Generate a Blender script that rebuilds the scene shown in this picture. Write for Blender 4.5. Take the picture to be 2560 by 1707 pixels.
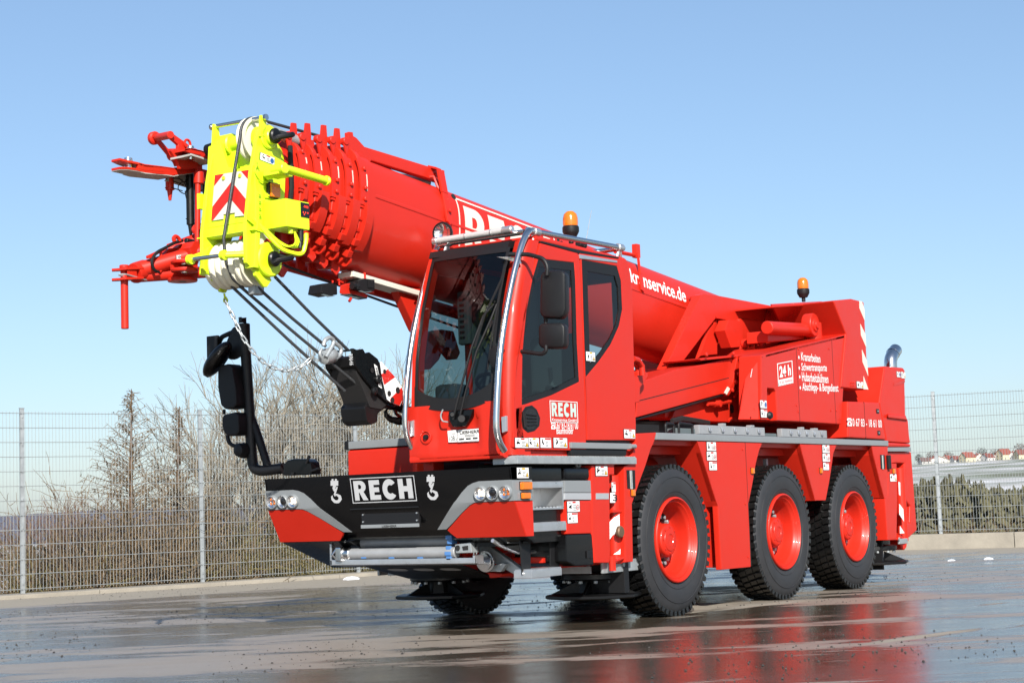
import bpy, bmesh, math, random
from mathutils import Vector as V, Matrix
random.seed(7)
sc = bpy.context.scene
for o in list(bpy.data.objects): bpy.data.objects.remove(o)

# ---------------------------------------------------------------- camera
CX, CY, CZ = -13.1932, -8.3909, 1.0014
YAW, PITCH, ROLL, FPX = 0.59004, 0.098623, -0.035478, 4183.18
PW, PH = 2560.0, 1707.0
cf = V((math.cos(PITCH)*math.cos(YAW), math.cos(PITCH)*math.sin(YAW), math.sin(PITCH)))
r0 = V((math.sin(YAW), -math.cos(YAW), 0)); u0 = r0.cross(cf)
cr = r0*math.cos(ROLL) + u0*math.sin(ROLL)
cu = u0*math.cos(ROLL) - r0*math.sin(ROLL)
cam_d = bpy.data.cameras.new('camera'); cam = bpy.data.objects.new('camera', cam_d)
sc.collection.objects.link(cam)
M = Matrix.Identity(4)
for i in range(3):
    M[i][0], M[i][1], M[i][2] = cr[i], cu[i], -cf[i]
M[0][3], M[1][3], M[2][3] = CX, CY, CZ
cam.matrix_world = M
cam_d.sensor_width = 36; cam_d.lens = FPX/PW*36
cam_d.clip_start = 0.1; cam_d.clip_end = 20000
sc.camera = cam

# ---------------------------------------------------------------- light
SUN_EL, SUN_AZ = math.radians(31), math.radians(43)    # light travels along +x,+y at SUN_AZ from +x
to_sun = V((-math.cos(SUN_AZ)*math.cos(SUN_EL), -math.sin(SUN_AZ)*math.cos(SUN_EL), math.sin(SUN_EL)))
world = bpy.data.worlds.new('World'); sc.world = world; world.use_nodes = True
wn = world.node_tree.nodes; wl = world.node_tree.links
for n in list(wn): wn.remove(n)
sky = wn.new('ShaderNodeTexSky'); sky.sky_type = 'NISHITA'; sky.sun_disc = False
sky.sun_elevation = SUN_EL
sky.sun_rotation = math.atan2(to_sun.x, to_sun.y)
sky.altitude = 0; sky.air_density = 1.0; sky.dust_density = 0.8; sky.ozone_density = 6.0
bg = wn.new('ShaderNodeBackground'); bg.inputs['Strength'].default_value = 0.140
wo = wn.new('ShaderNodeOutputWorld')
gm_ = wn.new('ShaderNodeGamma'); gm_.inputs[1].default_value = 0.75           # film-like shoulder for the whole sky
wl.new(sky.outputs[0], gm_.inputs[0]); wl.new(gm_.outputs[0], bg.inputs[0]); wl.new(bg.outputs[0], wo.inputs[0])
sun_d = bpy.data.lights.new('sun', 'SUN'); sun_d.energy = 5.0; sun_d.angle = math.radians(0.53)
sun_d.color = (1.0, 0.955, 0.89)
sun = bpy.data.objects.new('sun', sun_d); sc.collection.objects.link(sun)
sun.rotation_euler = (-to_sun).to_track_quat('-Z', 'Y').to_euler(); sun.location = (0, 0, 30)
sc.view_settings.view_transform = 'Standard'; sc.view_settings.look = 'None'
sc.view_settings.exposure = 0.75; sc.view_settings.gamma = 1.0; sc.view_settings.use_curve_mapping = False

# ---------------------------------------------------------------- photo measurements: crop frames -> rays -> planes
FR = {'A':(260,260,660/2156),'B':(480,260,440/2300),'C':(480,500,440/2300),'D':(640,1080,500/2306),'E':(1040,1080,600/2352),
      'F':(1000,520,600/1425),'G':(1540,640,780/2352),'H':(1540,1060,780/2352),'I':(480,760,580/1895),'J':(0,940,700/2033),
      'K':(2160,900,400/1307),'L':(860,360,800/2323),'M':(260,440,300/1176),'N':(280,300,280/1829),'O':(700,640,360/2352),
      'P':(780,1300,580/2352),'Q':(1280,1300,360/2171),'R':(2120,840,240/627),'S':(1640,680,520/2038),'T':(0,0,2560/2352),'U':(690,780,340/1777)}
CP = V((CX, CY, CZ))
def ray(fr, p):
    o = FR[fr]; x = o[0]+p[0]*o[2]; y = o[1]+p[1]*o[2]
    return cf + cr*((x-PW/2)/FPX) - cu*((y-PH/2)/FPX)
def on(fr, p, ax, v):
    d = ray(fr, p); i = 'xyz'.index(ax)
    return CP + d*((v-CP[i])/d[i])
def TR(fr, pts, ax, v): return [on(fr, p, ax, v) for p in pts]

# ---------------------------------------------------------------- mesh helpers
COL = sc.collection
def fillet(pts, d, k=5, closed=False):
    if d <= 0: return [V(p) for p in pts]
    pts = [V(p) for p in pts]; out = []; n = len(pts)
    for i, p in enumerate(pts):
        if not closed and i in (0, n-1): out.append(p); continue
        a = pts[i-1]-p; b = pts[(i+1) % n]-p
        da = min(d, a.length*.45); db = min(d, b.length*.45)
        p0 = p+a.normalized()*da; p1 = p+b.normalized()*db
        for j in range(k+1):
            t = j/k; out.append(p0*(1-t)**2 + p*2*t*(1-t) + p1*t*t)
    return out
def frame(d):
    d = d.normalized(); a = V((0, 0, 1)) if abs(d.z) < .9 else V((1, 0, 0))
    e1 = a.cross(d).normalized(); return d, e1, d.cross(e1)
class B:
    """collects shapes that make up ONE mesh object"""
    def __init__(s): s.bm = bmesh.new()
    def take(s, t, mi=0):
        for f in t.faces: f.material_index = mi
        me = bpy.data.meshes.new('tmp'); t.to_mesh(me); t.free(); s.bm.from_mesh(me); bpy.data.meshes.remove(me); return s
    def bevel(s, t, w, ang=.5, seg=2):
        if w <= 0: return
        es = [e for e in t.edges if len(e.link_faces) == 2 and e.calc_face_angle(0) > ang]
        if es: bmesh.ops.bevel(t, geom=es, offset=w, segments=seg, affect='EDGES', clamp_overlap=True, profile=.5)
    def box(s, a, b, bev=0, mi=0, rot=None):
        t = bmesh.new(); c = (V(a)+V(b))/2; d = V(b)-V(a)
        bmesh.ops.create_cube(t, size=1)
        for v in t.verts: v.co = V((v.co.x*d.x, v.co.y*d.y, v.co.z*d.z))
        s.bevel(t, bev)
        if rot is not None:
            for v in t.verts: v.co = rot @ v.co
        for v in t.verts: v.co += c
        return s.take(t, mi)
    def poly(s, loops, dep, bev=0, mi=0):
        """flat outline (first loop) with holes, extruded along dep"""
        if not isinstance(loops[0], (list, tuple)) : loops = [loops]
        t = bmesh.new(); es = []
        for lp in loops:
            vs = [t.verts.new(p) for p in lp]
            for i in range(len(vs)): es.append(t.edges.new((vs[i-1], vs[i])))
        if len(loops) == 1 : t.faces.new(t.verts[:])
        else: bmesh.ops.triangle_fill(t, edges=es, use_beauty=True, use_dissolve=False)
        if dep is not None and V(dep).length > 0:
            r = bmesh.ops.extrude_face_region(t, geom=t.faces[:])
            bmesh.ops.translate(t, verts=[g for g in r['geom'] if isinstance(g, bmesh.types.BMVert)], vec=V(dep))
            bmesh.ops.recalc_face_normals(t, faces=t.faces[:])
            s.bevel(t, bev)
        return s.take(t, mi)
    def prism(s, xz, y0, y1, bev=0, mi=0):
        return s.poly([V((x, y0, z)) for x, z in xz], (0, y1-y0, 0), bev, mi)
    def tube(s, pts, r, n=10, fl=0, closed=False, mi=0, cap=True):
        P = fillet(pts, fl, closed=closed) if fl else [V(p) for p in pts]
        R = r if isinstance(r, (list, tuple)) else [r]*len(P)
        if len(R) != len(P): R = [R[min(len(R)-1, int(i*len(R)/len(P)))] for i in range(len(P))]
        t = bmesh.new(); rings = []; m = len(P)
        def tan(i):
            if closed: return (P[(i+1) % m]-P[i-1]).normalized()
            return (P[min(i+1, m-1)]-P[max(i-1, 0)]).normalized()
        d, e1, e2 = frame(tan(0))
        for i in range(m):
            d2 = tan(i); e1 = (e1-d2*e1.dot(d2)).normalized(); e2 = d2.cross(e1)
            k = 1.0
            rings.append([t.verts.new(P[i]+(e1*math.cos(2*math.pi*j/n)+e2*math.sin(2*math.pi*j/n))*R[i]) for j in range(n)])
        for i in range(m if closed else m-1):
            a = rings[i]; b = rings[(i+1) % m]
            for j in range(n): t.faces.new((a[j], a[(j+1) % n], b[(j+1) % n], b[j]))
        if not closed and cap:
            t.faces.new(rings[0][::-1]); t.faces.new(rings[-1])
        bmesh.ops.recalc_face_normals(t, faces=t.faces[:])
        return s.take(t, mi)
    def rev(s, o, ax, prof, n=32, mi=0, sx=1.0):
        """lathe: prof = [(radius, height along ax)]"""
        d, e1, e2 = frame(V(ax)); o = V(o); t = bmesh.new(); rings = []
        for r, h in prof:
            if r < 1e-6: rings.append([t.verts.new(o+d*h)])
            else: rings.append([t.verts.new(o+d*h+(e1*math.cos(2*math.pi*j/n)+e2*math.sin(2*math.pi*j/n)*sx)*r) for j in range(n)])
        for a, b in zip(rings, rings[1:]):
            for j in range(n):
                k = (j+1) % n
                if len(a) == 1 and len(b) == 1: continue
                if len(a) == 1: t.faces.new((a[0], b[k], b[j]))
                elif len(b) == 1: t.faces.new((a[j], a[k], b[0]))
                else: t.faces.new((a[j], a[k], b[k], b[j]))
        bmesh.ops.recalc_face_normals(t, faces=t.faces[:])
        return s.take(t, mi)
    def cyl(s, a, b, r, n=20, bev=.0, mi=0, r2=None):
        a = V(a); b = V(b); L = (b-a).length; r2 = r if r2 is None else r2
        p = [(0, 0), (r-bev, 0), (r, bev), (r2, L-bev), (r2-bev, L), (0, L)] if bev else [(0, 0), (r, 0), (r2, L), (0, L)]
        return s.rev(a, b-a, p, n, mi)
    def loft(s, rings, mi=0, caps=True, closed=True):
        t = bmesh.new(); R = [[t.verts.new(p) for p in r] for r in rings]; n = len(R[0])
        for a, b in zip(R, R[1:]):
            for j in range(n if closed else n-1): t.faces.new((a[j], a[(j+1) % n], b[(j+1) % n], b[j]))
        if caps: t.faces.new(R[0][::-1]); t.faces.new(R[-1])
        bmesh.ops.recalc_face_normals(t, faces=t.faces[:])
        return s.take(t, mi)
    def hull(s, pts, bev=0, mi=0):
        t = bmesh.new()
        for p in pts: t.verts.new(p)
        r = bmesh.ops.convex_hull(t, input=t.verts[:])
        bmesh.ops.dissolve_limit(t, angle_limit=.01, verts=t.verts[:], edges=t.edges[:])
        bmesh.ops.recalc_face_normals(t, faces=t.faces[:])
        s.bevel(t, bev)
        return s.take(t, mi)
    def out(s, name, mat, parent=None, smooth=35, loc=None):
        me = bpy.data.meshes.new(name); s.bm.to_mesh(me); s.bm.free()
        for m in (mat if isinstance(mat, (list, tuple)) else [mat]): me.materials.append(m)
        if smooth:
            me.shade_smooth(); me.set_sharp_from_angle(angle=math.radians(smooth))
        o = bpy.data.objects.new(name, me); COL.objects.link(o)
        if smooth and smooth <= 40 and 8 < len(me.vertices) < 6000:
            wn_ = o.modifiers.new('weighted_normal', 'WEIGHTED_NORMAL'); wn_.keep_sharp = True
        if parent is not None: o.parent = parent
        if loc is not None: o.location = loc
        return o
def islands(bm):
    seen = set(); out = []
    for v in bm.verts:
        if v in seen: continue
        st_ = [v]; comp = []; seen.add(v)
        while st_:
            w = st_.pop(); comp.append(w)
            for e in w.link_edges:
                o = e.other_vert(w)
                if o not in seen: seen.add(o); st_.append(o)
        out.append(comp)
    return out
def pieces(b, name, mat, parent=None, smooth=35):
    """every separate piece of the collected shapes becomes an object of its own"""
    res = []
    for comp in islands(b.bm):
        n = B(); mp = {v: n.bm.verts.new(v.co) for v in comp}
        for f in {f for v in comp for f in v.link_faces}:
            g = n.bm.faces.new([mp[v] for v in f.verts]); g.material_index = f.material_index
        res.append(n.out(name, mat, parent, smooth))
    b.bm.free(); return res
def empty(name, loc=(0, 0, 0)):
    o = bpy.data.objects.new(name, None); COL.objects.link(o); o.location = loc; o.empty_display_size = .3; return o
def tag(o, label=None, cat=None, group=None, kind=None):
    for k, v in (('label', label), ('category', cat), ('group', group), ('kind', kind)):
        if v: o[k] = v
    return o
def mirror_y(o, parent=None):
    me = o.data.copy()
    for v in me.vertices: v.co.y = -v.co.y
    me.flip_normals()
    c = bpy.data.objects.new(o.name.split('.')[0], me); COL.objects.link(c); c.parent = parent if parent is not None else o.parent
    return c

# ---------------------------------------------------------------- materials
MAT = {}
def pm(name, col, rough=.5, metal=0, coat=0, spec=.5, emit=None, bump=0, bscale=60, var=0, vscale=3, trans=0, sub=0):
    if metal < .5 and name not in ('white_print', 'reflective_foil', 'snow', 'sheave_nylon', 'lime_paint'): col = tuple(c*.70 for c in col)
    m = bpy.data.materials.new(name); m.use_nodes = True; nt = m.node_tree; p = nt.nodes['Principled BSDF']
    p.inputs['Base Color'].default_value = (*col, 1); p.inputs['Roughness'].default_value = rough
    p.inputs['Metallic'].default_value = metal; p.inputs['Coat Weight'].default_value = coat
    p.inputs['Coat Roughness'].default_value = .06
    p.inputs['Specular IOR Level'].default_value = spec
    p.inputs['Transmission Weight'].default_value = trans
    if emit: p.inputs['Emission Color'].default_value = (*emit[0], 1); p.inputs['Emission Strength'].default_value = emit[1]
    tc = nt.nodes.new('ShaderNodeTexCoord')
    if var:
        nz = nt.nodes.new('ShaderNodeTexNoise'); nz.inputs['Scale'].default_value = vscale; nz.inputs['Detail'].default_value = 6; nz.inputs['Roughness'].default_value = .65
        nt.links.new(tc.outputs['Object'], nz.inputs['Vector'])
        mr = nt.nodes.new('ShaderNodeMapRange'); mr.inputs[1].default_value = .3; mr.inputs[2].default_value = .7; mr.inputs[3].default_value = 1-var; mr.inputs[4].default_value = 1+var
        nt.links.new(nz.outputs[0], mr.inputs[0])
        mx = nt.nodes.new('ShaderNodeVectorMath'); mx.operation = 'SCALE'; mx.inputs[0].default_value = col
        nt.links.new(mr.outputs[0], mx.inputs['Scale']); nt.links.new(mx.outputs[0], p.inputs['Base Color'])
        m2 = nt.nodes.new('ShaderNodeMapRange'); m2.inputs[1].default_value = .3; m2.inputs[2].default_value = .7
        m2.inputs[3].default_value = max(0.02, rough-.06); m2.inputs[4].default_value = rough+.08
        nt.links.new(nz.outputs[0], m2.inputs[0]); nt.links.new(m2.outputs[0], p.inputs['Roughness'])
    if bump:
        n2 = nt.nodes.new('ShaderNodeTexNoise'); n2.inputs['Scale'].default_value = bscale; n2.inputs['Detail'].default_value = 3
        nt.links.new(tc.outputs['Object'], n2.inputs['Vector'])
        bp = nt.nodes.new('ShaderNodeBump'); bp.inputs['Strength'].default_value = bump; bp.inputs['Distance'].default_value = .01
        nt.links.new(n2.outputs[0], bp.inputs['Height']); nt.links.new(bp.outputs[0], p.inputs['Normal'])
    MAT[name] = m; return m
red = pm('red_paint', (.68, .026, .011), .42, coat=.08, spec=.28, bump=.02, bscale=25, var=.04, vscale=2)
lime = pm('lime_paint', (.55, .73, .012), .4, coat=.2, var=.03)
blackg = pm('black_gloss', (.004, .004, .0045), .25, coat=.12, spec=.3, bump=.015, bscale=8)
blackp = pm('black_plastic', (.010, .010, .011), .5, spec=.35, bump=.08, bscale=220)
blackm = pm('black_metal', (.006, .006, .0065), .4, spec=.35, bump=.04, bscale=90, var=.2)
rubber = pm('rubber', (.030, .031, .034), .62, bump=.05, bscale=60, var=.18, vscale=5)
wetrub = pm('wet_rubber', (.010, .010, .010), .22, bump=.35, bscale=90, var=.2, vscale=14)
grey = pm('grey_paint', (.27, .29, .30), .38, coat=.2, var=.04)
alu = pm('aluminium', (.62, .63, .64), .32, metal=.85, bump=.05, bscale=120, var=.08, vscale=9)
steel = pm('polished_steel', (.60, .60, .60), .2, metal=1, bump=.03, bscale=150)
galv = pm('galvanised', (.36, .385, .39), .45, metal=.5, var=.14, vscale=12, bump=.06, bscale=80)
galvp = pm('galvanised_wire', (.42, .45, .45), .5, metal=.25)
chrome = pm('chrome', (.85, .85, .86), .08, metal=1)
white = pm('white_print', (.70, .70, .68), .45)
cream = pm('reflective_foil', (.60, .56, .48), .4, bump=.03, bscale=300)
foilred = pm('red_foil', (.66, .02, .012), .4)
amber = pm('amber_lens', (.85, .20, .004), .18, coat=.6, bump=.15, bscale=180)
sheave = pm('sheave_nylon', (.66, .63, .50), .5, var=.06, vscale=8)
rope = pm('wire_rope', (.055, .057, .06), .42, metal=.5, bump=.3, bscale=350)
yellow = pm('yellow_print', (.85, .50, .01), .5)
bluep = pm('blue_paint', (.09, .24, .55), .45)
blueprint = pm('blue_print', (.03, .13, .42), .5)
redprint = pm('red_print', (.65, .03, .02), .5)
bounceg = pm('bounce_grey', (.52, .50, .47), .7)  # jib undersides: bounced ground light put into a pale grey
inter = pm('cab_trim', (.055, .075, .085), .7, var=.1)
interl = pm('cab_trim_light', (.12, .15, .155), .7)
dark = pm('dark_cavity', (.012, .011, .011), .7)
mirrorm = pm('mirror_face', (.8, .8, .82), .02, metal=1)
greyt = pm('grey_tube', (.40, .41, .42), .4, metal=.2, var=.08, vscale=10)
lensm = pm('lamp_glass', (.8, .8, .8), .05, metal=.9)
letter = pm('letter_print', (.56, .57, .58), .4)
screen = pm('screen', (.01, .008, .008), .25)
led = pm('led_digit', (.3, .02, .01), .4, emit=((1, .05, .02), 1.2))
ledbar = pm('led_bar', (.72, .72, .70), .3, metal=.2, bump=.5, bscale=140)
lampglow = pm('headlamp_lit', (.9, .8, .7), .2, emit=((1, .78, .55), 1.3))
def glass_mat(name, tint, ior=1.5):
    m = bpy.data.materials.new(name); m.use_nodes = True; nt = m.node_tree
    for n in list(nt.nodes): nt.nodes.remove(n)
    o = nt.nodes.new('ShaderNodeOutputMaterial'); mx = nt.nodes.new('ShaderNodeMixShader'); fr = nt.nodes.new('ShaderNodeFresnel')
    tr = nt.nodes.new('ShaderNodeBsdfTransparent'); gl = nt.nodes.new('ShaderNodeBsdfGlossy')
    ge = nt.nodes.new('ShaderNodeNewGeometry'); mi_ = nt.nodes.new('ShaderNodeMapRange')       # same reflectance seen from either side of the pane
    mi_.inputs[3].default_value = ior; mi_.inputs[4].default_value = 1/ior; nt.links.new(ge.outputs['Backfacing'], mi_.inputs[0]); nt.links.new(mi_.outputs[0], fr.inputs[0]); tr.inputs[0].default_value = (*tint, 1); gl.inputs[1].default_value = .01
    nt.links.new(fr.outputs[0], mx.inputs[0]); nt.links.new(tr.outputs[0], mx.inputs[1]); nt.links.new(gl.outputs[0], mx.inputs[2]); nt.links.new(mx.outputs[0], o.inputs[0])
    MAT[name] = m; return m
glass = glass_mat('tinted_glass', (.37, .45, .45))
clear = glass_mat('clear_glass', (.95, .95, .95))

# ---------------------------------------------------------------- print: letters, stickers
def fit_text(s, bold=.0, space=1.0):
    """outline of a word as a flat bmesh scaled to the unit square"""
    c = bpy.data.curves.new('txt', 'FONT'); c.body = s; c.offset = bold; c.resolution_u = 3; c.space_character = space; c.fill_mode = 'FRONT'
    o = bpy.data.objects.new('txt', c); COL.objects.link(o)
    dg = bpy.context.evaluated_depsgraph_get(); me = bpy.data.meshes.new_from_object(o.evaluated_get(dg))
    bm = bmesh.new(); bm.from_mesh(me); bpy.data.meshes.remove(me); bpy.data.objects.remove(o); bpy.data.curves.remove(c)
    xs = [v.co.x for v in bm.verts]; ys = [v.co.y for v in bm.verts]
    x0, x1, y0, y1 = min(xs), max(xs), min(ys), max(ys)
    for v in bm.verts: v.co = V(((v.co.x-x0)/(x1-x0), (v.co.y-y0)/(y1-y0), 0))
    return bm
def arc(cx, cy, r, a0, a1, n=10, sx=1): return [(cx+r*sx*math.cos(math.radians(a0+(a1-a0)*i/n)), cy+r*math.sin(math.radians(a0+(a1-a0)*i/n))) for i in range(n+1)]
GLY = {
 'R': [[(0,0),(0,1),(.45,1)]+arc(.50,.70,.30,90,-60,10,1.35)[0:]+[(.70,.42),(1.0,0),(.62,0),(.38,.40),(.34,.40),(.34,0)], [(.34,.80),(.34,.58),(.44,.58)]+arc(.46,.69,.11,-80,80,6)+[(.44,.80)]],
 'E': [[(0,0),(0,1),(.95,1),(.95,.76),(.42,.76),(.42,.63),(.88,.63),(.88,.39),(.42,.39),(.42,.24),(.98,.24),(.98,0)]],
 'C': [arc(.52,.5,.52,38,322,22)+arc(.56,.5,.22,300,60,14)],
 'H': [[(0,0),(0,1),(.36,1),(.36,.63),(.64,.63),(.64,1),(1,1),(1,0),(.64,0),(.64,.36),(.36,.36),(.36,0)]]}
GW = {'R': .23, 'E': .19, 'C': .235, 'H': .235}
def rech_bm():
    bm = bmesh.new(); x = 0
    for ch in 'RECH':
        b = B()
        b.poly([[V((px*GW[ch]+x, py, 0)) for px, py in lp] for lp in GLY[ch]], None)
        me = bpy.data.meshes.new('t'); b.bm.to_mesh(me); b.bm.free(); bm.from_mesh(me); bpy.data.meshes.remove(me)
        x += GW[ch]+.036
    for v in bm.verts: v.co.x /= (x-.036)
    return bm
def lay(bm, name, p0, U, W, mat, parent, fn=None, cuts=0):
    """lay a unit-square print on a surface: p0 lower left corner, U along, W up"""
    if cuts:
        for i in range(1, cuts):
            bmesh.ops.bisect_plane(bm, geom=bm.verts[:]+bm.edges[:]+bm.faces[:], plane_co=(0, i/cuts, 0), plane_no=(0, 1, 0))
    for v in bm.verts:
        q = fn(v.co.x, v.co.y) if fn else V(p0)+V(U)*v.co.x+V(W)*v.co.y
        v.co = q
    me = bpy.data.meshes.new(name); bm.to_mesh(me); bm.free(); me.materials.append(mat)
    o = bpy.data.objects.new(name, me); COL.objects.link(o); o.parent = parent; return o
def text(s, p0, U, W, mat, parent, bold=.03, name='lettering', **k): return lay(fit_text(s, bold), name, p0, U, W, mat, parent, **k)
def frame_bm(t, asp):
    bm = bmesh.new(); tx = t/asp
    for a, b in (((0,0),(1,t)), ((0,1-t),(1,1)), ((0,t),(tx,1-t)), ((1-tx,t),(1,1-t))):
        bm.faces.new([bm.verts.new((x, y, 0)) for x, y in ((a[0],a[1]),(b[0],a[1]),(b[0],b[1]),(a[0],b[1]))])
    return bm
def sticker(p0, U, W, parent, kind=0, name='warning_sticker'):
    p0 = V(p0); U = V(U); W = V(W); n = U.cross(W).normalized()
    b = B(); rnd = random.Random(int(p0.length*1000)+kind)
    def q(x0, y0, x1, y1, l, mi): b.poly([p0+U*x+W*y+n*l for x, y in ((x0,y0),(x1,y0),(x1,y1),(x0,y1))], None, 0, mi)
    b.poly([p0+U*x+W*y for x, y in ((-.015,-.015),(1.015,-.015),(1.015,1.015),(-.015,1.015))], -n*.002, 0, 1)
    q(.02, .02, .98, .98, .001, 0)
    q(.42, .80, .68 if kind != 2 else .95, .95, .002, 2 if kind != 3 else 3)
    for k in range(4): q(.46, .15+.14*k, .46+rnd.uniform(.15, .3), .20+.14*k, .002, 4)
    cx, cy = .22, .5
    for k in range(6):                                   # little pictogram figure
        a = rnd.uniform(0, 6.3); L = rnd.uniform(.12, .3); dx, dy = math.cos(a)*L*.5, math.sin(a)*L; ex, ey = -math.sin(a)*.035, math.cos(a)*.06
        b.poly([p0+U*(cx+x)+W*(cy+y)+n*.002 for x, y in ((-ex,-ey),(dx-ex,dy-ey),(dx+ex,dy+ey),(ex,ey))], None, 0, 1)
    b.poly([p0+U*(cx+.05*math.cos(t))+W*(cy+.30+.07*math.sin(t))+n*.002 for t in [i*.9 for i in range(7)]], None, 0, 1)
    if kind in (0, 3):
        b.poly([p0+U*x+W*y+n*.002 for x, y in ((.72,.12),(.96,.12),(.84,.62))], None, 0, 1)
        b.poly([p0+U*x+W*y+n*.003 for x, y in ((.755,.17),(.925,.17),(.84,.53))], None, 0, 3)
    elif kind == 1:
        for r, mi, l in ((.17, 2, .002), (.12, 0, .003)): b.poly([p0+U*(.83+r*.75*math.cos(t*.5))+W*(.4+r*1.5*math.sin(t*.5))+n*l for t in range(12)], None, 0, mi)
        q(.79, .3, .86, .5, .004, 1)
    elif kind == 4:
        b.poly([p0+U*(.82+.13*math.cos(t*.5))+W*(.45+.36*math.sin(t*.5))+n*.002 for t in range(12)], None, 0, 5)
    return b.out(name, [white, dark, redprint, yellow, interl, blueprint], parent, smooth=0)

# ================================================================ SETTING
def ground_mat():
    m = bpy.data.materials.new('wet_asphalt'); m.use_nodes = True; nt = m.node_tree; L = nt.links; p = nt.nodes['Principled BSDF']
    tc = nt.nodes.new('ShaderNodeTexCoord')
    def noise(scale, det=6, rough=.6, st=(1, 1, 1), rot=0, dist=0):
        mp = nt.nodes.new('ShaderNodeMapping'); mp.vector_type = 'TEXTURE'; mp.inputs['Scale'].default_value = tuple(1/k for k in st); mp.inputs['Rotation'].default_value = (0, 0, rot)
        n = nt.nodes.new('ShaderNodeTexNoise'); n.inputs['Scale'].default_value = scale; n.inputs['Detail'].default_value = det
        n.inputs['Roughness'].default_value = rough; n.inputs['Distortion'].default_value = dist
        L.new(tc.outputs['Object'], mp.inputs[0]); L.new(mp.outputs[0], n.inputs['Vector']); return n.outputs[0]
    def rng(v, a, b, c, d):
        r = nt.nodes.new('ShaderNodeMapRange'); r.inputs[1].default_value = a; r.inputs[2].default_value = b; r.inputs[3].default_value = c; r.inputs[4].default_value = d
        r.interpolation_type = 'SMOOTHSTEP'; L.new(v, r.inputs[0]); return r.outputs[0]
    def mix(f, a, b):
        x = nt.nodes.new('ShaderNodeMix'); x.data_type = 'RGBA'; L.new(f, x.inputs[0])
        for s, c in ((6, a), (7, b)):
            if isinstance(c, tuple): x.inputs[s].default_value = (*c, 1)
            else: L.new(c, x.inputs[s])
        return x.outputs[2]
    def math_(op, a, b):
        x = nt.nodes.new('ShaderNodeMath'); x.operation = op
        for i, c in enumerate((a, b)):
            if isinstance(c, (int, float)): x.inputs[i].default_value = c
            else: L.new(c, x.inputs[i])
        return x.outputs[0]
    big = noise(.62, 6, .58, st=(.22, 1, 1), rot=math.radians(-50), dist=.5)             # puddle layout
    mid = noise(2.2, 7, .62, st=(.35, 1, 1), rot=math.radians(-48), dist=.3)
    fine = noise(38, 4, .7)
    grit = noise(160, 2, .6)
    al = math.atan2(-.796, 2.687)
    dryn = noise(1.0, 6, .6, st=(.13, .75, 1), rot=al, dist=.25)
    wetv = math_('ADD', math_('MULTIPLY', big, .65), math_('MULTIPLY', mid, .35))
    film = rng(wetv, .445, .505, 0, 1)               # 1 = standing water film
    sx = nt.nodes.new('ShaderNodeSeparateXYZ'); L.new(tc.outputs['Object'], sx.inputs[0])
    nx, ny = .284, .9588
    dn = math_('SUBTRACT', math_('ADD', math_('MULTIPLY', sx.outputs[0], nx), math_('MULTIPLY', sx.outputs[1], ny)), 5.09*nx+9.558*ny)   # distance from the left fence
    dnr = math_('SUBTRACT', math_('ADD', math_('MULTIPLY', sx.outputs[0], .975), math_('MULTIPLY', sx.outputs[1], .222)), 14.81*.975+6.67*.222)
    edge = math_('MAXIMUM', rng(dn, -5.5, -.6, 0, 1), rng(dnr, -3.5, -.3, 0, 1))
    dry = rng(math_('ADD', dryn, math_('MULTIPLY', edge, .21)), .585, .635, 0, 1)
    film = math_('MULTIPLY', film, math_('SUBTRACT', 1.0, math_('MULTIPLY', edge, .55)))
    basec = mix(fine, (.17, .143, .115), (.31, .265, .215))
    wetc = mix(fine, (.040, .032, .023), (.074, .060, .044))
    c1 = mix(film, basec, wetc)
    c2 = mix(dry, c1, mix(fine, (.20, .175, .135), (.30, .265, .21)))
    L.new(c2, p.inputs['Base Color'])
    rw = rng(mid, .35, .65, .10, .20)
    rgh = math_('ADD', math_('MULTIPLY', math_('SUBTRACT', 1.0, film), .30), rw)
    rgh = math_('MAXIMUM', rgh, math_('MULTIPLY', dry, .85))
    L.new(rgh, p.inputs['Roughness']); p.inputs['IOR'].default_value = 1.36
    p.inputs['Specular IOR Level'].default_value = .95
    b1 = nt.nodes.new('ShaderNodeBump'); b1.inputs['Distance'].default_value = .004
    L.new(grit, b1.inputs['Height']); L.new(rng(film, 0, 1, .8, .16), b1.inputs['Strength'])
    b2 = nt.nodes.new('ShaderNodeBump'); b2.inputs['Distance'].default_value = .02; b2.inputs['Strength'].default_value = .22
    rip = noise(3.2, 5, .6); L.new(rip, b2.inputs['Height']); L.new(b1.outputs[0], b2.inputs['Normal'])
    L.new(b2.outputs[0], p.inputs['Normal'])
    return m
asphalt = ground_mat()
concrete = pm('concrete', (.36, .325, .265), .85, bump=.4, bscale=40, var=.16, vscale=2.5)
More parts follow.
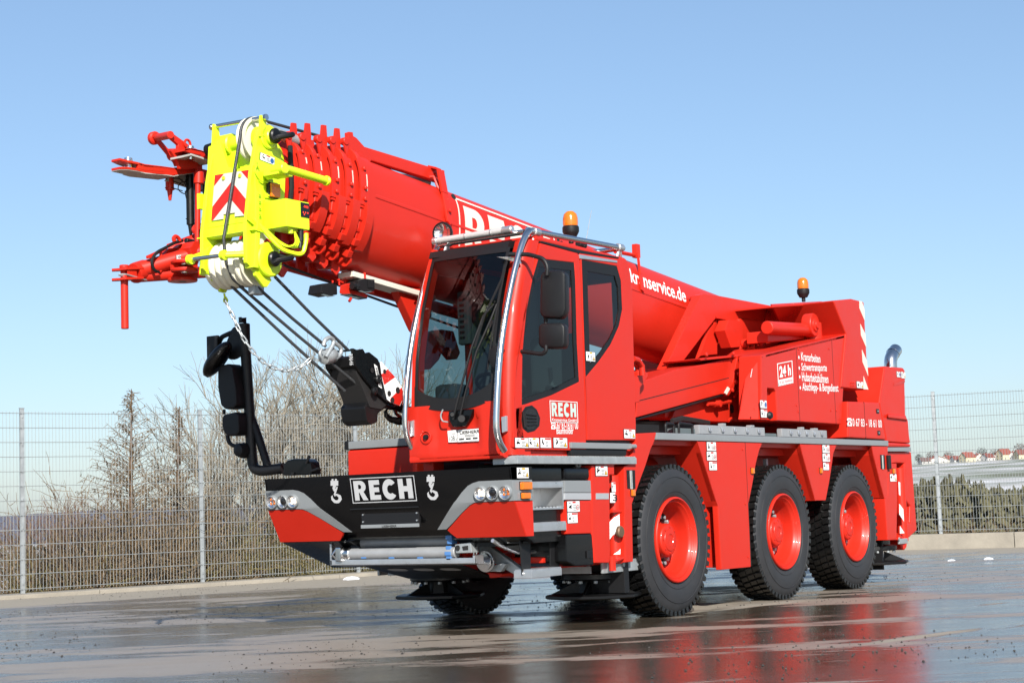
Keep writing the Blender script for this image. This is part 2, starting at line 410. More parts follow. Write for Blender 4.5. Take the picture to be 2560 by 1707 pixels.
def field_mat():
    m = bpy.data.materials.new('winter_land'); m.use_nodes = True; nt = m.node_tree; L = nt.links; p = nt.nodes['Principled BSDF']
    tc = nt.nodes.new('ShaderNodeTexCoord'); mp = nt.nodes.new('ShaderNodeMapping'); mp.inputs['Scale'].default_value = (.0035, .011, .02)
    mp.inputs['Rotation'].default_value = (0, 0, .25)
    n = nt.nodes.new('ShaderNodeTexNoise'); n.inputs['Scale'].default_value = 1.0; n.inputs['Detail'].default_value = 9; n.inputs['Roughness'].default_value = .62
    L.new(tc.outputs['Object'], mp.inputs[0]); L.new(mp.outputs[0], n.inputs['Vector'])
    cr_ = nt.nodes.new('ShaderNodeValToRGB'); e = cr_.color_ramp.elements
    e[0].position = .36; e[0].color = (0.094, 0.076, 0.05, 1); e[1].position = .64; e[1].color = (.72, .73, .75, 1)
    x = e.new(.43); x.color = (0.151, 0.169, 0.108, 1); x = e.new(.50); x.color = (0.302, 0.31, 0.288, 1); x = e.new(.54); x.color = (0.396, 0.382, 0.36, 1)
    L.new(n.outputs[0], cr_.inputs[0]); L.new(cr_.outputs[0], p.inputs['Base Color']); p.inputs['Roughness'].default_value = .9
    return m
fieldm = field_mat()
snow = pm('snow', (.78, .80, .84), .8, bump=.3, bscale=20)
litter = pm('brush_ground', (.16, .12, .075), .95, bump=.6, bscale=12, var=.45, vscale=.9)
forest = pm('far_forest', (.13, .135, .18), .95, bump=.8, bscale=.08, var=.35, vscale=.02)  # winter wood grey, with the blue of distant haze put into the colour

FL0, FLd = V((5.09, 9.558, 0)), V((2.687, -.796, 0)).normalized()        # left fence line
FRC = V((14.81, 6.67, 0)); FRd = V((.222, -.975, 0)).normalized()         # right fence line from the corner
FLn = V((-FLd.y, FLd.x, 0)); FRn = V((-FRd.y, FRd.x, 0))
# yard: one flat sheet
b = B(); A0 = FL0-FLd*60; C1 = FRC+FRd*60
b.poly([V((-60, -70, 0)), C1, FRC, A0, V((-60, A0.y, 0))], None)
yard = tag(b.out('yard', asphalt, smooth=0), kind='structure')
if yard.data.polygons[0].normal.z < 0: yard.data.flip_normals()
# kerbs under the fences
def kerb(p, d, n, L0, L1, w0, w1, h):
    b = B(); k = int((L1-L0)/2.0)
    q = [V((0, w0, -.15)), V((0, w1, -.15)), V((0, w1, h)), V((0, w0, h))]
    for i in range(k):
        a = L0+(L1-L0)*i/k+.004; e = L0+(L1-L0)*(i+1)/k-.004
        b.poly([p+d*a+n*v.y+V((0, 0, v.z)) for v in q], d*(e-a), .012)
    return tag(b.out('kerb', concrete), kind='structure')
kerb(FL0, FLd, FLn, -22, 10.3, -.34, .20, .055)
kerb(FRC, FRd, FRn, 0, 24, -.14, .16, .265)
# land beyond: slope, valley, hills
def land_h(x, y):
    p = V((x, y, 0)); dl = (p-FL0).dot(FLn); dr = (p-FRC).dot(FRn)*1.0
    d = max(dl, dr)
    if d < 0: return -.25
    h = -.12-3.6*(1-math.exp(-d/9.0))-1.8*(1-math.exp(-d/60.0))
    r = math.hypot(x-CX, y-CY); a = math.atan2(y-CY, x-CX)
    t = max(0, min(1, (r-130)/1750)); t = t**1.25
    w = max(0, min(1, (.75-a)/.25))                       # the field rises towards the village on the right
    h += t*w*(37.5+2.5*math.sin(a*9)) + max(0, r-1880)*.006*w
    t2 = max(0, min(1, (r-900)/1700)); t2 = t2*t2*(3-2*t2)
    h += t2*(1-w)*(3+2*math.sin(a*11+1))
    return h
def land(name, mat, rr, aa):
    b = B(); bm = b.bm; rows = []
    for r in rr:
        rows.append([bm.verts.new((CX+r*math.cos(a), CY+r*math.sin(a), land_h(CX+r*math.cos(a), CY+r*math.sin(a)))) for a in aa])
    for i in range(len(rows)-1):
        for j in range(len(aa)-1): bm.faces.new((rows[i][j], rows[i+1][j], rows[i+1][j+1], rows[i][j+1]))
    return tag(b.out(name, mat, smooth=60), kind='structure')
A = [-.6+2.4*i/150 for i in range(151)]
land('slope', litter, [3+i*1.2 for i in range(82)], A)
land('field', fieldm, [100.2+6*1.066**i for i in range(0, 92)], A)
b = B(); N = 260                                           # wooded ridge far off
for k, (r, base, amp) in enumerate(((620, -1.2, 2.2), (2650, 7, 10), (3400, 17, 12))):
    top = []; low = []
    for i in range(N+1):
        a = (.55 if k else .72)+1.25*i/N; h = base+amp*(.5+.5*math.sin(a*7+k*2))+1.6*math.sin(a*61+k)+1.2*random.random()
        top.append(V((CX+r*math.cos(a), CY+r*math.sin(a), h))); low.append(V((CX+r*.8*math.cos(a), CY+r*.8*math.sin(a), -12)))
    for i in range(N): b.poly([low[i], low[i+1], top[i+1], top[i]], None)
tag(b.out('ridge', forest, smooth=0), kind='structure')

# ---------------------------------------------------------------- fences
def fence(label, p, d, n, poles, zb, H, rails, first, last):
    root = empty('wire_fence', p+d*first+V((0, 0, zb))); tag(root, label, 'fence')
    o0 = root.location
    pb = B(); pb.box((-.03, -.02, 0), (.03, .02, H+.05), .004); pb.box((-.034, -.024, H+.05), (.034, .024, H+.062), .002)
    for i in range(7): pb.box((-.012, -.03, .12+i*(H-.2)/6), (.012, -.018, .16+i*(H-.2)/6), .002)
    ang = math.atan2(d.y, d.x)
    proto = None
    for t in poles:
        if proto is None: o = proto = pb.out('post', galv, root)
        else: o = proto.copy(); COL.objects.link(o); o.parent = root
        o.location = p+d*t+V((0, 0, zb))-o0; o.rotation_euler = (0, 0, ang)
    wires = {}
    for a, c in zip(poles, poles[1:]):
        L = c-a-.02; key = round(L, 2)
        if key not in wires:
            w = B(); k = int(L/.05)
            for i in range(k):
                x = (i+.5)*L/k; w.tube([(x, -.03, .03), (x, -.03, H+.015)], .0032, 4, cap=False)
            for j in range(rails):
                z = .06+j*(H-.075)/(rails-1)
                for yy in (-.0375, -.0225): w.tube([(0, yy, z), (L, yy, z)], .0042, 4, cap=False)
            wires[key] = w.out('wire_panel', galvp, root); o = wires[key]
        else:
            o = wires[key].copy(); COL.objects.link(o); o.parent = root
        o.location = p+d*(a+.01)+V((0, 0, zb))-o0; o.rotation_euler = (0, 0, ang)
sp = 2.802
fence('galvanised wire mesh fence on the left in front of bare larches', FL0, FLd, FLn, [sp*i for i in range(-5, 4)]+[10.12], .055, 2.51, 13, 0, 1)
r0_ = (V((15.868, 2.043, 0))-FRC).dot(FRd)
fence('galvanised wire mesh fence on pale kerb behind crane rear at right', FRC, FRd, FRn, [.02]+[r0_+2.52*i for i in range(-1, 8)], .265, 2.47, 13, 0, 1)

# ================================================================ CRANE: carrier
crane = empty('mobile_crane', (0, 0, 0))
tag(crane, 'red three axle mobile crane with raised telescopic boom parked on the wet yard', 'crane')
YS = -1.25
def E_(pts, y=YS): return TR('E', pts, 'y', y)
def side(fr, pts, y, dep, mat, name, bev=.008, parent=crane, holes=()):
    b = B(); b.poly([TR(fr, pts, 'y', y)]+[TR(fr, h, 'y', y) for h in holes] if holes else TR(fr, pts, 'y', y), (0, dep, 0), bev); return b.out(name, mat, parent)
# chassis, axles
b = B(); b.box((-2.1, -.42, .62), (5.55, .42, 1.12), .02); b.box((-1.9, -.62, .80), (-.75, .62, 1.1), .02); b.box((1.0, -.6, .75), (1.3, .6, 1.3), .01); b.box((5.0, -1.1, .6), (5.5, 1.1, 1.2), .02)
b.out('chassis', red, crane)
b = B(); b.box((-.30, -1.2, 1.50), (5.10, 1.2, 1.565), .006); b.out('deck', red, crane)
b = B(); b.box((-.28, -1.05, 1.43), (5.05, 1.05, 1.499)); b.out('deck_underside', red, crane)
AX = [0.0, 2.2526, 4.0651]; HZ = .665
for x in AX:
    b = B(); b.cyl((x, -.9, HZ), (x, .9, HZ), .11, 18, .01); b.rev((x, -.25, HZ), (0, 1, 0), [(.11, 0), (.22, .08), (.26, .2), (.26, .3), (.22, .42), (.11, .5)], 20)
    b.box((x-.1, -.8, HZ-.06), (x+.1, -.45, HZ+.12), .02); b.box((x-.1, .45, HZ-.06), (x+.1, .8, HZ+.12), .02)
    for s in (-1, 1): b.cyl((x+.22, s*.62, HZ), (x+.28, s*.55, 1.3), .06, 12)
    b.out('axle', red, crane)
# air tank, brace seen in the arches
b = B(); b.rev((.42, -.62, 1.32), (1, 0, .0), [(0, 0), (.06, .01), (.10, .05), (.11, .1), (.11, .22), (.09, .28), (0, .3)], 20); b.out('air_tank', red, crane)
b = B(); b.cyl((2.0, -.95, 1.45), (2.75, -.95, 1.02), .022, 8); b.out('brace', red, crane)
b = B(); b.box((2.42, -1.0, .9), (2.46, -.96, 1.4), .004); b.out('bracket', galv, crane)
# inner wings: dark red walls behind the wheels
b = B(); b.box((-.62, -.66, .45), (5.3, -.62, 1.45)); b.out('inner_wing', red, crane)
b = B(); b.box((-.62, .62, .45), (5.3, .66, 1.45)); b.out('inner_wing', red, crane)

# ---------------------------------------------------------------- wheels
def make_tyre():
    b = B()
    p = [(.35, -.06), (.365, -.035), (.40, -.018), (.45, -.006), (.505, 0), (.55, -.004), (.592, -.012), (.622, -.026), (.642, -.046)]
    w = .385; q = p+[(.646, -.10), (.646, -.2)]; q = q+[(r, -w-h) for r, h in q[::-1][1:]]
    b.rev((0, 0, 0), (0, -1, 0), q, 72, 0)
    for f in b.bm.faces:
        c = f.calc_center_median(); f.material_index = 1 if math.hypot(c.x, c.z) > .632 else 0
    for r_ in (.43, .555):                              # moulded rings on the side wall
        b.rev((0, 0, 0), (0, -1, 0), [(r_-.004, -.012 if r_ < .5 else -.009), (r_-.002, .0005 if r_ > .5 else -.006), (r_+.002, .0005 if r_ > .5 else -.006), (r_+.004, -.012)], 72, 0)
    N = 54
    def lug(a0, a1, h0, h1, r0, r1, sk=0, side_r=None):
        t = bmesh.new(); vs = []
        for r in (r0, r1):
            k = .12 if r == r1 else 0
            for a, h in ((a0+k*(a1-a0), h0), (a1-k*(a1-a0), h0), (a1-k*(a1-a0)+sk, h1), (a0+k*(a1-a0)+sk, h1)):
                rr = r
                if side_r and h == h0 and r == r0: rr = side_r
                vs.append(t.verts.new((math.cos(a)*rr, -h, math.sin(a)*rr)))
        for f in ((0,1,2,3),(4,7,6,5),(0,4,5,1),(1,5,6,2),(2,6,7,3),(3,7,4,0)): t.faces.new([vs[i] for i in f])
        bmesh.ops.recalc_face_normals(t, faces=t.faces[:]); b.take(t, 1)
    st = 2*math.pi/N
    for i in range(N):
        a = i*st
        lug(a, a+st*.66, -.026, -.105, .622, .669, st*.15, .612)
        lug(a+st*.5, a+st*1.16, -.359, -.28, .622, .669, st*.15, .612)
        lug(a+st*.25, a+st*1.05, -.116, -.188, .635, .667, st*.3)
        lug(a+st*.7, a+st*1.5, -.198, -.269, .635, .667, st*.3)
    return b.out('tyre', [rubber, wetrub], None, 40)
def make_rim():
    b = B()
    b.rev((0, 0, 0), (0, -1, 0), [(.36, -.10), (.368, -.06), (.378, -.03), (.380, -.010), (.374, -.001), (.364, .001), (.356, -.008), (.352, -.024), (.346, -.030), (.338, -.028), (.332, -.036), (.329, -.050), (.322, -.056), (.316, -.075), (.310, -.15), (.304, -.20), (.294, -.222), (.270, -.236), (.262, -.228), (.235, -.228), (.228, -.236), (.168, -.238)], 64)
    return b.out('wheel', red, None, 50)
def make_hub():
    b = B(); b.rev((0, 0, 0), (0, -1, 0), [(.172, -.24), (.172, -.20), (.150, -.185), (.146, -.105), (.140, -.092), (.128, -.084), (.10, -.081), (.096, -.074), (.052, -.071), (.048, -.077), (0, -.078)], 40)
    for i in range(8): a = i*math.pi/4; b.cyl((math.cos(a)*.115, .084, math.sin(a)*.115), (math.cos(a)*.115, .075, math.sin(a)*.115), .009, 6)
    return b.out('hub', red, None, 40)
def make_nuts():
    b = B()
    for i in range(10):
        a = i*math.pi/5+math.pi*.5; c = V((math.cos(a)*.215, 0, math.sin(a)*.205)); b.cyl(c+V((0, .235, 0)), c+V((0, .165, 0)), .019, 6, .003)
    for a in (math.pi*.5, math.pi*1.5):
        for da in (-.2, .2): 
            c = V((math.cos(a+da)*.222, 0, math.sin(a+da)*.206)); b.cyl(c+V((0, .23, 0)), c+V((0, .158, 0)), .033, 12, .005, 1)
            b.cyl(c+V((0, .158, 0)), c+V((0, .150, 0)), .016, 8, 0, 0)
    return pieces(b, 'wheel_nut', [galv, blackp], None, 40)
proto = [make_rim(), make_tyre(), make_hub()]+make_nuts(); first = True
for s in (1, -1):
    for x in AX:
        objs = proto if first else [o.copy() for o in proto]
        if not first:
            for o in objs: COL.objects.link(o)
        first = False
        objs[0].parent = crane; objs[0].location = (x, -1.25*s, HZ)
        objs[0].rotation_euler = (0, random.uniform(-.12, .12), 0) if s == 1 else (0, random.uniform(0, 6), math.pi)
        for o in objs[1:]: o.parent = objs[0]; o.matrix_parent_inverse = Matrix.Identity(4)

# ---------------------------------------------------------------- side panels and arches
sk = []
sk.append(side('H', [(62,318),(100,300),(150,140),(160,70),(305,62),(290,130),(262,190),(225,310),(180,430),(122,600),(130,1035),(68,1042)], YS-.01, .10, red, 'wing'))
sk.append(side('H', [(615,130),(760,132),(1105,142),(1080,200),(1055,300),(1030,450),(1000,600),(1018,1075),(795,1097),(768,615),(755,580),(640,215)], YS-.01, .06, red, 'side_panel'))
sk.append(side('H', [(655,560),(800,560),(800,1082),(695,1080)], YS+.12, .03, red, 'mudguard'))
sk.append(side('H', [(1388,150),(1665,158),(1640,220),(1625,330),(1608,440),(1582,575),(1502,575),(1405,225)], YS-.01, .06, red, 'side_panel'))
sk.append(side('H', [(1928,165),(2050,168),(2050,560),(2022,555),(1940,235)], YS-.01, .06, red, 'wing'))
# folded lips along the arches
for pts in ([(640,215),(755,580),(775,620),(768,622),(655,560),(610,128),(620,130)], [(1405,225),(1510,578),(1480,500),(1380,150)], [(1938,232),(2030,555),(1990,500),(1920,166)]):
    pass
def lip(pts, d, name='arch_lip'):
    P = TR('H', pts, 'y', YS-.01); b = B(); Q = [p+V((0, d, 0)) for p in P]
    for i in range(len(P)-1): b.poly([P[i], P[i+1], Q[i+1], Q[i]], (.012, 0, 0))
    return b.out(name, red, crane)
lip([(612,128),(640,215),(755,580),(770,620)], .28); lip([(1388,150),(1405,225),(1502,575)], .28); lip([(1928,165),(1940,235),(2022,555)], .28)
# panel seams and bolts
for x0 in (975,):
    b = B(); p = TR('H', [(x0,137),(1015,1070)], 'y', YS-.0125); p[1].x = p[0].x
    b.box((p[0].x-.002, YS-.0125, p[1].z), (p[0].x+.002, YS-.005, p[0].z)); b.out('seam', dark, crane)
b = B()
for p in TR('H', [(955,190),(975,600),(995,1000)], 'y', YS-.01): b.cyl(p, p+V((0, -.008, 0)), .012, 8, .003)
pieces(b, 'bolt', red, crane)
# grey edge band, deck rails lying along it
b = B(); b.box((-.33, YS-.018, 1.545), (5.10, YS+.10, 1.607), .006); b.out('edge_band', grey, crane); 
b = B(); b.box((-.33, 1.15, 1.545), (5.10, 1.268, 1.607), .006); b.out('edge_band', grey, crane)
for x0, x1 in ((.62, 2.02), (2.42, 3.55)):
    b = B(); b.box((x0, -1.19, 1.615), (x1, -1.13, 1.70), .008); b.box((x0+.5, -1.185, 1.70), (x0+.56, -1.13, 1.725), .004); b.box((x1-.3, -1.185, 1.70), (x1-.22, -1.13, 1.72), .004)
    r_ = b.out('folded_rail', greyt, crane)
    b = B()
    for k in range(5):
        x = x0+.2+k*(x1-x0-.35)/4; b.tube([(x-.02, -1.195, 1.685), (x-.02, -1.205, 1.645), (x+.02, -1.205, 1.645), (x+.02, -1.195, 1.67)], .006, 6, .008)
    pieces(b, 'clip', alu, r_)
b = B(); b.box((.25, -1.16, 1.607), (.60, -1.05, 1.665), .01); b.out('rail_block', interl, crane)
b = B(); b.tube([(.05, -1.15, 1.607), (.05, -1.15, 1.70), (.20, -1.15, 1.70), (.20, -1.15, 1.607)], .014, 8, .03); b.tube([(.26, -1.17, 1.607), (.26, -1.17, 1.71), (.52, -1.17, 1.70), (.52, -1.17, 1.607)], .012, 8, .03); b.out('handle', blackp, crane)
b = B(); b.box((2.05, -1.14, 1.607), (2.40, -1.06, 1.65), .008); b.out('rail_block', interl, crane)
b = B()
for i in range(26): b.cyl((-.28+i*.02, -.98, 1.62), (-.28+i*.02, -.98, 1.70), .007, 6)
b.out('hose_stack', blackp, crane)
# orange markers, side lamp recesses, stickers along the side
def marker(fr, p, y, w=.06, h=.05, parent=crane, d=.022):
    c = on(fr, p, 'y', y); b = B(); b.box((c.x-w/2, y-d, c.z-h/2), (c.x+w/2, y, c.z+h/2), .006); b.box((c.x-w/2-.004, y-.004, c.z-h/2-.004), (c.x+w/2+.004, y+.003, c.z+h/2+.004), .001, 1)
    return b.out('side_marker', [amber, dark], parent)
YP = YS-.011
marker('H', (122,517), YP, .05, .055); marker('H', (1024,351), YP, .05, .055); marker('H', (1541,350), YP, .045, .055)
def side_lamp(fr, pts, y):
    b = B(); P = TR(fr, pts, 'y', y-.006); b.poly(P, (0, .014, 0), .003, 0)
    c = sum(P, V())/len(P); b.box((c.x-.025, y-.012, c.z-.085), (c.x+.012, y-.002, c.z+.075), .006, 1); return b.out('side_lamp', [blackp, lensm], crane)
side_lamp('H', [(83,345),(145,345),(148,485),(90,485)], YP); side_lamp('H', [(1994,230),(2026,232),(2030,336),(2000,336)], YP)
def st(fr, a, b_, y, kind=0, parent=crane):
    """sticker between two opposite photo corners (upper left, lower right) on a side plane"""
    p = on(fr, a, 'y', y); q = on(fr, b_, 'y', y); return sticker((p.x, y, q.z), (q.x-p.x, 0, 0), (0, 0, p.z-q.z), parent, kind)
YK = YS-.014
for a, b_, k in (((682,133),(756,202),1), ((682,206),(760,274),1), ((700,282),(762,347),2), ((1554,156),(1611,218),1), ((1555,222),(1614,282),1), ((1560,288),(1607,346),2)): st('H', a, b_, YK, k)

# ---------------------------------------------------------------- front bumper
PROF = [(1.9, -2.66), (1.31, -2.616), (1.05, -2.575), (.777, -2.43), (.3, -2.1)]
def fx(z):
    for (z0, x0), (z1, x1) in zip(PROF, PROF[1:]):
        if z >= z1: return x0+(x1-x0)*(z-z0)/(z1-z0)
    return PROF[-1][1]
def TF(fr, pts, off=0):
    out = []
    for p in pts:
        x = -2.57
        for _ in range(8): q = on(fr, p, 'x', x+off); x = fx(q.z)
        out.append(q)
    return out
def fpanel(name, P, off, th, mat, mir=True, parent=crane):
    """panel lying on the creased bumper face, P = points, off = how far proud"""
    b = B(); t = bmesh.new(); t.faces.new([t.verts.new((0, p.y, p.z)) for p in P])
    bmesh.ops.bisect_plane(t, geom=t.verts[:]+t.edges[:]+t.faces[:], plane_co=(0, 0, 1.05), plane_no=(0, 0, 1))
    r = bmesh.ops.extrude_face_region(t, geom=t.faces[:]); vs = [g for g in r['geom'] if isinstance(g, bmesh.types.BMVert)]
    S = set(vs)
    for v in t.verts: v.co.x = fx(v.co.z)-off+(th if v in S else 0)
    bmesh.ops.recalc_face_normals(t, faces=t.faces[:]); b.take(t)
    o = b.out(name, mat, parent)
    if mir: mirror_y(o)
    return o
W_ = 1.252
gr = TF('E', [(212,955),(310,790),(400,660),(450,590),(510,525),(560,497),(620,480)])
gr2 = TF('E', [(620,683),(570,690),(530,713),(450,790),(360,890),(300,950)])
zt = gr[-1].z; zm = gr2[0].z
greyP = gr+[V((0, -W_, zt)), V((0, -W_, zm))]+gr2
rd = TF('E', [(312,958),(370,893),(455,795),(535,718),(575,697),(625,690)])
redP = rd+[V((0, -W_, rd[-1].z)), V((0, -W_, .777))]+TF('E', [(400,1026),(345,990)])
redP[-2].z = .777
yb_ = greyP[0].y; zb_ = greyP[0].z
inner = [V((0, redP[-1].y, redP[-1].z)), V((0, redP[-2].y, redP[-2].z))]
blackP = [V((0, W_, 1.31)), V((0, -W_, 1.31)), V((0, -W_, .777)), inner[1], inner[0], V((0, rd[0].y, zb_))]
blackP += [V((0, -p.y, p.z)) for p in blackP[::-1][:4]]
bump = fpanel('bumper', blackP, 0, .09, blackg, False)
b = B(); b.prism([(-2.54, 1.29), (-2.335, 1.29), (-2.335, .80), (-2.38, .80), (-2.50, 1.04)], -1.235, 1.235); b.out('bumper_core', blackg, crane)
fpanel('bumper_band', greyP, .004, .02, grey); 
fpanel('bumper_corner', redP, .005, .02, red)
# wrap round the side
for mir in (0, 1):
    s = 1 if mir else -1
    def sp_(zz, x1, name, mat, off):
        b = B(); P = [V((fx(z)-.0, s*(W_+off), z)) for z in zz]+[V((x1, s*(W_+off), z)) for z in zz[::-1]]; b.poly(P, (0, -s*.02, 0), .002); return b.out(name, mat, crane)
    sp_([1.31, zt], -2.325, 'bumper_cheek', blackg, 0); sp_([zt-.002, 1.05, zm] if zm < 1.05 else [zt-.002, zm], -2.325, 'bumper_band', grey, .003); sp_([zm-.006, .777] if zm < 1.05 else [zm-.006, 1.05, .777], -2.33, 'bumper_corner', red, .004)
b = B(); b.prism([(-2.60, 1.308), (-2.30, 1.308), (-2.30, 1.25), (-2.60, 1.25)], -1.24, 1.24); b.box((-2.3, -.9, 1.20), (-1.0, 1.2, 1.30), .01); b.out('bumper_top', blackg, crane)
# underside wedge on the far side
b = B(); b.prism([(-2.435, .775), (-1.60, .80), (-1.60, .53), (-1.77, .53)], .95, 1.25, .01); b.out('bumper_underside', blackg, crane)
b = B(); b.prism([(-2.435, .775), (-2.10, .78), (-2.10, .64)], .5, .95, .005); b.out('bumper_underside', blackg, crane)
b = B(); b.prism([(-2.435, .775), (-2.30, .78), (-2.30, .72)], -1.25, -.55, .005); b.out('bumper_underside', blackg, crane)
# headlamps
def lamp(c, r, kind):
    n = V((-.988, 0, -.156)); c = c+n*.022
    b = B(); b.rev(c, n, [(r*1.22, -.022), (r*1.16, .002), (r*1.08, .006), (r*1.0, .003), (r*.98, -.02)], 28); base = b.out('headlamp', grey, crane)
    b = B()
    if kind == 1: b.rev(c, n, [(r*.98, -.004), (r*.7, -.016), (r*.62, -.016)], 24, 0); b.rev(c, n, [(r*.6, -.016), (r*.56, -.008), (r*.35, -.001), (0, .002)], 20, 1)
    else:
        b.rev(c, n, [(r*.98, -.002), (r*.7, -.012), (r*.3, -.018), (0, -.019)], 20, 0)
        for k in range(7):
            a = k*.9+.3; d, e1, e2 = frame(n); p = c+(e1*math.cos(a)+e2*math.sin(a))*r*.5
            b.rev(p, n, [(r*.24, -.017), (r*.16, -.009), (0, -.007)], 6, 0 if k % 2 else 2)
        if kind == 2: b.rev(c, n, [(r*.34, -.016), (r*.3, -.006), (0, -.002)], 14, 2)
    b.out('reflector', [chrome, screen, lampglow if kind == 2 else amber if kind == 0 else chrome], base)
    b = B(); b.rev(c, n, [(r*.98, .0), (r*.7, .006), (r*.35, .010), (0, .011)], 24); b.out('lens', clear, base)
for p, k in (((640,597),2), ((755,592),1), ((883,588),0)):
    c = TF('E', [p], -.004)[0]; lamp(c, .048, k); lamp(V((c.x, -c.y, c.z)), .048, k)
marker('E', (1062,525), -W_-.004, .13, .058, d=.035); marker('E', (1062,622), -W_-.004, .10, .046, d=.03)
p = on('E', (985,345), 'y', -W_-.004); q = on('E', (1108,450), 'y', -W_-.004); sticker((p.x, -W_-.004, q.z), (q.x-p.x, 0, 0), (0, 0, p.z-q.z), crane, 3)
# front lettering: frame, four letters, two hook emblems
def onF(u, w, c): return V((fx(c[0].z+(c[1].z-c[0].z)*w)-.004, c[0].y+(c[1].y-c[0].y)*u, c[0].z+(c[1].z-c[0].z)*w))
c = TF('D', [(1125,820),(1822,500)]); c[0].y = TF('D', [(1080,530)])[0].y; zz0 = (TF('D', [(1125,820)])[0].z+TF('D', [(1862,792)])[0].z)/2; zz1 = (TF('D', [(1080,530)])[0].z+TF('D', [(1822,500)])[0].z)/2
c[0].y = (TF('D', [(1080,530)])[0].y+TF('D', [(1125,820)])[0].y)/2; c[1].y = (TF('D', [(1822,500)])[0].y+TF('D', [(1862,792)])[0].y)/2; c[0].z = zz0; c[1].z = zz1
asp = abs(c[0].y-c[1].y)/(zz1-zz0)
lay(frame_bm(.035, asp), 'letter_frame', 0, 0, 0, letter, bump, fn=lambda u, w: onF(u, w, c))
lay(rech_bm(), 'lettering', 0, 0, 0, letter, bump, fn=lambda u, w: onF(.045+u*.91, .11+w*.78, c))
def hook_emblem(fr, ox, oy, k=1.0):
    def sp(x, y): return TF(fr, [(ox+x*k, oy+y*k)], -.004)[0]
    b = B()
    for rc in ((0, 20, 88, 78), (12, 0, 34, 22), (50, 0, 72, 22)): b.poly([sp(rc[0], rc[1]), sp(rc[2], rc[1]), sp(rc[2], rc[3]), sp(rc[0], rc[3])], None)
    path = [(48, 76, 34), (36, 108, 26), (46, 132, 24), (66, 118, 20), (74, 96, 14)]
    path2 = [(62, 112, 22), (56, 150, 20), (44, 180, 14), (52, 196, 10)]
    path3 = [(44, 186, 12), (70, 180, 20), (104, 200, 30), (112, 232, 32), (88, 262, 32), (52, 262, 30), (24, 236, 26), (14, 206, 14), (22, 194, 8)]
    for pt in (path, path2, path3):
        for i in range(len(pt)-1):
            (x0, y0, w0), (x1, y1, w1) = pt[i], pt[i+1]; L = math.hypot(x1-x0, y1-y0); nx, ny = -(y1-y0)/L, (x1-x0)/L
            b.poly([sp(x0+nx*w0*.55, y0+ny*w0*.55), sp(x1+nx*w1*.55, y1+ny*w1*.55), sp(x1-nx*w1*.55, y1-ny*w1*.55), sp(x0-nx*w0*.55, y0-ny*w0*.55)], None)
            b.poly([sp(x1+w1*.55*math.cos(t*.785), y1+w1*.55*math.sin(t*.785)) for t in range(8)], None)
    for v in b.bm.verts: v.co.x = fx(v.co.z)-.004-.0002*(v.index % 7)
    return b.out('hook_emblem', letter, bump, 0)
hook_emblem('D', 860, 538); hook_emblem('D', 1968, 490, 1.04)
# number plate recess
P = TF('D', [(1080,885),(1880,865),(1885,1105),(1225,1095)])
b = B(); c0 = TF('D', [(1262,1075)])[0]; c1 = TF('D', [(1872,900)])[0]
b.box((fx(.98)-.006, c1.y, c0.z-.02), (fx(.98)+.02, c0.y, c1.z+.01), .004); pl = b.out('number_plate_holder', blackp, crane)
b = B(); y0, y1 = c1.y, c0.y
for yy in (y0+.02, y1-.02):
    for zz in (c0.z+.03, c1.z-.02): b.cyl((fx(.98)-.014, yy, zz), (fx(.98)-.004, yy, zz), .007, 8)
pieces(b, 'screw', alu, pl)
b = B(); b.box((fx(.98)-.016, y0, c0.z-.022), (fx(.98)-.004, y1, c0.z+.006), .002); pr = b.out('plate_strip', grey, pl)
ym = (y0+y1)/2
text('LIEBHERR', (fx(.98)-.0175, ym+.075, c0.z-.019), (0, -.15, 0), (0, 0, .018), dark, pr, .02)
b = B(); a = TF('D', [(1080,885),(1235,905),(1222,1095)]); b.poly([a[0], a[1]+V((.05, 0, 0)), a[2]+V((.04, 0, 0))], (.03, 0, 0)); b.out('plate_recess', blackp, crane)
b = B(); a = TF('D', [(1090,880),(1880,862)]); b.box((a[0].x-.008, a[1].y, a[1].z-.004), (a[0].x+.03, a[0].y, a[1].z+.008), .003); b.out('plate_recess', blackp, crane)

# ---------------------------------------------------------------- steps and lockers left of the front wheel
b = B(); b.box((-2.33, -1.19, .86), (-1.84, -.55, 1.0), .004); b.box((-2.33, -.90, .70), (-1.84, -.55, 1.30)); b.out('step_well', blackg, crane)
b = B(); b.box((-2.322, -1.235, 1.19), (-1.852, -.6, 1.307), .02); b.out('step_cap', blackg, crane)
def serrated(x0, x1, y0, y1, z, h, name, n=22, mat=alu):
    b = B(); b.box((x0, y0, z-h), (x1, y1, z), .004)
    for i in range(n):
        x = x0+(i+.5)*(x1-x0)/n; b.box((x-.008, y0+.002, z-.002), (x+.006, y1-.01, z+.010), .002)
    return b.out(name, mat, crane)
z1 = on('E', (1290,462), 'y', -1.24).z
serrated(-2.322, -1.855, -1.243, -1.10, 1.185, .042, 'step')
b = B(); b.box((-2.322, -1.03, .985), (-1.856, -1.01, 1.143)); b.box((-1.870, -1.24, .985), (-1.856, -1.03, 1.143)); b.box((-2.322, -1.24, .975), (-1.856, -1.03, .99))
for i in range(9):
    for j in range(3): b.cyl((-2.29+i*.05, -1.20+j*.06, .988), (-2.29+i*.05, -1.20+j*.06, .998), .012, 8, .003)
b.out('step_tray', alu, crane)
b = B(); b.prism([(-2.327, .97), (-1.845, .97), (-1.845, .78), (-1.80, .72), (-2.33, .72)], -1.2, -1.0, .004); b.out('step_plate', blackg, crane)
a = on('E', (1145,915), 'y', -1.25); serrated(-2.315, -1.843, -1.25, -1.03, .868, .062, 'step')
for x0, x1, zt_, zb__ in ((-2.47, -2.335, .76, .31), (-2.05, -1.92, .82, .36)):
    P = None
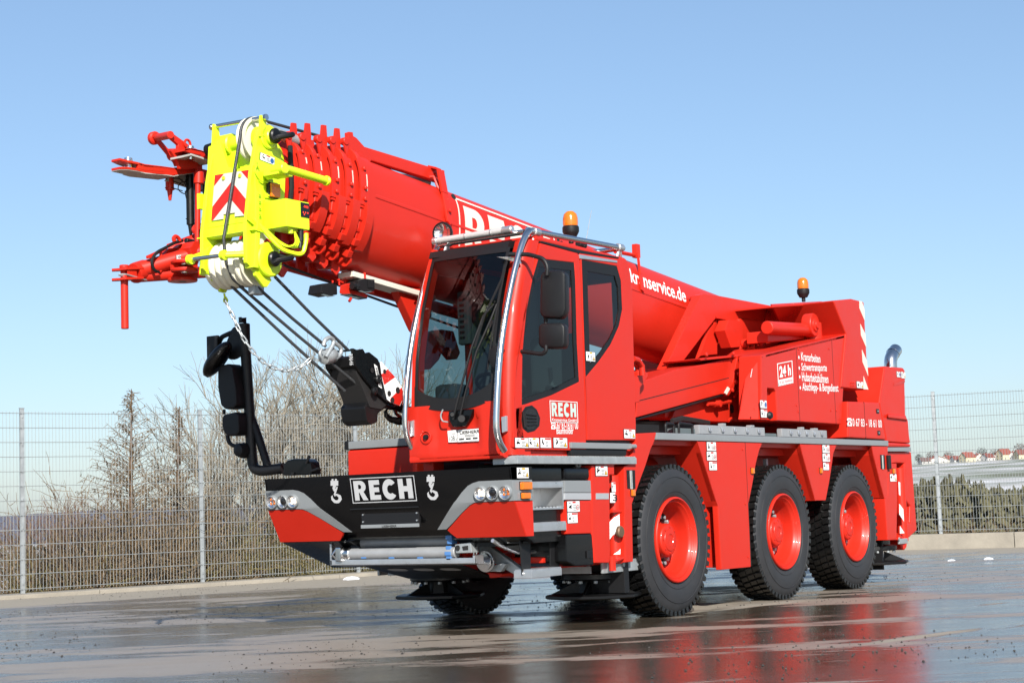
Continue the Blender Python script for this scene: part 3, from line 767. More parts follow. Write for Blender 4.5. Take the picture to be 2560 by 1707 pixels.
for pts in ([(1020,1055),(1122,1055),(1128,1400),(1045,1400)], [(1318,985),(1418,985),(1402,1352),(1318,1352)]):
    side('E', pts, -1.14, .012, blackp, 'step_strap', .003)
for pts in ([(1046,1374),(1126,1374),(1126,1396),(1046,1396)], [(1330,985),(1412,985),(1412,1005),(1330,1005)]):
    o = side('E', pts, -1.143, .004, alu, 'strap_clamp', .001)
    b = B()
    for p in (on('E', (pts[0][0]+12, pts[0][1]+11), 'y', -1.143), on('E', (pts[1][0]-12, pts[0][1]+11), 'y', -1.143)): b.cyl(p, p+V((0, -.01, 0)), .009, 8, .003)
    pieces(b, 'screw', alu, o)
a = on('E', (1135,1355), 'y', -1.22); c = on('E', (1430,1355), 'y', -1.22); serrated(a.x, c.x, -1.22, -1.05, a.z, .058, 'step', 16)
# locker stack
def lock(pts, name, mat, y=YS, dep=.5, bev=.012): return side('E', pts, y, dep, mat, name, bev)
lock([(1456,342),(1706,342),(1712,466),(1458,466)], 'locker', blackg, bev=.03)
lock([(1460,472),(1712,472),(1718,590),(1460,590)], 'locker_band', grey, bev=.004)
lk = lock([(1460,594),(1718,594),(1720,662),(1460,662)], 'locker_band', pm('light_grey', (.42, .44, .46), .4), bev=.004)
lock([(1478,668),(1722,668),(1728,992),(1480,1000)], 'locker_door', red)
lo = lock([(1470,1004),(1738,992),(1744,1300),(1570,1312),(1474,1268)], 'locker', blackg)
b = B(); c = on('E', (1697,1195), 'y', YS); b.box((c.x-.045, YS-.012, c.z-.03), (c.x+.04, YS, c.z+.03), .004); b.out('latch', blackp, lo)
b = B(); c = on('E', (1587,305), 'y', -1.2); b.tube([c+V((.035*math.cos(t*.4), 0, .035*math.sin(t*.4)+.005)) for t in range(16)], .012, 8, closed=True); b.out('lifting_eye', galv, crane)
st('E', (1478,675), (1607,778), YS-.002, 1); st('E', (1482,788), (1586,888), YS-.002, 2); st('E', (1757,327), (1880,428), YS-.012, 0)
# outrigger column
lock([(1722,322),(1945,300),(1948,420),(1900,420),(1905,1255),(1895,1280),(1752,1282),(1728,1000)], 'outrigger_sleeve', red, YS-.008, .35)
b = B(); c = TR('E', [(1766,597),(1890,597),(1890,656),(1766,656)], 'y', YS-.012); b.poly(c, (0, .006, 0), 0); b.out('sleeve_band', pm('light_grey2', (.42, .44, .46), .4), crane, 0)
b = B(); b.box((-1.13, -1.10, .52), (-.82, -.80, 1.33), .01); b.out('outrigger_beam', red, crane)
jx = on('E', (1945,900), 'y', -1.17).x
b = B(); b.cyl((jx, -1.165, .50), (jx, -1.165, 1.24), .062, 24, .006); jk = b.out('jack_cylinder', red, crane)
def wrap(pts, name, mat, parent):
    """foil on the jack cylinder, outline traced in the photo"""
    b = B(); out = []
    P = [on('E', p, 'y', -1.22) for p in pts]
    t = bmesh.new(); t.faces.new([t.verts.new(p) for p in P])
    for k in range(-5, 6): bmesh.ops.bisect_plane(t, geom=t.verts[:]+t.edges[:]+t.faces[:], plane_co=(jx+k*.011, 0, 0), plane_no=(1, 0, 0))
    for v in t.verts: dx = max(-.0615, min(.0615, v.co.x-jx)); v.co.y = -1.165-math.sqrt(.0645**2-dx*dx)
    b.take(t); return b.out(name, mat, parent)
wrap([(1918,892),(1985,800),(1990,950),(1962,1010),(1910,1085),(1918,1040)], 'stripe', white, jk)
wrap([(1968,1195),(1996,1140),(1996,1195)], 'stripe', white, jk)
c = TR('E', [(1913,592),(1953,592),(1953,690),(1913,690)], 'y', -1.232); b = B(); b.poly(c, (0, .01, 0)); n3 = b.out('number_sticker', white, crane, 0)
text('3', (c[0].x+.02, -1.234, c[2].z+.015), (.075, 0, 0), (0, 0, c[0].z-c[2].z-.03), dark, n3, .01)
c = TR('E', [(1913,490),(1953,490),(1953,588),(1913,588)], 'y', -1.232); sticker((c[0].x, -1.233, c[3].z), (c[1].x-c[0].x, 0, 0), (0, 0, c[0].z-c[3].z), crane, 2)
b = B(); p = on('E', (1915,775), 'y', -1.22); b.box((p.x, -1.235, p.z-.012), (p.x+.24, -1.20, p.z+.012), .004); b.out('bracket', red, crane)
b = B(); p = on('E', (1998,975), 'y', -1.26); b.rev(p, (0, -1, 0), [(.05, -.01), (.05, .01), (.042, .02), (0, .022)], 18); b.out('pin_end', pm('rusty_steel', (.16, .10, .06), .6, metal=.5), crane)
b = B(); p = on('E', (2000,1230), 'y', -1.24); b.tube([p+V((-.13, 0, -.03)), p+V((.06, 0, .0))], .016, 8); b.tube([p+V((-.13, 0, .02)), p+V((-.13, 0, -.1))], .03, 8); b.out('locking_pin', red, crane)
# support feet, front pair and rear pair
for fx_, s in ((-.80, 1), (-.80, -1), (4.95, 1), (4.95, -1)):
    cx, cy = (fx_+.04, -.82*s) if fx_ < 0 else (fx_+.28, -.95*s)
    b = B(); rot = math.radians(17*s)
    def oct_(r, z): return [V((cx+r*math.cos(rot+math.pi/8+k*math.pi/4), cy+r*math.sin(rot+math.pi/8+k*math.pi/4), z)) for k in range(8)]
    b.loft([oct_(.40, .205), oct_(.42, .215), oct_(.42, .235), oct_(.405, .242), oct_(.13, .25), oct_(.11, .36)])
    for k in range(4):
        a = rot+k*math.pi/2; d = V((math.cos(a), math.sin(a), 0)); e = V((-d.y, d.x, 0))*.012
        b.poly([V((cx, cy, .24))+d*.12-e, V((cx, cy, .24))+d*.38-e, V((cx, cy, .35))+d*.13-e], e*2)
    ft = b.out('support_foot', blackm, crane)
    b = B(); b.rev((cx, cy, .36), (0, 0, 1), [(0, 0), (.26, 0), (.275, .012), (.275, .05), (.26, .062), (.1, .07), (0, .07)], 36)
    for k in range(12): a = k*math.pi/6+.1; b.cyl((cx+.25*math.cos(a), cy+.25*math.sin(a), .335), (cx+.25*math.cos(a), cy+.25*math.sin(a), .36), .018, 8, .004, 1)
    b.out('foot_ring', [blackm, galv], ft)
    b = B(); L_ = .45 if fx_ < 0 else .10; b.box((cx-L_, cy-s*.36-.012, .43), (cx+(.34 if fx_ < 0 else .16), cy-s*.36+.012, .53 if fx_ < 0 else .49), .006); b.box((cx-L_, cy-.25, .43), (cx-L_+.02, cy+.25, .49), .004); b.cyl((cx, cy, .42), (cx, cy, .7), .055, 16)
    b.cyl((cx-.12, cy-s*.36-s*.014, .49), (cx-.12, cy-s*.36-s*.022, .49), .02, 10)
    b.out('foot_bracket', galv, crane)
b = B(); b.box((-1.9, -1.05, .55), (-.7, -.7, .60), .01); b.box((-1.7, -1.1, .50), (-1.0, -1.0, .56), .01); b.out('outrigger_base', red, crane)
b = B(); b.box((-.88, -1.2, .25), (-.80, -.86, .70), .004); b.out('mud_flap', blackp, crane)
b = B(); b.box((5.02, -1.15, .15), (5.06, -.86, .62), .004); b.out('mud_flap', blackp, crane)

# ---------------------------------------------------------------- tubes and gear under the bumper
b = B(); P = TR('P', [(360,235),(1440,195)], 'x', -2.25); b.cyl(P[0], V((P[0].x, P[1].y, P[0].z)), .045, 20, .004); b.cyl(P[0]+V((.02, 0, .035)), V((P[0].x+.02, P[1].y, P[0].z+.035)), .045, 20, .004); b.out('front_tube', greyt, crane)
P = TR('P', [(380,335),(1450,330)], 'x', -2.33); zt2 = (P[0].z+P[1].z)/2
b = B(); b.cyl((-2.33, P[0].y, zt2), (-2.33, P[1].y-.02, zt2), .046, 20, .004); b.out('front_tube', greyt, crane)
b = B(); b.cyl((-2.33, P[0].y+.10, zt2+.005), (-2.33, P[0].y-.03, zt2), .056, 12, .012); b.box((-2.40, P[0].y+.04, zt2-.06), (-2.27, P[0].y+.10, zt2+.06), .012); b.tube([(-2.38, P[0].y+.1, zt2+.04), (-2.40, P[0].y+.13, zt2), (-2.36, P[0].y+.1, zt2-.05)], .012, 8); b.out('coupling', steel, crane)
P = TR('P', [(190,420),(1660,415)], 'x', -2.36); zt3 = (P[0].z+P[1].z)/2
b = B(); b.prism([(-2.37, zt3+.022), (-2.355, zt3+.022), (-2.355, zt3-.012), (-2.18, zt3-.03), (-2.18, zt3-.04), (-2.37, zt3-.022)], P[1].y, P[0].y, .004); b.prism([(-2.37, zt3-.022), (-2.36, zt3-.022), (-2.36, zt3+.12), (-2.30, zt3+.16), (-2.37, zt3+.16)], P[0].y-.02, P[0].y, .002)
b.box((-2.372, P[1].y, zt3-.022), (-2.25, P[1].y+.02, zt3+.04), .003); tray = b.out('tube_tray', alu, crane)
b = B(); c = TR('P', [(1445,245),(1608,222),(1620,330),(1455,335)], 'x', -2.38); b.poly(c, (.10, 0, 0), .008); br = b.out('tube_bracket', galv, crane)
b = B(); c = TR('P', [(1520,265),(1580,255),(1582,300),(1530,305)], 'x', -2.383); b.poly(c, (.004, 0, 0)); c = on('P', (1478,280), 'x', -2.381); b.cyl(c, c+V((-.006, 0, 0)), .022, 14); b.out('slot', dark, br, 0)
for pp in ((1385,165), (1375,330)):
    b = B(); c = on('P', pp, 'x', -2.37); b.box((c.x, c.y-.03, c.z-.06), (c.x+.08, c.y+.02, c.z+.055), .006); b.box((c.x-.01, c.y-.035, c.z-.02), (c.x, c.y+.025, c.z+.01), .003); b.out('tube_clamp', bluep, crane)
for pp in ((565,175), (845,170), (1130,170), (340,235)):
    b = B(); c = on('P', pp, 'x', -2.2); b.box((c.x, c.y-.03, c.z-.03), (c.x+.05, c.y+.03, c.z+.03), .008); b.out('tube_clamp', bluep, crane)
for xx in (520, 800, 1090):
    b = B(); c = on('P', (xx,380), 'x', -2.37); b.box((c.x, c.y-.025, c.z-.006), (c.x+.03, c.y+.025, c.z+.006), .002); b.out('tube_clamp', bluep, crane)
# skid plate with oval holes
def ovl(cy, cz, w, h, x): return [V((x, cy+w*math.cos(t)*(1 if abs(math.cos(t)) < .9 else 1), cz+h*math.sin(t))) for t in [i*math.pi/8 for i in range(16)]]
P = TR('P', [(545,462),(1515,450),(1690,582),(795,585)], 'x', -2.15)
b = B(); b.box((-2.20, P[1].y, .44), (-1.9, P[0].y-.1, .452)); 
b = B(); q0, q1 = V((-2.2, .52, .56)), V((-2.2, -.47, .56)); q2, q3 = V((-1.75, -.47, .44)), V((-1.75, .42, .44))
b.poly([q0, q1, q2, q3], (0, 0, -.012)); plate = b.out('skid_plate', blackm, crane)
b = B()
for k in range(3):
    cy = .26-k*.27; m_ = V((-2.10, cy, .533)); d = (q3-q0); d.y = 0; d.normalize()
    b.poly([m_+V((0, 1, 0))*(.10*math.copysign(abs(math.cos(t))**.6, math.cos(t)))+d*(.05*math.sin(t))-V((.0, 0, .015)) for t in [i*math.pi/8 for i in range(16)]], None)
b.out('plate_hole', greyt, plate, 0)
# rollers, levers and lines behind the step straps
c = on('P', (1790,415), 'x', -2.1)
b = B(); b.rev(c+V((-.05, 0, 0)), (-1, 0, -.1), [(0, -.02), (.075, -.02), (.085, -.01), (.085, .0), (.05, .004), (.05, .015), (.07, .018), (.07, .025), (.02, .03), (.018, .045), (0, .05)], 24); b.out('rope_pulley', steel, crane)
b = B()
P = TR('P', [(1600,200),(1730,210),(2130,500),(2040,545),(1690,345)], 'x', -2.05); b.poly(P, (.06, 0, 0), .008); b.out('lever_arm', galv, crane)
b = B(); P = TR('P', [(1690,500),(1930,430),(1970,440),(1915,520),(1730,518)], 'x', -2.1); b.poly(P, (.05, 0, 0), .006); b.out('lever_arm', galv, crane)
b = B(); P = TR('E', [(905,1100),(1460,1085),(1460,1160),(905,1155)], 'y', -.85); b.poly(P, (0, .05, 0), .008); b.out('cross_bar', galv, crane)
b = B(); P = TR('P', [(1830,205),(1900,250),(1990,290),(2080,325),(2180,330),(2280,315),(2352,300)], 'y', -.95); b.tube(P, .016, 8); b.out('hydraulic_line', alu, crane)
b = B(); P = TR('E', [(1130,1170),(1470,1160),(1480,1290),(1180,1340),(1130,1330)], 'y', -.7); b.poly(P, (0, .2, 0), .01); b.out('outrigger_box', red, crane)
b = B(); P = TR('E', [(860,1370),(1060,1350),(1040,1425),(930,1410)], 'y', -.5); b.poly(P, (0, .2, 0), .01); P = TR('E', [(700,1370),(860,1385),(820,1420),(720,1430)], 'x', -1.9); b.poly(P, (.2, 0, 0), .01); b.out('steering_link', red, crane)
b = B(); b.box((-2.05, -.55, .62), (-1.9, .55, .98), .01); b.out('front_cross_member', red, crane)
b = B(); b.tube(TR('P', [(1640,265),(1640,350),(1660,385),(1668,350),(1665,280)], 'x', -2.2), .006, 6, .01, True); b.out('snap_hook', steel, crane)
# box with grey lid on the far half of the deck
b = B(); P = TR('D', [(1045,212),(1745,185),(1728,445),(1030,470)], 'x', -1.6); b.box((-1.6, P[1].y-.1, 1.30), (-.75, P[0].y, 1.565), .03); b.out('carrier_box', red, crane)
b = B(); P = TR('D', [(1045,130),(1745,100)], 'x', -1.6); b.box((-1.61, .40, 1.567), (-.75, P[0].y+.01, 1.635), .006); lid = b.out('box_lid', grey, crane)
b = B(); b.box((-1.615, P[0].y-.03, 1.562), (-1.5, P[0].y+.016, 1.641), .006); b.out('lid_end', blackp, lid)
b = B(); b.box((-1.5, .25, 1.0), (-.8, .42, 1.75), .01); b.out('cable_reel_housing', blackp, crane)
# mirror post at the far front corner
def X_(pts, x): return TR('I', pts, 'x', x)
b = B(); c = X_([(745,1400),(745,1310),(775,1275),(830,1262),(930,1262),(965,1290),(978,1350),(978,1390)], -2.55)
b.poly(c, (.12, 0, 0), .01); mb = b.out('mirror_pivot_box', blackg, crane)
b = B(); b.tube(X_([(930,1300),(960,1240)], -2.57), .012, 8); b.tube(X_([(975,1365),(1035,1342)], -2.57), .012, 8); p = X_([(825,1383)], -2.56)[0]; b.cyl(p, p+V((-.015, 0, 0)), .012, 8); b.out('lever', blackp, mb)
b = B(); b.tube(X_([(750,1338),(560,1365),(500,1335),(487,1230),(470,900),(440,420),(425,165)], -2.47), .046, 14, .09); b.tube(X_([(620,1330),(545,1090),(475,900)], -2.45), .036, 12); mpst = b.out('mirror_post', blackp, crane)
b = B(); b.cyl(X_([(425,160)], -2.47)[0]+V((0, 0, -.25)), X_([(425,160)], -2.47)[0], .052, 14, .006); b.tube(X_([(430,300),(330,230),(240,270),(215,330)], -2.5), .022, 8, .03); b.box(X_([(385,150)], -2.5)[0], X_([(440,115)], -2.44)[0], .006)
b.hull(X_([(330,180),(420,170),(420,420),(350,465),(280,450),(270,330)], -2.52)+X_([(330,220),(420,200),(420,400),(350,440),(300,420),(290,340)], -2.36), .03); b.out('mirror_arm', blackp, mpst)
def mirror_head(P, dep, name='mirror'):
    b = B(); b.poly(P, dep, .035); return b.out(name, blackp, mpst)
mirror_head(X_([(205,540),(225,500),(300,485),(325,520),(355,690),(362,820),(340,850),(270,862),(230,830),(205,680)], -2.62), (.16, 0, 0))
mirror_head(X_([(240,930),(255,900),(355,880),(378,910),(382,1040),(365,1070),(285,1078),(255,1050),(240,990)], -2.62), (.15, 0, 0))
b = B(); c = X_([(205,450)], -2.62)[0]; d = (X_([(130,560)], -2.62)[0]-X_([(280,340)], -2.62)[0]).normalized(); nn = d.cross(V((1, 0, 0))).normalized()
ring = []
for k, (sc_, of) in enumerate(((.6, .06), (.95, .03), (1.0, 0), (.9, -.03), (.55, -.05))): ring.append([c+d*(.20*sc_*math.cos(t))+V((1, 0, 0))*(.10*sc_*math.sin(t))+nn*of*.9 for t in [i*math.pi/9 for i in range(18)]])
b.loft(ring); b.out('mirror', blackg, mpst, 60)
b = B(); c2 = X_([(180,370)], -2.55)[0]; b.box(c2+V((-.01, -.05, -.12)), c2+V((.02, .08, .12)), .005); b.out('mirror_plate', blackp, mpst)
b = B(); b.tube(X_([(262,860),(262,900)], -2.55), .014, 8); b.tube(X_([(290,1070),(300,1130),(340,1160),(400,1150)], -2.55), .018, 8, .04); c = X_([(420,1195)], -2.52)[0]
b.rev(c, (1, 0, 0), [(0, -.09), (.05, -.07), (.07, 0), (.06, .06), (0, .08)], 16); pieces(b, 'mirror_arm', blackp, mpst)

# ---------------------------------------------------------------- rear end
def R_(pts, y, dep, mat, name, bev=.02, parent=crane, holes=()): return side('R', pts, y, dep, mat, name, bev, parent, holes)
R_([(240,196),(362,206),(374,225),(378,275),(372,300),(377,520),(394,548),(402,650),(410,700),(255,690),(252,680),(206,435)], YS, .55, red, 'exhaust_housing')
R_([(0,425),(205,432),(250,676),(0,662)], YS, 2.3, red, 'engine_hood')
hd = R_([(262,726),(411,725),(414,752),(262,752)], YS-.006, .5, grey, 'rear_band', .003)
R_([(258,692),(409,702),(412,724),(262,724)], YS, 2.4, red, 'rear_body')
R_([(260,753),(414,754),(430,960),(446,1180),(452,1268),(398,1318),(346,1330),(344,1300),(372,1280),(370,1225),(405,1215),(408,1110),(385,1080),(372,1060),(370,830),(312,828),(275,835),(262,840)], YS+.03, 2.4, red, 'rear_body')
side('R', [(265,835),(318,830),(322,1060),(318,1330),(258,1332),(240,1060),(248,1050),(262,1040)], YS-.012, .25, red, 'rear_outrigger_sleeve')
jx2 = on('R', (352,1100), 'y', -1.2).x
b = B(); b.cyl((jx2, -1.19, .45), (jx2, -1.19, 1.30), .062, 20, .006); jk2 = b.out('jack_cylinder', red, crane)
def flat(fr, pts, y, mat, name, parent, dep=.004):
    b = B(); b.poly(TR(fr, pts, 'y', y), (0, dep, 0)); return b.out(name, mat, parent, 0)
flat('R', [(337,1095),(362,1130),(366,1210),(337,1165)], -1.256, white, 'stripe', jk2); flat('R', [(341,1240),(370,1285),(341,1288)], -1.256, white, 'stripe', jk2); flat('R', [(331,950),(341,955),(343,1042),(335,1035)], -1.254, white, 'number_sticker', jk2)
b = B(); c = on('R', (366,1348), 'y', -1.12); c2 = on('R', (440,1290), 'y', -1.2); b.cyl(c, V((c.x+.15, c.y+1.9, c.z+.0)), .085, 24, .012); b.out('rear_underrun_bar', red, crane)
b = B(); P = TR('R', [(335,1300),(345,1290),(340,1320),(325,1330)], 'y', -1.24); b.poly(P, (0, .05, 0), .004); b.tube(TR('R', [(340,1310),(355,1325),(350,1345)], 'y', -1.24), .015, 8); b.out('locking_pin', red, crane)
marker('R', (295,881), YS-.013, .055, .055); st('R', (273,900), (319,948), YS-.014, 0)
b = B(); c = on('R', (262,822), 'y', YS-.02); b.box((c.x-.035, YS-.05, c.z-.08), (c.x+.03, YS-.012, c.z+.08), .01); b.out('lamp_housing', blackp, crane)
for p in ((193,490), (201,632)):
    b = B(); c = on('R', p, 'y', YS-.002); b.box((c.x-.04, YS-.006, c.z-.025), (c.x+.04, YS, c.z+.025), .004); b.box((c.x-.012, YS-.012, c.z-.008), (c.x+.012, YS-.004, c.z+.008), .002, 1); b.out('hood_lock', [blackp, alu], crane)
st('R', (317,230), (344,270), YS-.003, 4); st('R', (346,232), (376,278), YS-.003, 0)
# recess ledges moulded into the exhaust housing
b = B(); b.hull(TR('R', [(300,305),(372,290),(372,302),(330,318),(298,325)], 'y', YS-.004)+TR('R', [(300,320),(372,302),(298,325)], 'y', YS+.02)); b.out('housing_ledge', red, crane)
b = B(); b.hull(TR('R', [(262,512),(372,522),(385,545),(262,530)], 'y', YS-.03)+TR('R', [(262,540),(390,555),(262,505),(375,515)], 'y', YS+.005), .006); b.out('housing_ledge', red, crane)
# seams and phone number
b = B(); p = TR('R', [(105,430),(118,668)], 'y', YS-.002); b.box((p[0].x-.003, YS-.002, p[1].z), (p[0].x+.003, YS+.01, p[0].z)); b.out('seam', dark, crane)
p = on('G', (1745,1280), 'y', YS-.004); q = on('G', (2002,1238), 'y', YS-.004); p2 = on('G', (1780,1285), 'y', YS-.004); q2 = on('G', (2000,1292), 'y', YS-.004)
text('0 67 83 - 18 61 00', (p2.x+.02, YS-.004, p2.z+.005), (q.x-p2.x-.02, 0, 0), (0, 0, .088), white, crane, .01)
def phone(p, w, h, parent):
    b = B(); n = V((0, -.001, 0))
    def q(u, v): return V((p.x+w*u, p.y, p.z+h*v))
    b.poly([q(u, v) for u, v in ((0,0),(1,0),(1,.32),(.75,.62),(.25,.62),(0,.32))], None); b.poly([q(u, v) for u, v in ((0,.66),(.2,.62),(.25,.76),(.75,.76),(.8,.62),(1,.66),(.98,.9),(.8,1),(.2,1),(.02,.9))], None)
    b.poly([q(.5+.17*math.cos(t), .30+.2*math.sin(t))+n for t in [i*.8 for i in range(8)]], None, 0, 1)
    return b.out('phone_symbol', [white, red], parent, 0)
phone(V((p.x, YS-.004, p2.z+.005)), p2.x-p.x, .088, crane)
# exhaust pipe
c = on('R', (278,198), 'y', -1.02); 
b = B(); b.tube([c+V((0, 0, -.1)), c+V((0, 0, .07)), c+V((.09, .0, .15)), c+V((.20, 0, .21))], .078, 20, .07); 
b.out('exhaust_pipe', steel, crane)
b = B(); 
for d_, r_ in (((.10, 0, .157), .083),): b.rev(c+V(d_), (.11, 0, .06), [(.079, -.015), (r_, -.008), (r_, .008), (.079, .015)], 20)
b.out('pipe_clamp', steel, crane)
b = B(); P = TR('R', [(134,226),(232,222),(215,300),(190,435),(10,420),(10,350),(134,350)], 'y', -.75); b.poly(P, (0, 1.4, 0), .01); b.out('engine_cover', red, crane)
b = B(); P = TR('R', [(165,340),(205,338),(178,430),(165,430)], 'y', -.95); b.poly(P, (0, .05, 0), .004); b.out('intake_plate', blackp, crane)

# ================================================================ CRANE: superstructure
def G_(pts, y, dep, mat, name, bev=.02, parent=crane, fr='G'): return side(fr, pts, y, dep, mat, name, bev, parent)
b = B(); b.cyl((1.55, 0, 1.565), (1.55, 0, 1.80), .72, 48, .02); b.out('slewing_ring', blackm, crane)
b = B(); b.prism([(.95, 1.80), (3.9, 1.80), (3.9, 2.05), (2.7, 2.42), (1.7, 2.1), (.95, 1.95)], -.66, .95, .015); b.out('turntable', red, crane)
# side cover with lettering
YC = -1.2
cov = G_([(1095,745),(1350,680),(1740,588),(1700,1268),(1380,1246),(1216,1240),(1204,1020),(1192,1000),(1142,996),(1142,1235),(1095,1232)], YC, .25, red, 'side_cover', .012)
# front cheek of the cover, leaning back
P = TR('G', [(1095,745),(1095,1232)], 'y', YC); Q = TR('G', [(1000,752),(920,1232)], 'y', -1.02)
b = B(); b.poly([P[0]+V((.01, .02, 0)), P[1]+V((.01, .02, 0)), Q[1], Q[0]], (.05, .03, 0), .01); b.out('cover_cheek', red, crane)
b = B(); P2 = TR('G', [(1000,752),(1095,745),(1350,680),(1740,588)], 'y', YC); P2[0] = Q[0]
b.poly([P[0]+V((0, 0, .0)), P2[2], P2[3], P2[3]+V((0, .75, .02)), P2[2]+V((0, .7, .02)), Q[0]+V((.3, .4, .05)), Q[0]], (0, 0, -.04), .008); b.out('cover_top', red, crane)
# grip recess and knob
b = B(); c = TR('G', [(1120,985),(1230,985),(1240,1238),(1120,1234)], 'y', YC+.075); b.poly(c, (0, .03, 0), .004); 
b.out('grip_panel', red, crane)
b = B(); c = on('G', (1160,1200), 'y', YC-.03); b.rev(c, (0, -1, 0), [(0, -.03), (.03, -.02), (.042, .0), (.03, .022), (0, .03)], 16); b.out('knob', blackp, crane)
b = B()
for xx, y0, y1 in ((1358, 684, 1244), (1625, 620, 1262)):
    p = TR('G', [(xx,y0),(xx,y1)], 'y', YC-.001); b.box((p[0].x-.003, YC-.0015, p[1].z), (p[0].x+.003, YC+.01, p[0].z-.02))
b.out('seam', dark, crane)
b = B()
for p in TR('G', [(1605,700),(1720,710),(1375,700),(1360,1125),(1375,1175),(1620,1165),(1660,1165),(940,1155),(1040,1150)], 'y', YC): b.cyl(p, p+V((0, -.007, 0)), .012, 8, .003)
pieces(b, 'bolt', red, crane)
st('G', (1085,1085), (1138,1148), YC-.006, 4); st('G', (1090,1153), (1142,1218), YC-.006, 2)
p = TR('G', [(1035,785),(1060,783),(1052,912),(1012,914)], 'y', -1.09); 
b = B(); b.poly([q+V((-.012, -.012, 0)) for q in p], (0, .004, 0)); ws = b.out('warning_sticker', white, crane, 0)
b = B(); c = sum(p, V())/4+V((-.014, -.014, -.06)); b.box(c-V((.03, .001, .05)), c+V((.03, .001, .05))); c2 = c+V((.01, 0, .12)); b.box(c2-V((.04, .001, .05)), c2+V((.03, .001, .05)), 0, 1); b.out('pictogram', [dark, bluep], ws, 0)
# lettering on the cover
def tx(s, fr, a, b_, y, h, bold=.03, mat=white, name='lettering', parent=crane):
    """a line of print from photo point a (lower left) to b (lower right end), cap height h metres"""
    p = on(fr, a, 'y', y); q = on(fr, b_, 'y', y); return text(s, p, (q.x-p.x, 0, q.z-p.z), (0, 0, h), mat, parent, bold, name)
yl = YC-.003
tx('Kranarbeiten', 'S', (1424,866), (1612,890), yl, .088, .014); tx('Schwertransporte', 'S', (1428,988), (1676,995), yl, .105, .014)
tx('Hubarbeitsbühnen', 'S', (1432,1068), (1690,1090), yl, .095, .014); tx('Abschlepp- & Bergedienst', 'S', (1437,1184), (1790,1196), yl, .110, .014)
for p in ((1400,836), (1404,940), (1409,1026), (1414,1133)):
    c = on('S', p, 'y', yl); b = B(); b.poly([c+V((.016*math.cos(t*.5), 0, .018*math.sin(t*.5))) for t in range(12)], None); b.out('bullet', white, crane, 0)
pa = on('S', (1180,895), 'y', yl); pb = on('S', (1332,865), 'y', yl); pc = on('S', (1350,1085), 'y', yl); pd = on('S', (1203,1120), 'y', yl)
U = ((pb-pa)+(pc-pd))/2; W = ((pa-pd)+(pb-pc))/2; W.x = 0; o_ = (pa+pb+pc+pd)/4-U/2-W/2
lay(frame_bm(.035, .75), 'letter_frame', o_, U, W, white, crane)
b = B(); b.poly([o_+U*x+W*y for x, y in ((.02,.02),(.98,.02),(.98,.27),(.02,.27))], None); fl_ = b.out('letter_panel', white, crane, 0)
text('24 Std. Notdienst', o_+U*.08+W*.09+V((0, -.001, 0)), U*.84, W*.12, redprint, fl_, .006)
text('24 h', o_+U*.13+W*.36, U*.74, W*.50, white, crane, .035)
# ballast tower with striped edge
tw = G_([(1638,338),(1650,334),(1780,322),(1870,345),(1905,1008),(1800,1000),(1698,990),(1735,590)], YC-.02, .9, red, 'ballast_tower', .018)
b = B(); P = TR('G', [(1638,338),(1780,322)], 'y', YC-.02)
def stripe(pts): 
    b = B(); b.poly(TR('G', pts, 'y', YC-.0225), (0, .004, 0)); return b.out('stripe', cream, tw, 0)
stripe([(1836,338),(1854,342),(1874,400),(1876,490),(1836,395)]); stripe([(1843,512),(1882,590),(1888,692),(1848,600)]); stripe([(1855,705),(1893,790),(1902,905),(1860,800)]); stripe([(1867,905),(1903,1005),(1868,1003)])
st('G', (1813,943), (1866,998), YC-.024, 0)
b = B()
for i in range(6): c = on('G', (1768+(i % 3)*12, 955+(i//3)*20), 'y', YC-.02); b.cyl(c, c+V((0, -.008, 0)), .012, 8, .003)
pieces(b, 'bolt', red, tw)
# tray between tower and boom foot
t0 = TR('G', [(1180,374),(1560,352),(1632,360)], 'y', -.86); t1 = TR('G', [(1600,497),(1235,502)], 'y', -.50)
b = B(); b.poly([t0[0], t0[1], t1[0], t1[1]], (0, .03, .02), .004); b.out('winch_guard', red, crane)
b = B(); b.poly([t0[1], t0[2], t1[0]+V((.2, 0, .06)), t1[0]], (0, .03, .02), .004); b.out('winch_guard', red, crane)
b = B(); a = t0; b.poly([a[0], a[1], a[1]+V((0, 1.3, .0)), a[0]+V((0, 1.3, .0))], (0, 0, -.02), .004); b.out('winch_cover', red, crane)
b = B(); b.prism([(3.1, 2.4), (4.75, 2.5), (4.75, 3.0), (3.1, 2.95)], -.45, .8, .04); b.out('winch_housing', red, crane)
# horizontal cylinder with eye
a = on('S', (1085,545), 'y', -.95); e = on('S', (1500,500), 'y', -.95); e.z = a.z+.05
b = B(); b.cyl(a, e, .07, 22, .008); b.out('ballast_cylinder', red, crane)
b = B(); c = on('S', (1530,520), 'y', -1.0); b.rev(c+V((0, .08, 0)), (0, -1, 0), [(0, 0), (.12, 0), (.13, .012), (.13, .10), (.12, .115), (.075, .115), (.07, .13), (.045, .135), (.04, .15), (0, .15)], 26); b.out('cylinder_eye', red, crane)
b = B(); c = on('S', (1540,640), 'y', -.95); b.cyl(c+V((0, 0, -.05)), c+V((0, 0, .16)), .10, 22, .01); b.out('stub', red, crane)
G_([(1095,575),(1455,540),(1478,545),(1478,660),(1100,688)], -.9, .25, red, 'cylinder_bed', .012, fr='S')
G_([(1600,540),(1655,545),(1690,600),(1690,640),(1600,640)], -.8, .1, red, 'bracket', .008, fr='S')
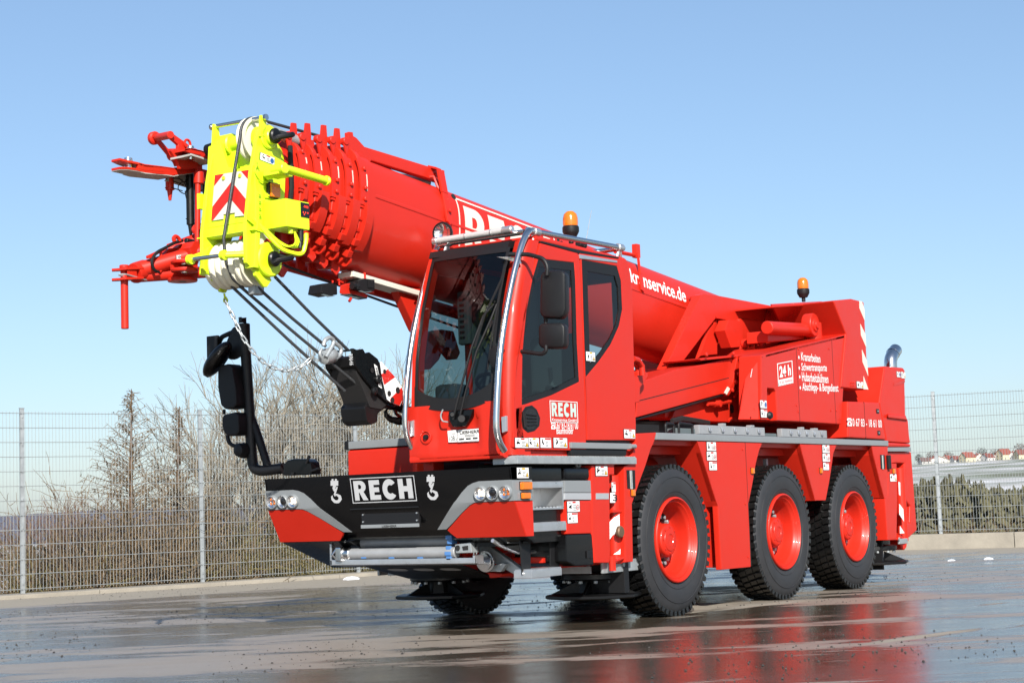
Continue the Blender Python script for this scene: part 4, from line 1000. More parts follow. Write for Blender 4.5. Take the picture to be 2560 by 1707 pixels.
# boom foot frame
ya = -.42
leg = G_([(640,292),(660,285),(712,290),(760,372),(752,470),(470,842),(368,852)], ya, .10, red, 'boom_foot_leg', .008)
G_([(712,290),(760,296),(1160,372),(1170,390),(1112,526),(760,470),(735,400)], ya+.006, .25, red, 'boom_foot_beam', .008)
G_([(1165,372),(1195,385),(1245,480),(1215,500),(1110,520)], ya-.02, .1, red, 'pivot_cheek', .01)
b = B(); c = on('G', (1195,465), 'y', ya-.02); b.cyl(c, c+V((0, -.05, 0)), .06, 20, .006); b.out('pivot_pin', red, crane)
G_([(700,560),(762,478),(765,740),(640,752),(620,770)], ya+.05, .04, red, 'gusset', .006)
G_([(850,480),(955,492),(958,620),(930,685),(868,690),(820,560)], ya-.1, .12, red, 'cylinder_lug', .004)
b = B(); c = on('G', (950,662), 'y', ya-.1); b.cyl(c, c+V((0, -.06, 0)), .05, 16, .01); b.cyl(c+V((.12, -.05, -.03)), c+V((.12, -.05, .12)), .03, 12, .004); b.cyl(c+V((.42, -.05, -.03)), c+V((.42, -.05, .1)), .03, 12, .004); b.tube([c+V((.05, -.06, 0)), c+V((.16, -.08, .02)), c+V((.2, -.08, -.06))], .018, 8, .02); pieces(b, 'hydraulic_fitting', red, crane)
G_([(1020,540),(1080,520),(1130,560),(1130,640),(1050,640),(990,600)], ya+.1, .1, red, 'cylinder_lug', .004)
b = B(); b.box((2.4, -.36, 2.1), (4.0, .70, 2.42), .01); b.out('turntable_cheek', red, crane)
b = B(); c0 = V((1.2, .17, 2.15)); b.cyl(c0, V((-.35, .17, 2.72)), .13, 24, .01); b.out('luffing_cylinder', red, crane)
b = B(); b.cyl(V((-.35, .17, 2.72)), V((-.75, .17, 2.87)), .085, 20, .004); b.out('luffing_rod', steel, crane)
# telescopic cab arm
arm = [(150,1222),(152,1130),(205,952),(395,880),(440,850),(760,790),(905,762),(912,770),(880,950),(832,1030),(720,1062),(440,1140)]
G_([(150,1218),(165,955),(440,860),(900,765),(880,955),(840,1028)], -.78, .34, red, 'cab_arm', .01)
b = B(); P = TR('G', [(152,1092),(890,905)], 'y', -.782); d_ = P[1]-P[0]; b.poly([P[0], P[1], P[1]+V((0, 0, -.008)), P[0]+V((0, 0, -.008))], (0, .004, 0)); b.out('seam', dark, crane, 0)
b = B(); P = TR('G', [(905,752),(935,740),(955,770),(890,1000),(850,1055),(825,1035),(880,950),(912,772)], 'y', -.83); b.poly(P, (0, .44, 0), .01); b.out('arm_collar', red, crane)
b = B(); P = TR('G', [(630,775),(930,742),(935,760),(640,788)], 'y', -.82); b.poly(P, (0, .42, 0), .006); b.out('collar_top', red, crane)
b = B(); P = TR('G', [(150,1225),(840,1032),(830,1050),(440,1165),(150,1240)], 'y', -.79); b.poly(P, (0, .36, 0), .008); b.out('arm_skid', blackm, crane)
b = B()
for p in TR('G', [(675,742),(880,735),(940,800),(915,890),(900,950),(872,1010)], 'y', -.84): b.cyl(p, p+V((0, -.02, 0)), .022, 10, .004)
pieces(b, 'bolt', red, crane)
b = B(); P = TR('G', [(845,985),(860,1000),(835,1045),(820,1030)], 'y', -.85); b.poly(P, (0, .01, 0)); b.out('label_plate', cream, crane, 0)
G_([(420,1228),(445,1160),(840,1040),(918,1075),(920,1235),(858,1252),(560,1240)], -.70, .5, red, 'arm_support', .015)
b = B(); c = on('G', (872,1150), 'y', -.703); b.cyl(c, c+V((0, -.004, 0)), .045, 20); b.out('bore', dark, crane)
b = B(); b.tube(TR('G', [(690,1115),(770,1112),(860,1095)], 'y', -.76), .02, 8); b.rev(on('G', (770,1112), 'y', -.78), (0, -1, 0), [(0, -.02), (.035, -.015), (.035, .03), (0, .035)], 12); b.tube(TR('G', [(845,1245),(860,1225),(880,1222)], 'y', -.76), .014, 8); b.tube(TR('G', [(890,1060),(925,1000),(950,940)], 'y', -.78), .014, 8); pieces(b, 'hydraulic_line', red, crane)
b = B()
for k in range(3): b.tube(TR('G', [(420,1235+k*8),(500,1215+k*9),(620,1235+k*8),(700,1250+k*6)], 'y', -.74), .016, 8)
pieces(b, 'hose', dark, crane)
# valve block with hoop behind the cab
b = B(); b.tube(TR('G', [(130,775),(165,785),(195,830),(200,900)], 'y', -.95), .028, 10); b.tube(TR('G', [(130,800),(165,830),(170,900)], 'y', -.9), .03, 10); b.poly(TR('G', [(130,870),(205,860),(245,880),(240,915),(185,990),(180,1100),(130,1110)], 'y', -.9), (0, .15, 0), .01); b.out('valve_block', red, crane)
# beacons
def beacon(p, h=.28, name='beacon'):
    b = B(); b.cyl(p, p+V((0, 0, .07)), .022, 12, .004); b.rev(p+V((0, 0, .05)), (0, 0, 1), [(0, 0), (.045, .0), (.062, .03), (.072, .05), (.072, .09), (.064, .10), (0, .10)], 24); o = b.out(name, blackp, crane)
    b = B(); b.rev(p+V((0, 0, .148)), (0, 0, 1), [(.062, 0), (.066, .02), (.065, .07), (.056, .105), (.03, .128), (0, .134)], 24); b.out('lens', amber, o)
    return o
beacon(on('G', (1415,345), 'y', -.55), .28)

# ---------------------------------------------------------------- telescopic boom
TH = math.atan(.0933); OB = V((-2.5, .17, 3.385)); bu = V((-math.cos(TH), 0, math.sin(TH))); bw = V((math.sin(TH), 0, math.cos(TH)))
def BP(u, v, w): return OB+bu*u+V((0, v, 0))+bw*w
def half(w, hw, hh):
    n = 3.2 if w > 0 else 2.25; k = min(1, abs(w)/hh); return hw*(1-k**n)**(1/n)
def sec(u, hw, hh, n=44, dw=0):
    out = []
    for i in range(n):
        t = 2*math.pi*(i+.5)/n; c, s = math.cos(t), math.sin(t); e = 2/(3.2 if s > 0 else 2.25)
        out.append(BP(u, hw*math.copysign(abs(c)**e, c), dw+hh*math.copysign(abs(s)**e, s)))
    return out
HW, HH = .325, .46
b = B(); b.loft([sec(-6.3, HW, HH), sec(.42, HW, HH)]); boom = b.out('boom_base_section', red, crane, 40)
def UW(p, y=None):
    """photo point on the near boom wall -> boom coordinates u, w"""
    y = OB.y-HW+.01 if y is None else y
    q = p if isinstance(p, V) else on(p[0], p[1], 'y', y); d = q-OB; return d.dot(bu), d.dot(bw)
def onboom(u, w, lift=.003): return BP(u, -half(w, HW, HH)-lift, w)
# faint longitudinal weld where the upper shell meets the lower
b = B()
for sgn in (-1, 1): b.poly([BP(-6.2, sgn*(half(.12, HW, HH)), .125), BP(.38, sgn*(half(.12, HW, HH)), .125), BP(.38, sgn*(half(.12, HW, HH)+.006), .115), BP(-6.2, sgn*(half(.12, HW, HH)+.006), .115)], (0, 0, -.02))
b.out('weld_seam', red, boom, 0)
# big lettering on the boom
ua, wa = UW(('L', (832,405))); ub, _ = UW(('L', (1545,690)))
wt = .372; wb = -.17
def fnb(a0, a1, b0, b1): return lambda x, y: onboom(a0+(a1-a0)*x, b0+(b1-b0)*y)
lay(frame_bm(.035, abs(ua-ub)/(wt-wb)), 'letter_frame', 0, 0, 0, cream, boom, fn=fnb(ua, ub, wb, wt), cuts=16)
lay(rech_bm(), 'lettering', 0, 0, 0, cream, boom, fn=fnb(ua-.09, ub+.09, wb+.055, wt-.06), cuts=16)
ue, we = UW(('G', (525,342))); uk, wk = UW(('G', (82,200)))
text('-kranservice.de', 0, 0, 0, white, boom, .018, fn=fnb(uk, ue, (we+wk)/2-.0, (we+wk)/2+.15), cuts=10)
# collars and inner sections
CO = [(.50, HW, HH, .60), (.645, .300, .434, .595), (.79, .276, .408, .585), (.965, .252, .382, .555), (1.11, .230, .356, .52)]
def strip(u0, u1, w0, w1, hw, hh, lift, th, n=8):
    """plate that follows the near wall of a section between two heights"""
    b = B(); t = bmesh.new(); L = []
    for i in range(n+1):
        w = w0+(w1-w0)*i/n; v = -half(max(-hh*.97, min(hh*.97, w)), hw, hh)-lift
        L.append([t.verts.new(BP(u, v-d, w)) for u, d in ((u0, 0), (u1, 0), (u1, th), (u0, th))])
    for a, c in zip(L, L[1:]):
        for j in range(4): t.faces.new((a[j], a[(j+1) % 4], c[(j+1) % 4], c[j]))
    t.faces.new(L[0][::-1]); t.faces.new(L[-1]); bmesh.ops.recalc_face_normals(t, faces=t.faces[:]); return t
for k, (u, hw, hh, ft) in enumerate(CO):
    if k:
        b = B(); b.loft([sec(CO[k-1][0]-.05, hw-.002, hh-.002), sec(u+.02, hw-.002, hh-.002)]); b.out('boom_section', red, crane, 40)
    b = B(); b.loft([sec(u-.03, hw+.03, hh+.03), sec(u-.026, hw+.036, hh+.036), sec(u+.012, hw+.036, hh+.036), sec(u+.016, hw+.03, hh+.03)])
    if k == 0: b.loft([sec(u-.20, hw+.001, hh+.001), sec(u-.19, hw+.014, hh+.014), sec(u-.02, hw+.014, hh+.014)])
    co = b.out('boom_collar', red, crane, 30)
    for sg in (-1, 1):                                     # tall tapering fins on top
        v0 = sg*(hw*.60); b = B(); b.poly([BP(u-.05, v0, hh*.80), BP(u+.035, v0, hh*.80), BP(u+.030, v0, hh+.07), BP(u+.022, v0, ft), BP(u-.028, v0, ft+.008), BP(u-.045, v0, hh+.08)], (0, sg*.02, 0), .003); b.out('collar_fin', red, co, 30)
        b = B(); b.poly([BP(u+.03, v0+sg*.02, hh+.055), BP(u+.085, v0+sg*.02, hh+.07), BP(u+.10, v0+sg*.02, hh+.03), BP(u+.05, v0+sg*.02, hh-.09)], (0, sg*.016, 0), .002); b.out('fin_stay', red, co, 30)
        b = B(); b.cyl(BP(u+.075, v0, hh+.045), BP(u+.075, v0+sg*.045, hh+.045), .032, 16, .004); b.out('fin_roller', red, co, 40)
    b = B(); b.take(strip(u-.055, u+.045, hh*.80, -.02, hw, hh, .036, .016)); b.out('collar_strap', red, co, 30)
    b = B(); b.take(strip(u-.10 if k < 4 else u-.05, u-.012, .0, -hh*.80, hw, hh, .034, .045 if k < 4 else .02)); b.out('collar_rib', red, co, 30)
    for w_ in (-.03, -.13, -.22):
        b = B(); b.take(strip(u-.005, u+.035, w_+.008, w_-.012, hw, hh, .03, .016, 2)); b.out('collar_ledge', red, co, 30)
    for w_ in (.28, .12, .03):
        v = -half(w_, hw, hh)-.05; b = B(); b.cyl(BP(u-.005, v, w_), BP(u-.005, v-.022, w_), .017, 8, .004); b.out('bolt', red, co, 30)
    b = B(); b.take(strip(u-.040, u-.030, .24, .24-(.05+.022*(4-k)), hw, hh, .052, .002, 2)); b.out('scale_mark', cream, co, 0)
    for j, t in enumerate((218, 232)):
        t = math.radians(t); cc = BP(u+.01, (hw+.05)*math.cos(t), (hh+.04)*math.sin(t)); b = B(); b.box(cc-V((.03, .035, .028)), cc+V((.03, .035, .028)), .006, 0, Matrix.Rotation(.5, 3, 'X')); b.out('guide_block', red, co, 30)
    t = math.radians(240); b = B(); c0 = BP(u+.0, (hw+.045)*math.cos(t), (hh+.045)*math.sin(t)); b.rev(c0+V((.03, 0, 0)), (-1, 0, 0), [(.018, -.012), (.055, -.012), (.058, 0), (.055, .012), (.018, .012)], 18); b.out('guide_eye', red, co, 40)
    for sg in (-1, 1):
        b = B(); b.poly([BP(u-.05, sg*.12, -hh*.85), BP(u+.06, sg*.12, -hh*.85), BP(u+.05, sg*.12, -hh-.07), BP(u, sg*.12, -hh-.10), BP(u-.04, sg*.12, -hh-.06)], (0, .02, 0), .004); b.out('collar_lug', red, co, 30)
# last section into the head
b = B(); b.loft([sec(1.0, .205, .33), sec(1.36, .205, .33)]); b.out('boom_section', red, crane, 40)
b = B(); b.cyl(BP(1.05, -.13, .40), BP(1.42, -.13, .40), .045, 18); b.out('locking_tube', galv, crane)
b = B(); b.tube([BP(1.22, -.225, .30), BP(1.2, -.24, -.02), BP(1.2, -.22, -.25)], .02, 8); pieces(b, 'hose', blackp, crane)
# stay bar folded back along the boom top
u1, w1 = UW(('L', (95,45)), 0.0); u2, w2 = UW(('L', (725,240)), 0.0)
b = B(); p0_, p1_ = BP(u1, -.17, w1), BP(u2, -.17, w2); d = (p1_-p0_).normalized(); up = d.cross(V((0, 1, 0))).normalized(); up = -up if up.z < 0 else up
b.poly([p0_+up*.05, p1_+up*.055, p1_-up*.055, p0_-up*.05], (0, .07, 0), .012); b.cyl(p1_+V((0, .035, .06)), p1_+V((0, .035, -.09)), .035, 12, .004)
for t in (.03, .08, .9, .94): b.cyl(p0_.lerp(p1_, t), p0_.lerp(p1_, t)+V((0, -.012, 0)), .016, 8)
b.out('stay_bar', red, crane)
b = B(); b.cyl(BP(u2+.06, -.03, HH+.05), BP(u2+.62, .05, HH-.02), .055, 18); b.out('stay_tube', galv, crane)
b = B(); b.poly([BP(.50, -.195, .42), BP(.52, -.195, .60), BP(.40, -.195, .585), BP(.28, -.195, .53), BP(.20, -.195, .45), BP(.24, -.195, .40)], (0, .03, 0), .006); b.out('stay_lug', red, crane)
# rope guide hook on the boom wall
u3, w3 = UW(('L', (735,440)))
b = B(); b.tube([onboom(u3-.03, .30, .02), onboom(u3, .43, .03), BP(u3+.02, -.20, HH+.05), BP(u3+.06, -.1, HH+.05)], .012, 6)
P = [onboom(u3-.05, .10, .012), onboom(u3-.05, .36, .012), BP(u3-.05, -.23, .57), BP(u3-.05, -.14, .60), BP(u3+.03, -.14, .60), BP(u3+.03, -.23, .57), onboom(u3+.03, .36, .012), onboom(u3+.02, .10, .012), onboom(u3-.015, .07, .012)]
b.poly([P[0], P[1], P[6], P[7], P[8]], (0, -.03, 0), .008); b.poly([P[1], P[2], P[5], P[6]], (0, -.03, 0.0), .006); b.poly([P[2], P[3], P[4], P[5]], (0, 0, .02), .004); b.cyl(onboom(u3-.01, .2, .04), onboom(u3-.01, .2, .055), .02, 10, .003)
b.out('rope_guide', red, crane)
u4, w4 = UW(('G', (180,200)))
b = B(); b.poly([onboom(u4-.035, w4-.10, .006), onboom(u4-.035, w4+.1, .006), onboom(u4+.02, w4+.1, .006), onboom(u4+.02, w4-.08, .006)], (0, -.02, 0), .004)
b.tube([onboom(u4, w4+.09, .015), BP(u4+.02, -.30, .50), BP(u4+.03, -.26, HH+.03)], .016, 6); b.tube([BP(u4+.03, -.27, HH+.02), BP(u4+.42, -.27, HH-.02)], .02, 6); b.box(BP(u4+.0, -.28, HH+.0)-V((.03, .02, .0)), BP(u4+.0, -.26, HH+.14)+V((.03, .02, 0)), .006)
b.out('rope_guide', red, crane)
b = B(); c = onboom(UW(('L', (828,445)))[0], .37, -.002); b.cyl(c, c+V((0, -.008, .003)), .028, 14); b.out('port', dark, boom)
# work lamps and housing under the collar
def OY(pts, y): return TR('O', pts, 'y', y)
b = B(); b.hull(OY([(968,610),(985,480),(1070,450),(1190,440),(1290,600),(1430,640),(1430,685),(1280,705)], .02)+OY([(968,610),(985,480),(1070,450),(1190,440),(1430,640),(1430,685)], .17), .01); b.out('lamp_carrier', red, crane)
b = B(); b.poly(OY([(985,625),(1150,615),(1425,685),(1280,703)], .015), (0, 0, -.006)); b.out('carrier_bottom', interl, crane)
b = B(); b.poly(OY([(1070,250),(1210,250),(1225,450),(1075,450)], .12), (0, .05, 0), .004); b.tube(OY([(860,400),(860,440)], .1), .008, 6); b.tube(OY([(960,370),(970,480)], .1), .008, 6); b.tube(OY([(1380,270),(1385,370)], .0), .012, 6); b.tube(OY([(920,385),(1030,435)], .1), .008, 6); b.tube(OY([(1430,590),(1525,600)], .0), .010, 6); b.tube(OY([(1160,690),(1130,740)], .0), .012, 6); pieces(b, 'lamp_bracket', red, crane)
for pts, yy, bt in (([(690,450),(830,438),(935,470),(940,630),(830,645),(660,600)], .05, [(680,600),(790,590),(920,630),(790,645)]), ([(1290,400),(1370,365),(1540,385),(1552,560),(1400,580),(1260,540)], -.05, [(1290,545),(1420,525),(1530,555),(1400,578)])):
    b = B(); b.hull(OY(pts, yy)+[p+V((.02, .15, 0)) for p in OY(pts, yy)], .006)
    o = b.out('work_lamp', blackp, crane); b = B()
    lo = OY(bt, yy-.004); b.poly([p+V((0, .01, -.012)) for p in lo], None); b.out('lens', interl, o, 0)
    if yy < 0:
        b = B()
        for i in range(7): q = OY([(1440+i*15, 380+i*1)], yy-.004)[0]; q2 = OY([(1440+i*15, 520)], yy-.004)[0]; b.box(V((q.x-.004, q.y-.006, q2.z)), V((q.x+.004, q.y+.002, q.z)), .001)
        pieces(b, 'cooling_fin', blackp, o)
b = B(); b.rev(OY([(1215,490)], -.03)[0], (1, 0, 0), [(0, -.03), (.028, -.03), (.028, .0), (.018, .01), (.024, .03), (.024, .05), (0, .05)], 12); b.out('lamp_swivel', blackp, crane)
# pale runner under the base section and the lug for the luffing cylinder
b = B(); b.prism([((OB+bu*.35-bw*.5).x, (OB+bu*.35-bw*.5).z), ((OB-bu*.75-bw*.5).x, (OB-bu*.75-bw*.5).z), ((OB-bu*.75-bw*.545).x, (OB-bu*.75-bw*.545).z), ((OB+bu*.35-bw*.545).x, (OB+bu*.35-bw*.545).z)], .0, .16, .006); b.out('slide_runner', cream, crane)
b = B(); P = OY([(1920,560),(2100,520),(2340,540),(2352,900),(2340,1080),(2310,1200),(2250,1245),(2215,1200)], .05); H1 = OY([(2190,770),(2215,735),(2250,760),(2265,830),(2240,850)], .05)
b.poly([P, H1], (0, .08, 0), .006); pieces(b, 'cylinder_bracket', red, crane)
b = B(); P = TR('F', [(0,500),(110,470),(180,520),(190,640),(130,740),(95,735),(75,680)], 'y', .25); b.poly(P, (0, .06, 0), .006); P = TR('F', [(180,740),(250,720),(320,730),(360,860),(340,900),(300,850),(275,790),(235,900),(180,960),(200,860)], 'y', .10); b.poly(P, (0, .12, 0), .01); pieces(b, 'cylinder_bracket', red, crane)

# ================================================================ CRANE: boom head, jib, hook block
YN, YF = -.07, .40                                  # near and far cheek of the head
def A_(pts, y): return TR('A', pts, 'y', y)
cheek = [(1240,330),(1258,255),(1320,235),(1390,340),(1440,420),(1478,480),(1486,560),(1478,760),(1430,940),(1395,1060),(1398,1130),(1462,1270),(1455,1305),(1420,1325),(1345,1300),(1240,1370),(1165,1295),(1160,1000),(1205,545)]
b = B(); P = A_(cheek, YN); b.poly(P, (0, .035, 0), .008); hd = b.out('head_cheek', lime, crane)
b = B(); b.poly([V((p.x, YF, p.z)) for p in P], (0, -.035, 0), .008); b.out('head_cheek', lime, crane)
# front plate leaning with the head, open at the top for the sheave and at the bottom for the sheave pack
def HF(p, off=0):
    """photo point on the front plane of the head"""
    q0 = A_([(1240,330)], YN)[0]; n = V((-bu.x, 0, -bu.z)); n = -bu
    d = ray('A', p); t = (q0-bu*(-.0)-CP).dot(bu)/d.dot(bu); q = CP+d*t; return q+bu*off
def HFB(y, w): q0 = A_([(1240,330)], YN)[0]; return q0+V((0, y-YN, 0))+bw*w
hz = lambda p: (HF(p)-A_([(1240,330)], YN)[0]).dot(bw)
w_top = hz((1040,300)); w_mid = hz((1195,500)); w_low = hz((1180,960)); w_bot = hz((1120,1050)); w_end = hz((1150,1290))
outer = [HFB(YF+.02, hz((890,340))), HFB(YF+.02, w_mid), HFB(YF+.035, w_low), HFB(YN-.035, w_low), HFB(YN-.0, w_mid), HFB(YN, w_mid+.03), HFB(YN+.07, w_mid), HFB(.10, w_mid-.01), HFB(.20, w_mid+.02), HFB(.28, w_mid+.18), HFB(.30, hz((950,310)))]
b = B(); b.poly(outer, -bu*.04, .006); b.out('head_front', lime, crane)
b = B(); a0, a1 = HFB(YF+.06, w_low), HFB(YN-.05, w_low); b.poly([a0, a1, a1-bw*.07, a0-bw*.07], -bu*.05, .006); b.poly([a0-bw*.07+bu*.03, a1-bw*.07+bu*.03, a1-bw*.08+bu*.03, a0-bw*.08+bu*.03], -bu*.10, .002); b.out('head_crossbar', lime, crane)
for y0, y1 in ((YF+.05, YF-.03), (YN+.06, YN-.04)):
    b = B(); b.poly([HFB(y0, w_low-.075), HFB(y1, w_low-.075), HFB(y1, w_end-.05), HFB(y0, w_end-.05)], -bu*.05, .008); b.out('head_leg', lime, crane)
b = B(); b.box(HFB(YF+.06, hz((840,790)))-V((.03, .01, .06)), HFB(YF+.06, hz((840,790)))+V((.03, .02, .06)), .004); b.out('cable_clip', lime, crane)
b = B(); b.loft([sec(1.26, .215, .34), sec(1.30, .225, .36), sec(1.5, .225, .36)]); b.out('head_root', lime, crane, 40)
# chevron board
cb = [HF(p, .012) for p in ((915,585),(1205,540),(1175,912),(885,957))]
def CB(u, v, l=.0): 
    a = cb[0].lerp(cb[1], u); c = cb[3].lerp(cb[2], u); return a.lerp(c, v)+bu*l
b = B(); b.poly([CB(0,0), CB(1,0), CB(1,1), CB(.66,.985), CB(.66,.90), CB(.33,.90), CB(.33,1), CB(0,1)], -bu*.008); board = b.out('chevron_board', cream, crane, 0)
b = B()
for poly_ in ([(0,0),(.26,0),(0,.25)], [(.74,0),(1,0),(1,.25)], [(.5,.20),(.5,.57),(0.05,1),(0,1),(0,.70)], [(.5,.20),(1,.70),(1,1),(.94,.995),(.5,.57)]): b.poly([CB(u, v, .002) for u, v in poly_], None)
pieces(b, 'chevron', foilred, board, 0)
b = B()
for u, v in ((.27,.10), (.73,.10)): b.cyl(CB(u, v), CB(u, v, .012), .016, 12, .003)
pieces(b, 'bolt', lime, board)
# top sheave and its axle
c = HFB(.06, w_top+.02)-bu*.13
def sheave_(c, r, w, name, parent, n=40):
    b = B(); b.rev(c, (0, 1, 0), [(0, -w/2), (r*.25, -w/2), (r*.3, -w*.25), (r*.78, -w*.22), (r*.84, -w/2), (r, -w/2), (r*.985, -w*.32), (r*.88, -.006), (r*.88, .006), (r*.985, w*.32), (r, w/2), (r*.84, w/2), (r*.78, w*.22), (r*.3, w*.25), (r*.25, w/2), (0, w/2)], n); return b.out(name, sheave, parent, 30)
sheave_(c, .172, .070, 'top_sheave', crane)
b = B(); b.cyl(V((c.x, YN-.05, c.z)), V((c.x, YF+.05, c.z)), .06, 22, .008); b.cyl(V((c.x, YF-.12, c.z)), V((c.x, YF+.04, c.z)), .085, 22, .01); b.cyl(V((c.x, YN+.10, c.z)), V((c.x, YN-.02, c.z)), .095, 22, .01); b.out('axle', lime, crane)
def shackle(c, s=-1):
    b = B(); b.cyl(c, c+V((0, s*.04, 0)), .058, 20, .010); b.tube([c+V((-.035, s*.03, -.035)), c+V((-.015, s*.07, -.015)), c+V((.06, s*.12, .0)), c+V((.10, s*.11, .015)), c+V((.11, s*.06, .015)), c+V((.045, s*.02, .03))], .021, 10, .04); return b.out('pin_handle', blackm, crane)
shackle(V((c.x, YN-.05, c.z)))
b = B(); b.cyl(V((c.x, YF+.05, c.z)), V((c.x, YF+.16, c.z-.01)), .05, 18, .01); b.out('pin_end', blackm, crane)
ct = c
# rope guard lugs above
for y_, px in ((YN-.02, (1255,85)), (YF-.01, (980,135))):
    q = HF(px); 
    b = B(); base = c+V((-.04, 0, .04)); 
    w0 = (base-HFB(0, 0)).dot(bw); w1 = hz(px)
    b.poly([HFB(y_, w0-.06)-bu*.02, HFB(y_, w1)-bu*.02, HFB(y_, w1+.0)-bu*.075, HFB(y_, w0-.06)-bu*.11], (0, .022, 0), .006); b.out('guard_lug', lime, crane)
q0, q1 = HFB(YF+.03, hz((965,150)))-bu*.05, HFB(YN-.03, hz((1262,100)))-bu*.05
b = B(); b.cyl(q0, q1, .016, 12, .003); b.cyl(q0, q0+V((0, .02, 0)), .024, 10); b.cyl(q1, q1-V((0, .02, 0)), .024, 10); b.out('rope_guard', steel, crane)
# lower sheave pack
c = HFB(.17, hz((1010,1268)))-bu*.165
for k in range(6):
    y_ = .365-k*.062; sheave_(V((c.x, y_, c.z)), .182, .060, 'head_sheave', crane)
b = B(); b.cyl(V((c.x, YN-.03, c.z)), V((c.x, YF+.04, c.z)), .06, 20, .006); b.out('axle', lime, crane)
b = B(); b.rev(V((c.x, YN+.0, c.z)), (0, -1, 0), [(.06, -.01), (.125, -.01), (.13, .0), (.13, .04), (.12, .048), (.0, .05)], 28); b.out('axle_plate', lime, crane)
shackle(V((c.x, YN-.06, c.z)))
cl = c
# rope keeper bar in front of the pack
q0, q1 = HF((815,1300), .14), HF((1085,1265), .14)
b = B(); b.cyl(q0, q1, .016, 12, .003); b.out('rope_guard', steel, crane)
for q, e in ((q0, HFB(YF+.03, hz((830,1230)))), (q1, HFB(YN+.02, hz((1150,1230))))):
    b = B(); b.tube([q, e], .026, 10); b.rev(q+V((0, .015, 0)), (0, -1, 0), [(0, 0), (.038, 0), (.038, .03), (.018, .034), (.016, .042), (0, .042)], 14); b.out('guard_lug', lime, crane)
# lower tabs
b = B(); b.poly(A_([(1235,1350),(1330,1330),(1350,1395),(1372,1440),(1335,1495),(1310,1495),(1270,1440),(1240,1400)], YN-.01), (0, .03, 0), .006); b.out('head_tab', lime, crane)
b = B(); b.poly(A_([(870,1400),(900,1430),(1005,1475),(1000,1500),(975,1545),(930,1535),(925,1500),(850,1440)], YF), (0, -.03, 0), .006); b.out('head_tab', lime, crane)
b = B(); p = A_([(1432,1275)], YN-.002)[0]; b.cyl(p, p+V((0, -.006, 0)), .022, 14); b.out('bore', dark, crane)
# striped flank foil, sticker, marker lamp, bracket arm, control box
b = B(); b.poly(A_([(1230,1040),(1290,1035),(1345,1080),(1385,1130),(1390,1160),(1345,1225),(1300,1170),(1220,1185)], YN-.004), (0, .003, 0)); b.out('flank_foil', cream, hd, 0)
b = B(); b.poly(A_([(1330,1095),(1385,1135),(1345,1230),(1285,1155)], YN-.006), (0, .003, 0)); b.out('flank_stripe', foilred, hd, 0)
p = A_([(1275,395),(1392,440),(1392,502),(1272,455)], YN-.003); sticker(p[3], p[2]-p[3], p[0]-p[3], hd, 4)
p = A_([(1365,712)], YN-.003)[0]; b = B(); b.box(p-V((.055, .03, .06)), p+V((.05, 0, .06)), .006); o = b.out('marker_lamp', blackp, hd); b = B(); b.box(p-V((.045, .05, .052)), p+V((.05, .028, .052)), .006); b.out('lens', amber, o)
a0 = on('A', (1450,530), 'y', -.30); 
b = B(); b.tube([on('A', (1340,590), 'y', YN), on('A', (1340,580), 'y', -.12), on('A', (1445,545), 'y', -.25)], .04, 4, 0); b.box(on('A', (1400,560), 'y', -.2)-V((.08, .10, .035)), on('A', (1400,560), 'y', -.2)+V((.08, .05, .035)), .006); b.cyl(a0+V((0, .08, 0)), a0+V((0, -.04, 0)), .042, 20, .006); b.out('bracket', lime, crane)
e = on('A', (1825,632), 'y', -.55)
a0 = on('A', (1480,528), 'y', -.30)
e = a0+(on('A', (1822,630), 'y', -.30)-a0)
b = B(); b.cyl(a0, e, .030, 20, .004); b.cyl(e-(e-a0).normalized()*.02, e+(e-a0).normalized()*.005, .038, 20, .004); b.out('outrigger_tube', lime, crane)
b = B(); P = on('A', (1345,870), 'y', YN); q = on('A', (1585,1030), 'y', -.2); c3 = on('A', (1580,850), 'y', -.2)
pts = TR('A', [(1340,1000),(1360,850),(1480,832),(1470,1030)], 'y', -.10)
bx0 = on('A', (1490,930), 'y', -.16)
b.box((bx0.x-.16, -.30, bx0.z-.10), (bx0.x+.10, -.08, bx0.z+.11), .008); cbx = b.out('control_box', lime, crane)
f0 = bx0.x+.0
b = B(); b.box((bx0.x+.0, -.306, bx0.z-.01), (bx0.x+.095, -.298, bx0.z+.10), .003); scn = b.out('display', screen, cbx, 0)
text('-9900', (bx0.x+.025, -.3075, bx0.z+.06), (.055, 0, 0), (0, 0, .02), led, scn, .005)
b = B()
for dx, dz in ((.02, .02), (.045, .02), (.07, .02), (.03, .005)): b.box((bx0.x+dx, -.3075, bx0.z+dz), (bx0.x+dx+.008, -.305, bx0.z+dz+.012))
pieces(b, 'display_digit', led, scn, 0)
b = B(); b.cyl((bx0.x+.03, -.27, bx0.z-.10), (bx0.x+.03, -.27, bx0.z-.19), .022, 12, .003); b.cyl((bx0.x+.03, -.27, bx0.z-.19), (bx0.x+.02, -.27, bx0.z-.24), .014, 10); b.cyl((bx0.x-.07, -.26, bx0.z-.10), (bx0.x-.07, -.26, bx0.z-.14), .02, 12, .003, 1); pieces(b, 'plug', [blackp, lime], cbx)
b = B()
z0 = bx0.z-.12
b.tube([V((bx0.x-.30, YN-.02, bx0.z-.03)), V((bx0.x-.20, YN-.05, z0)), V((bx0.x-.1, -.2, z0-.14)), V((bx0.x+.06, -.26, z0-.17)), V((bx0.x+.09, -.27, z0-.05)), V((bx0.x+.09, -.27, z0+.0))], .018, 8, .06)
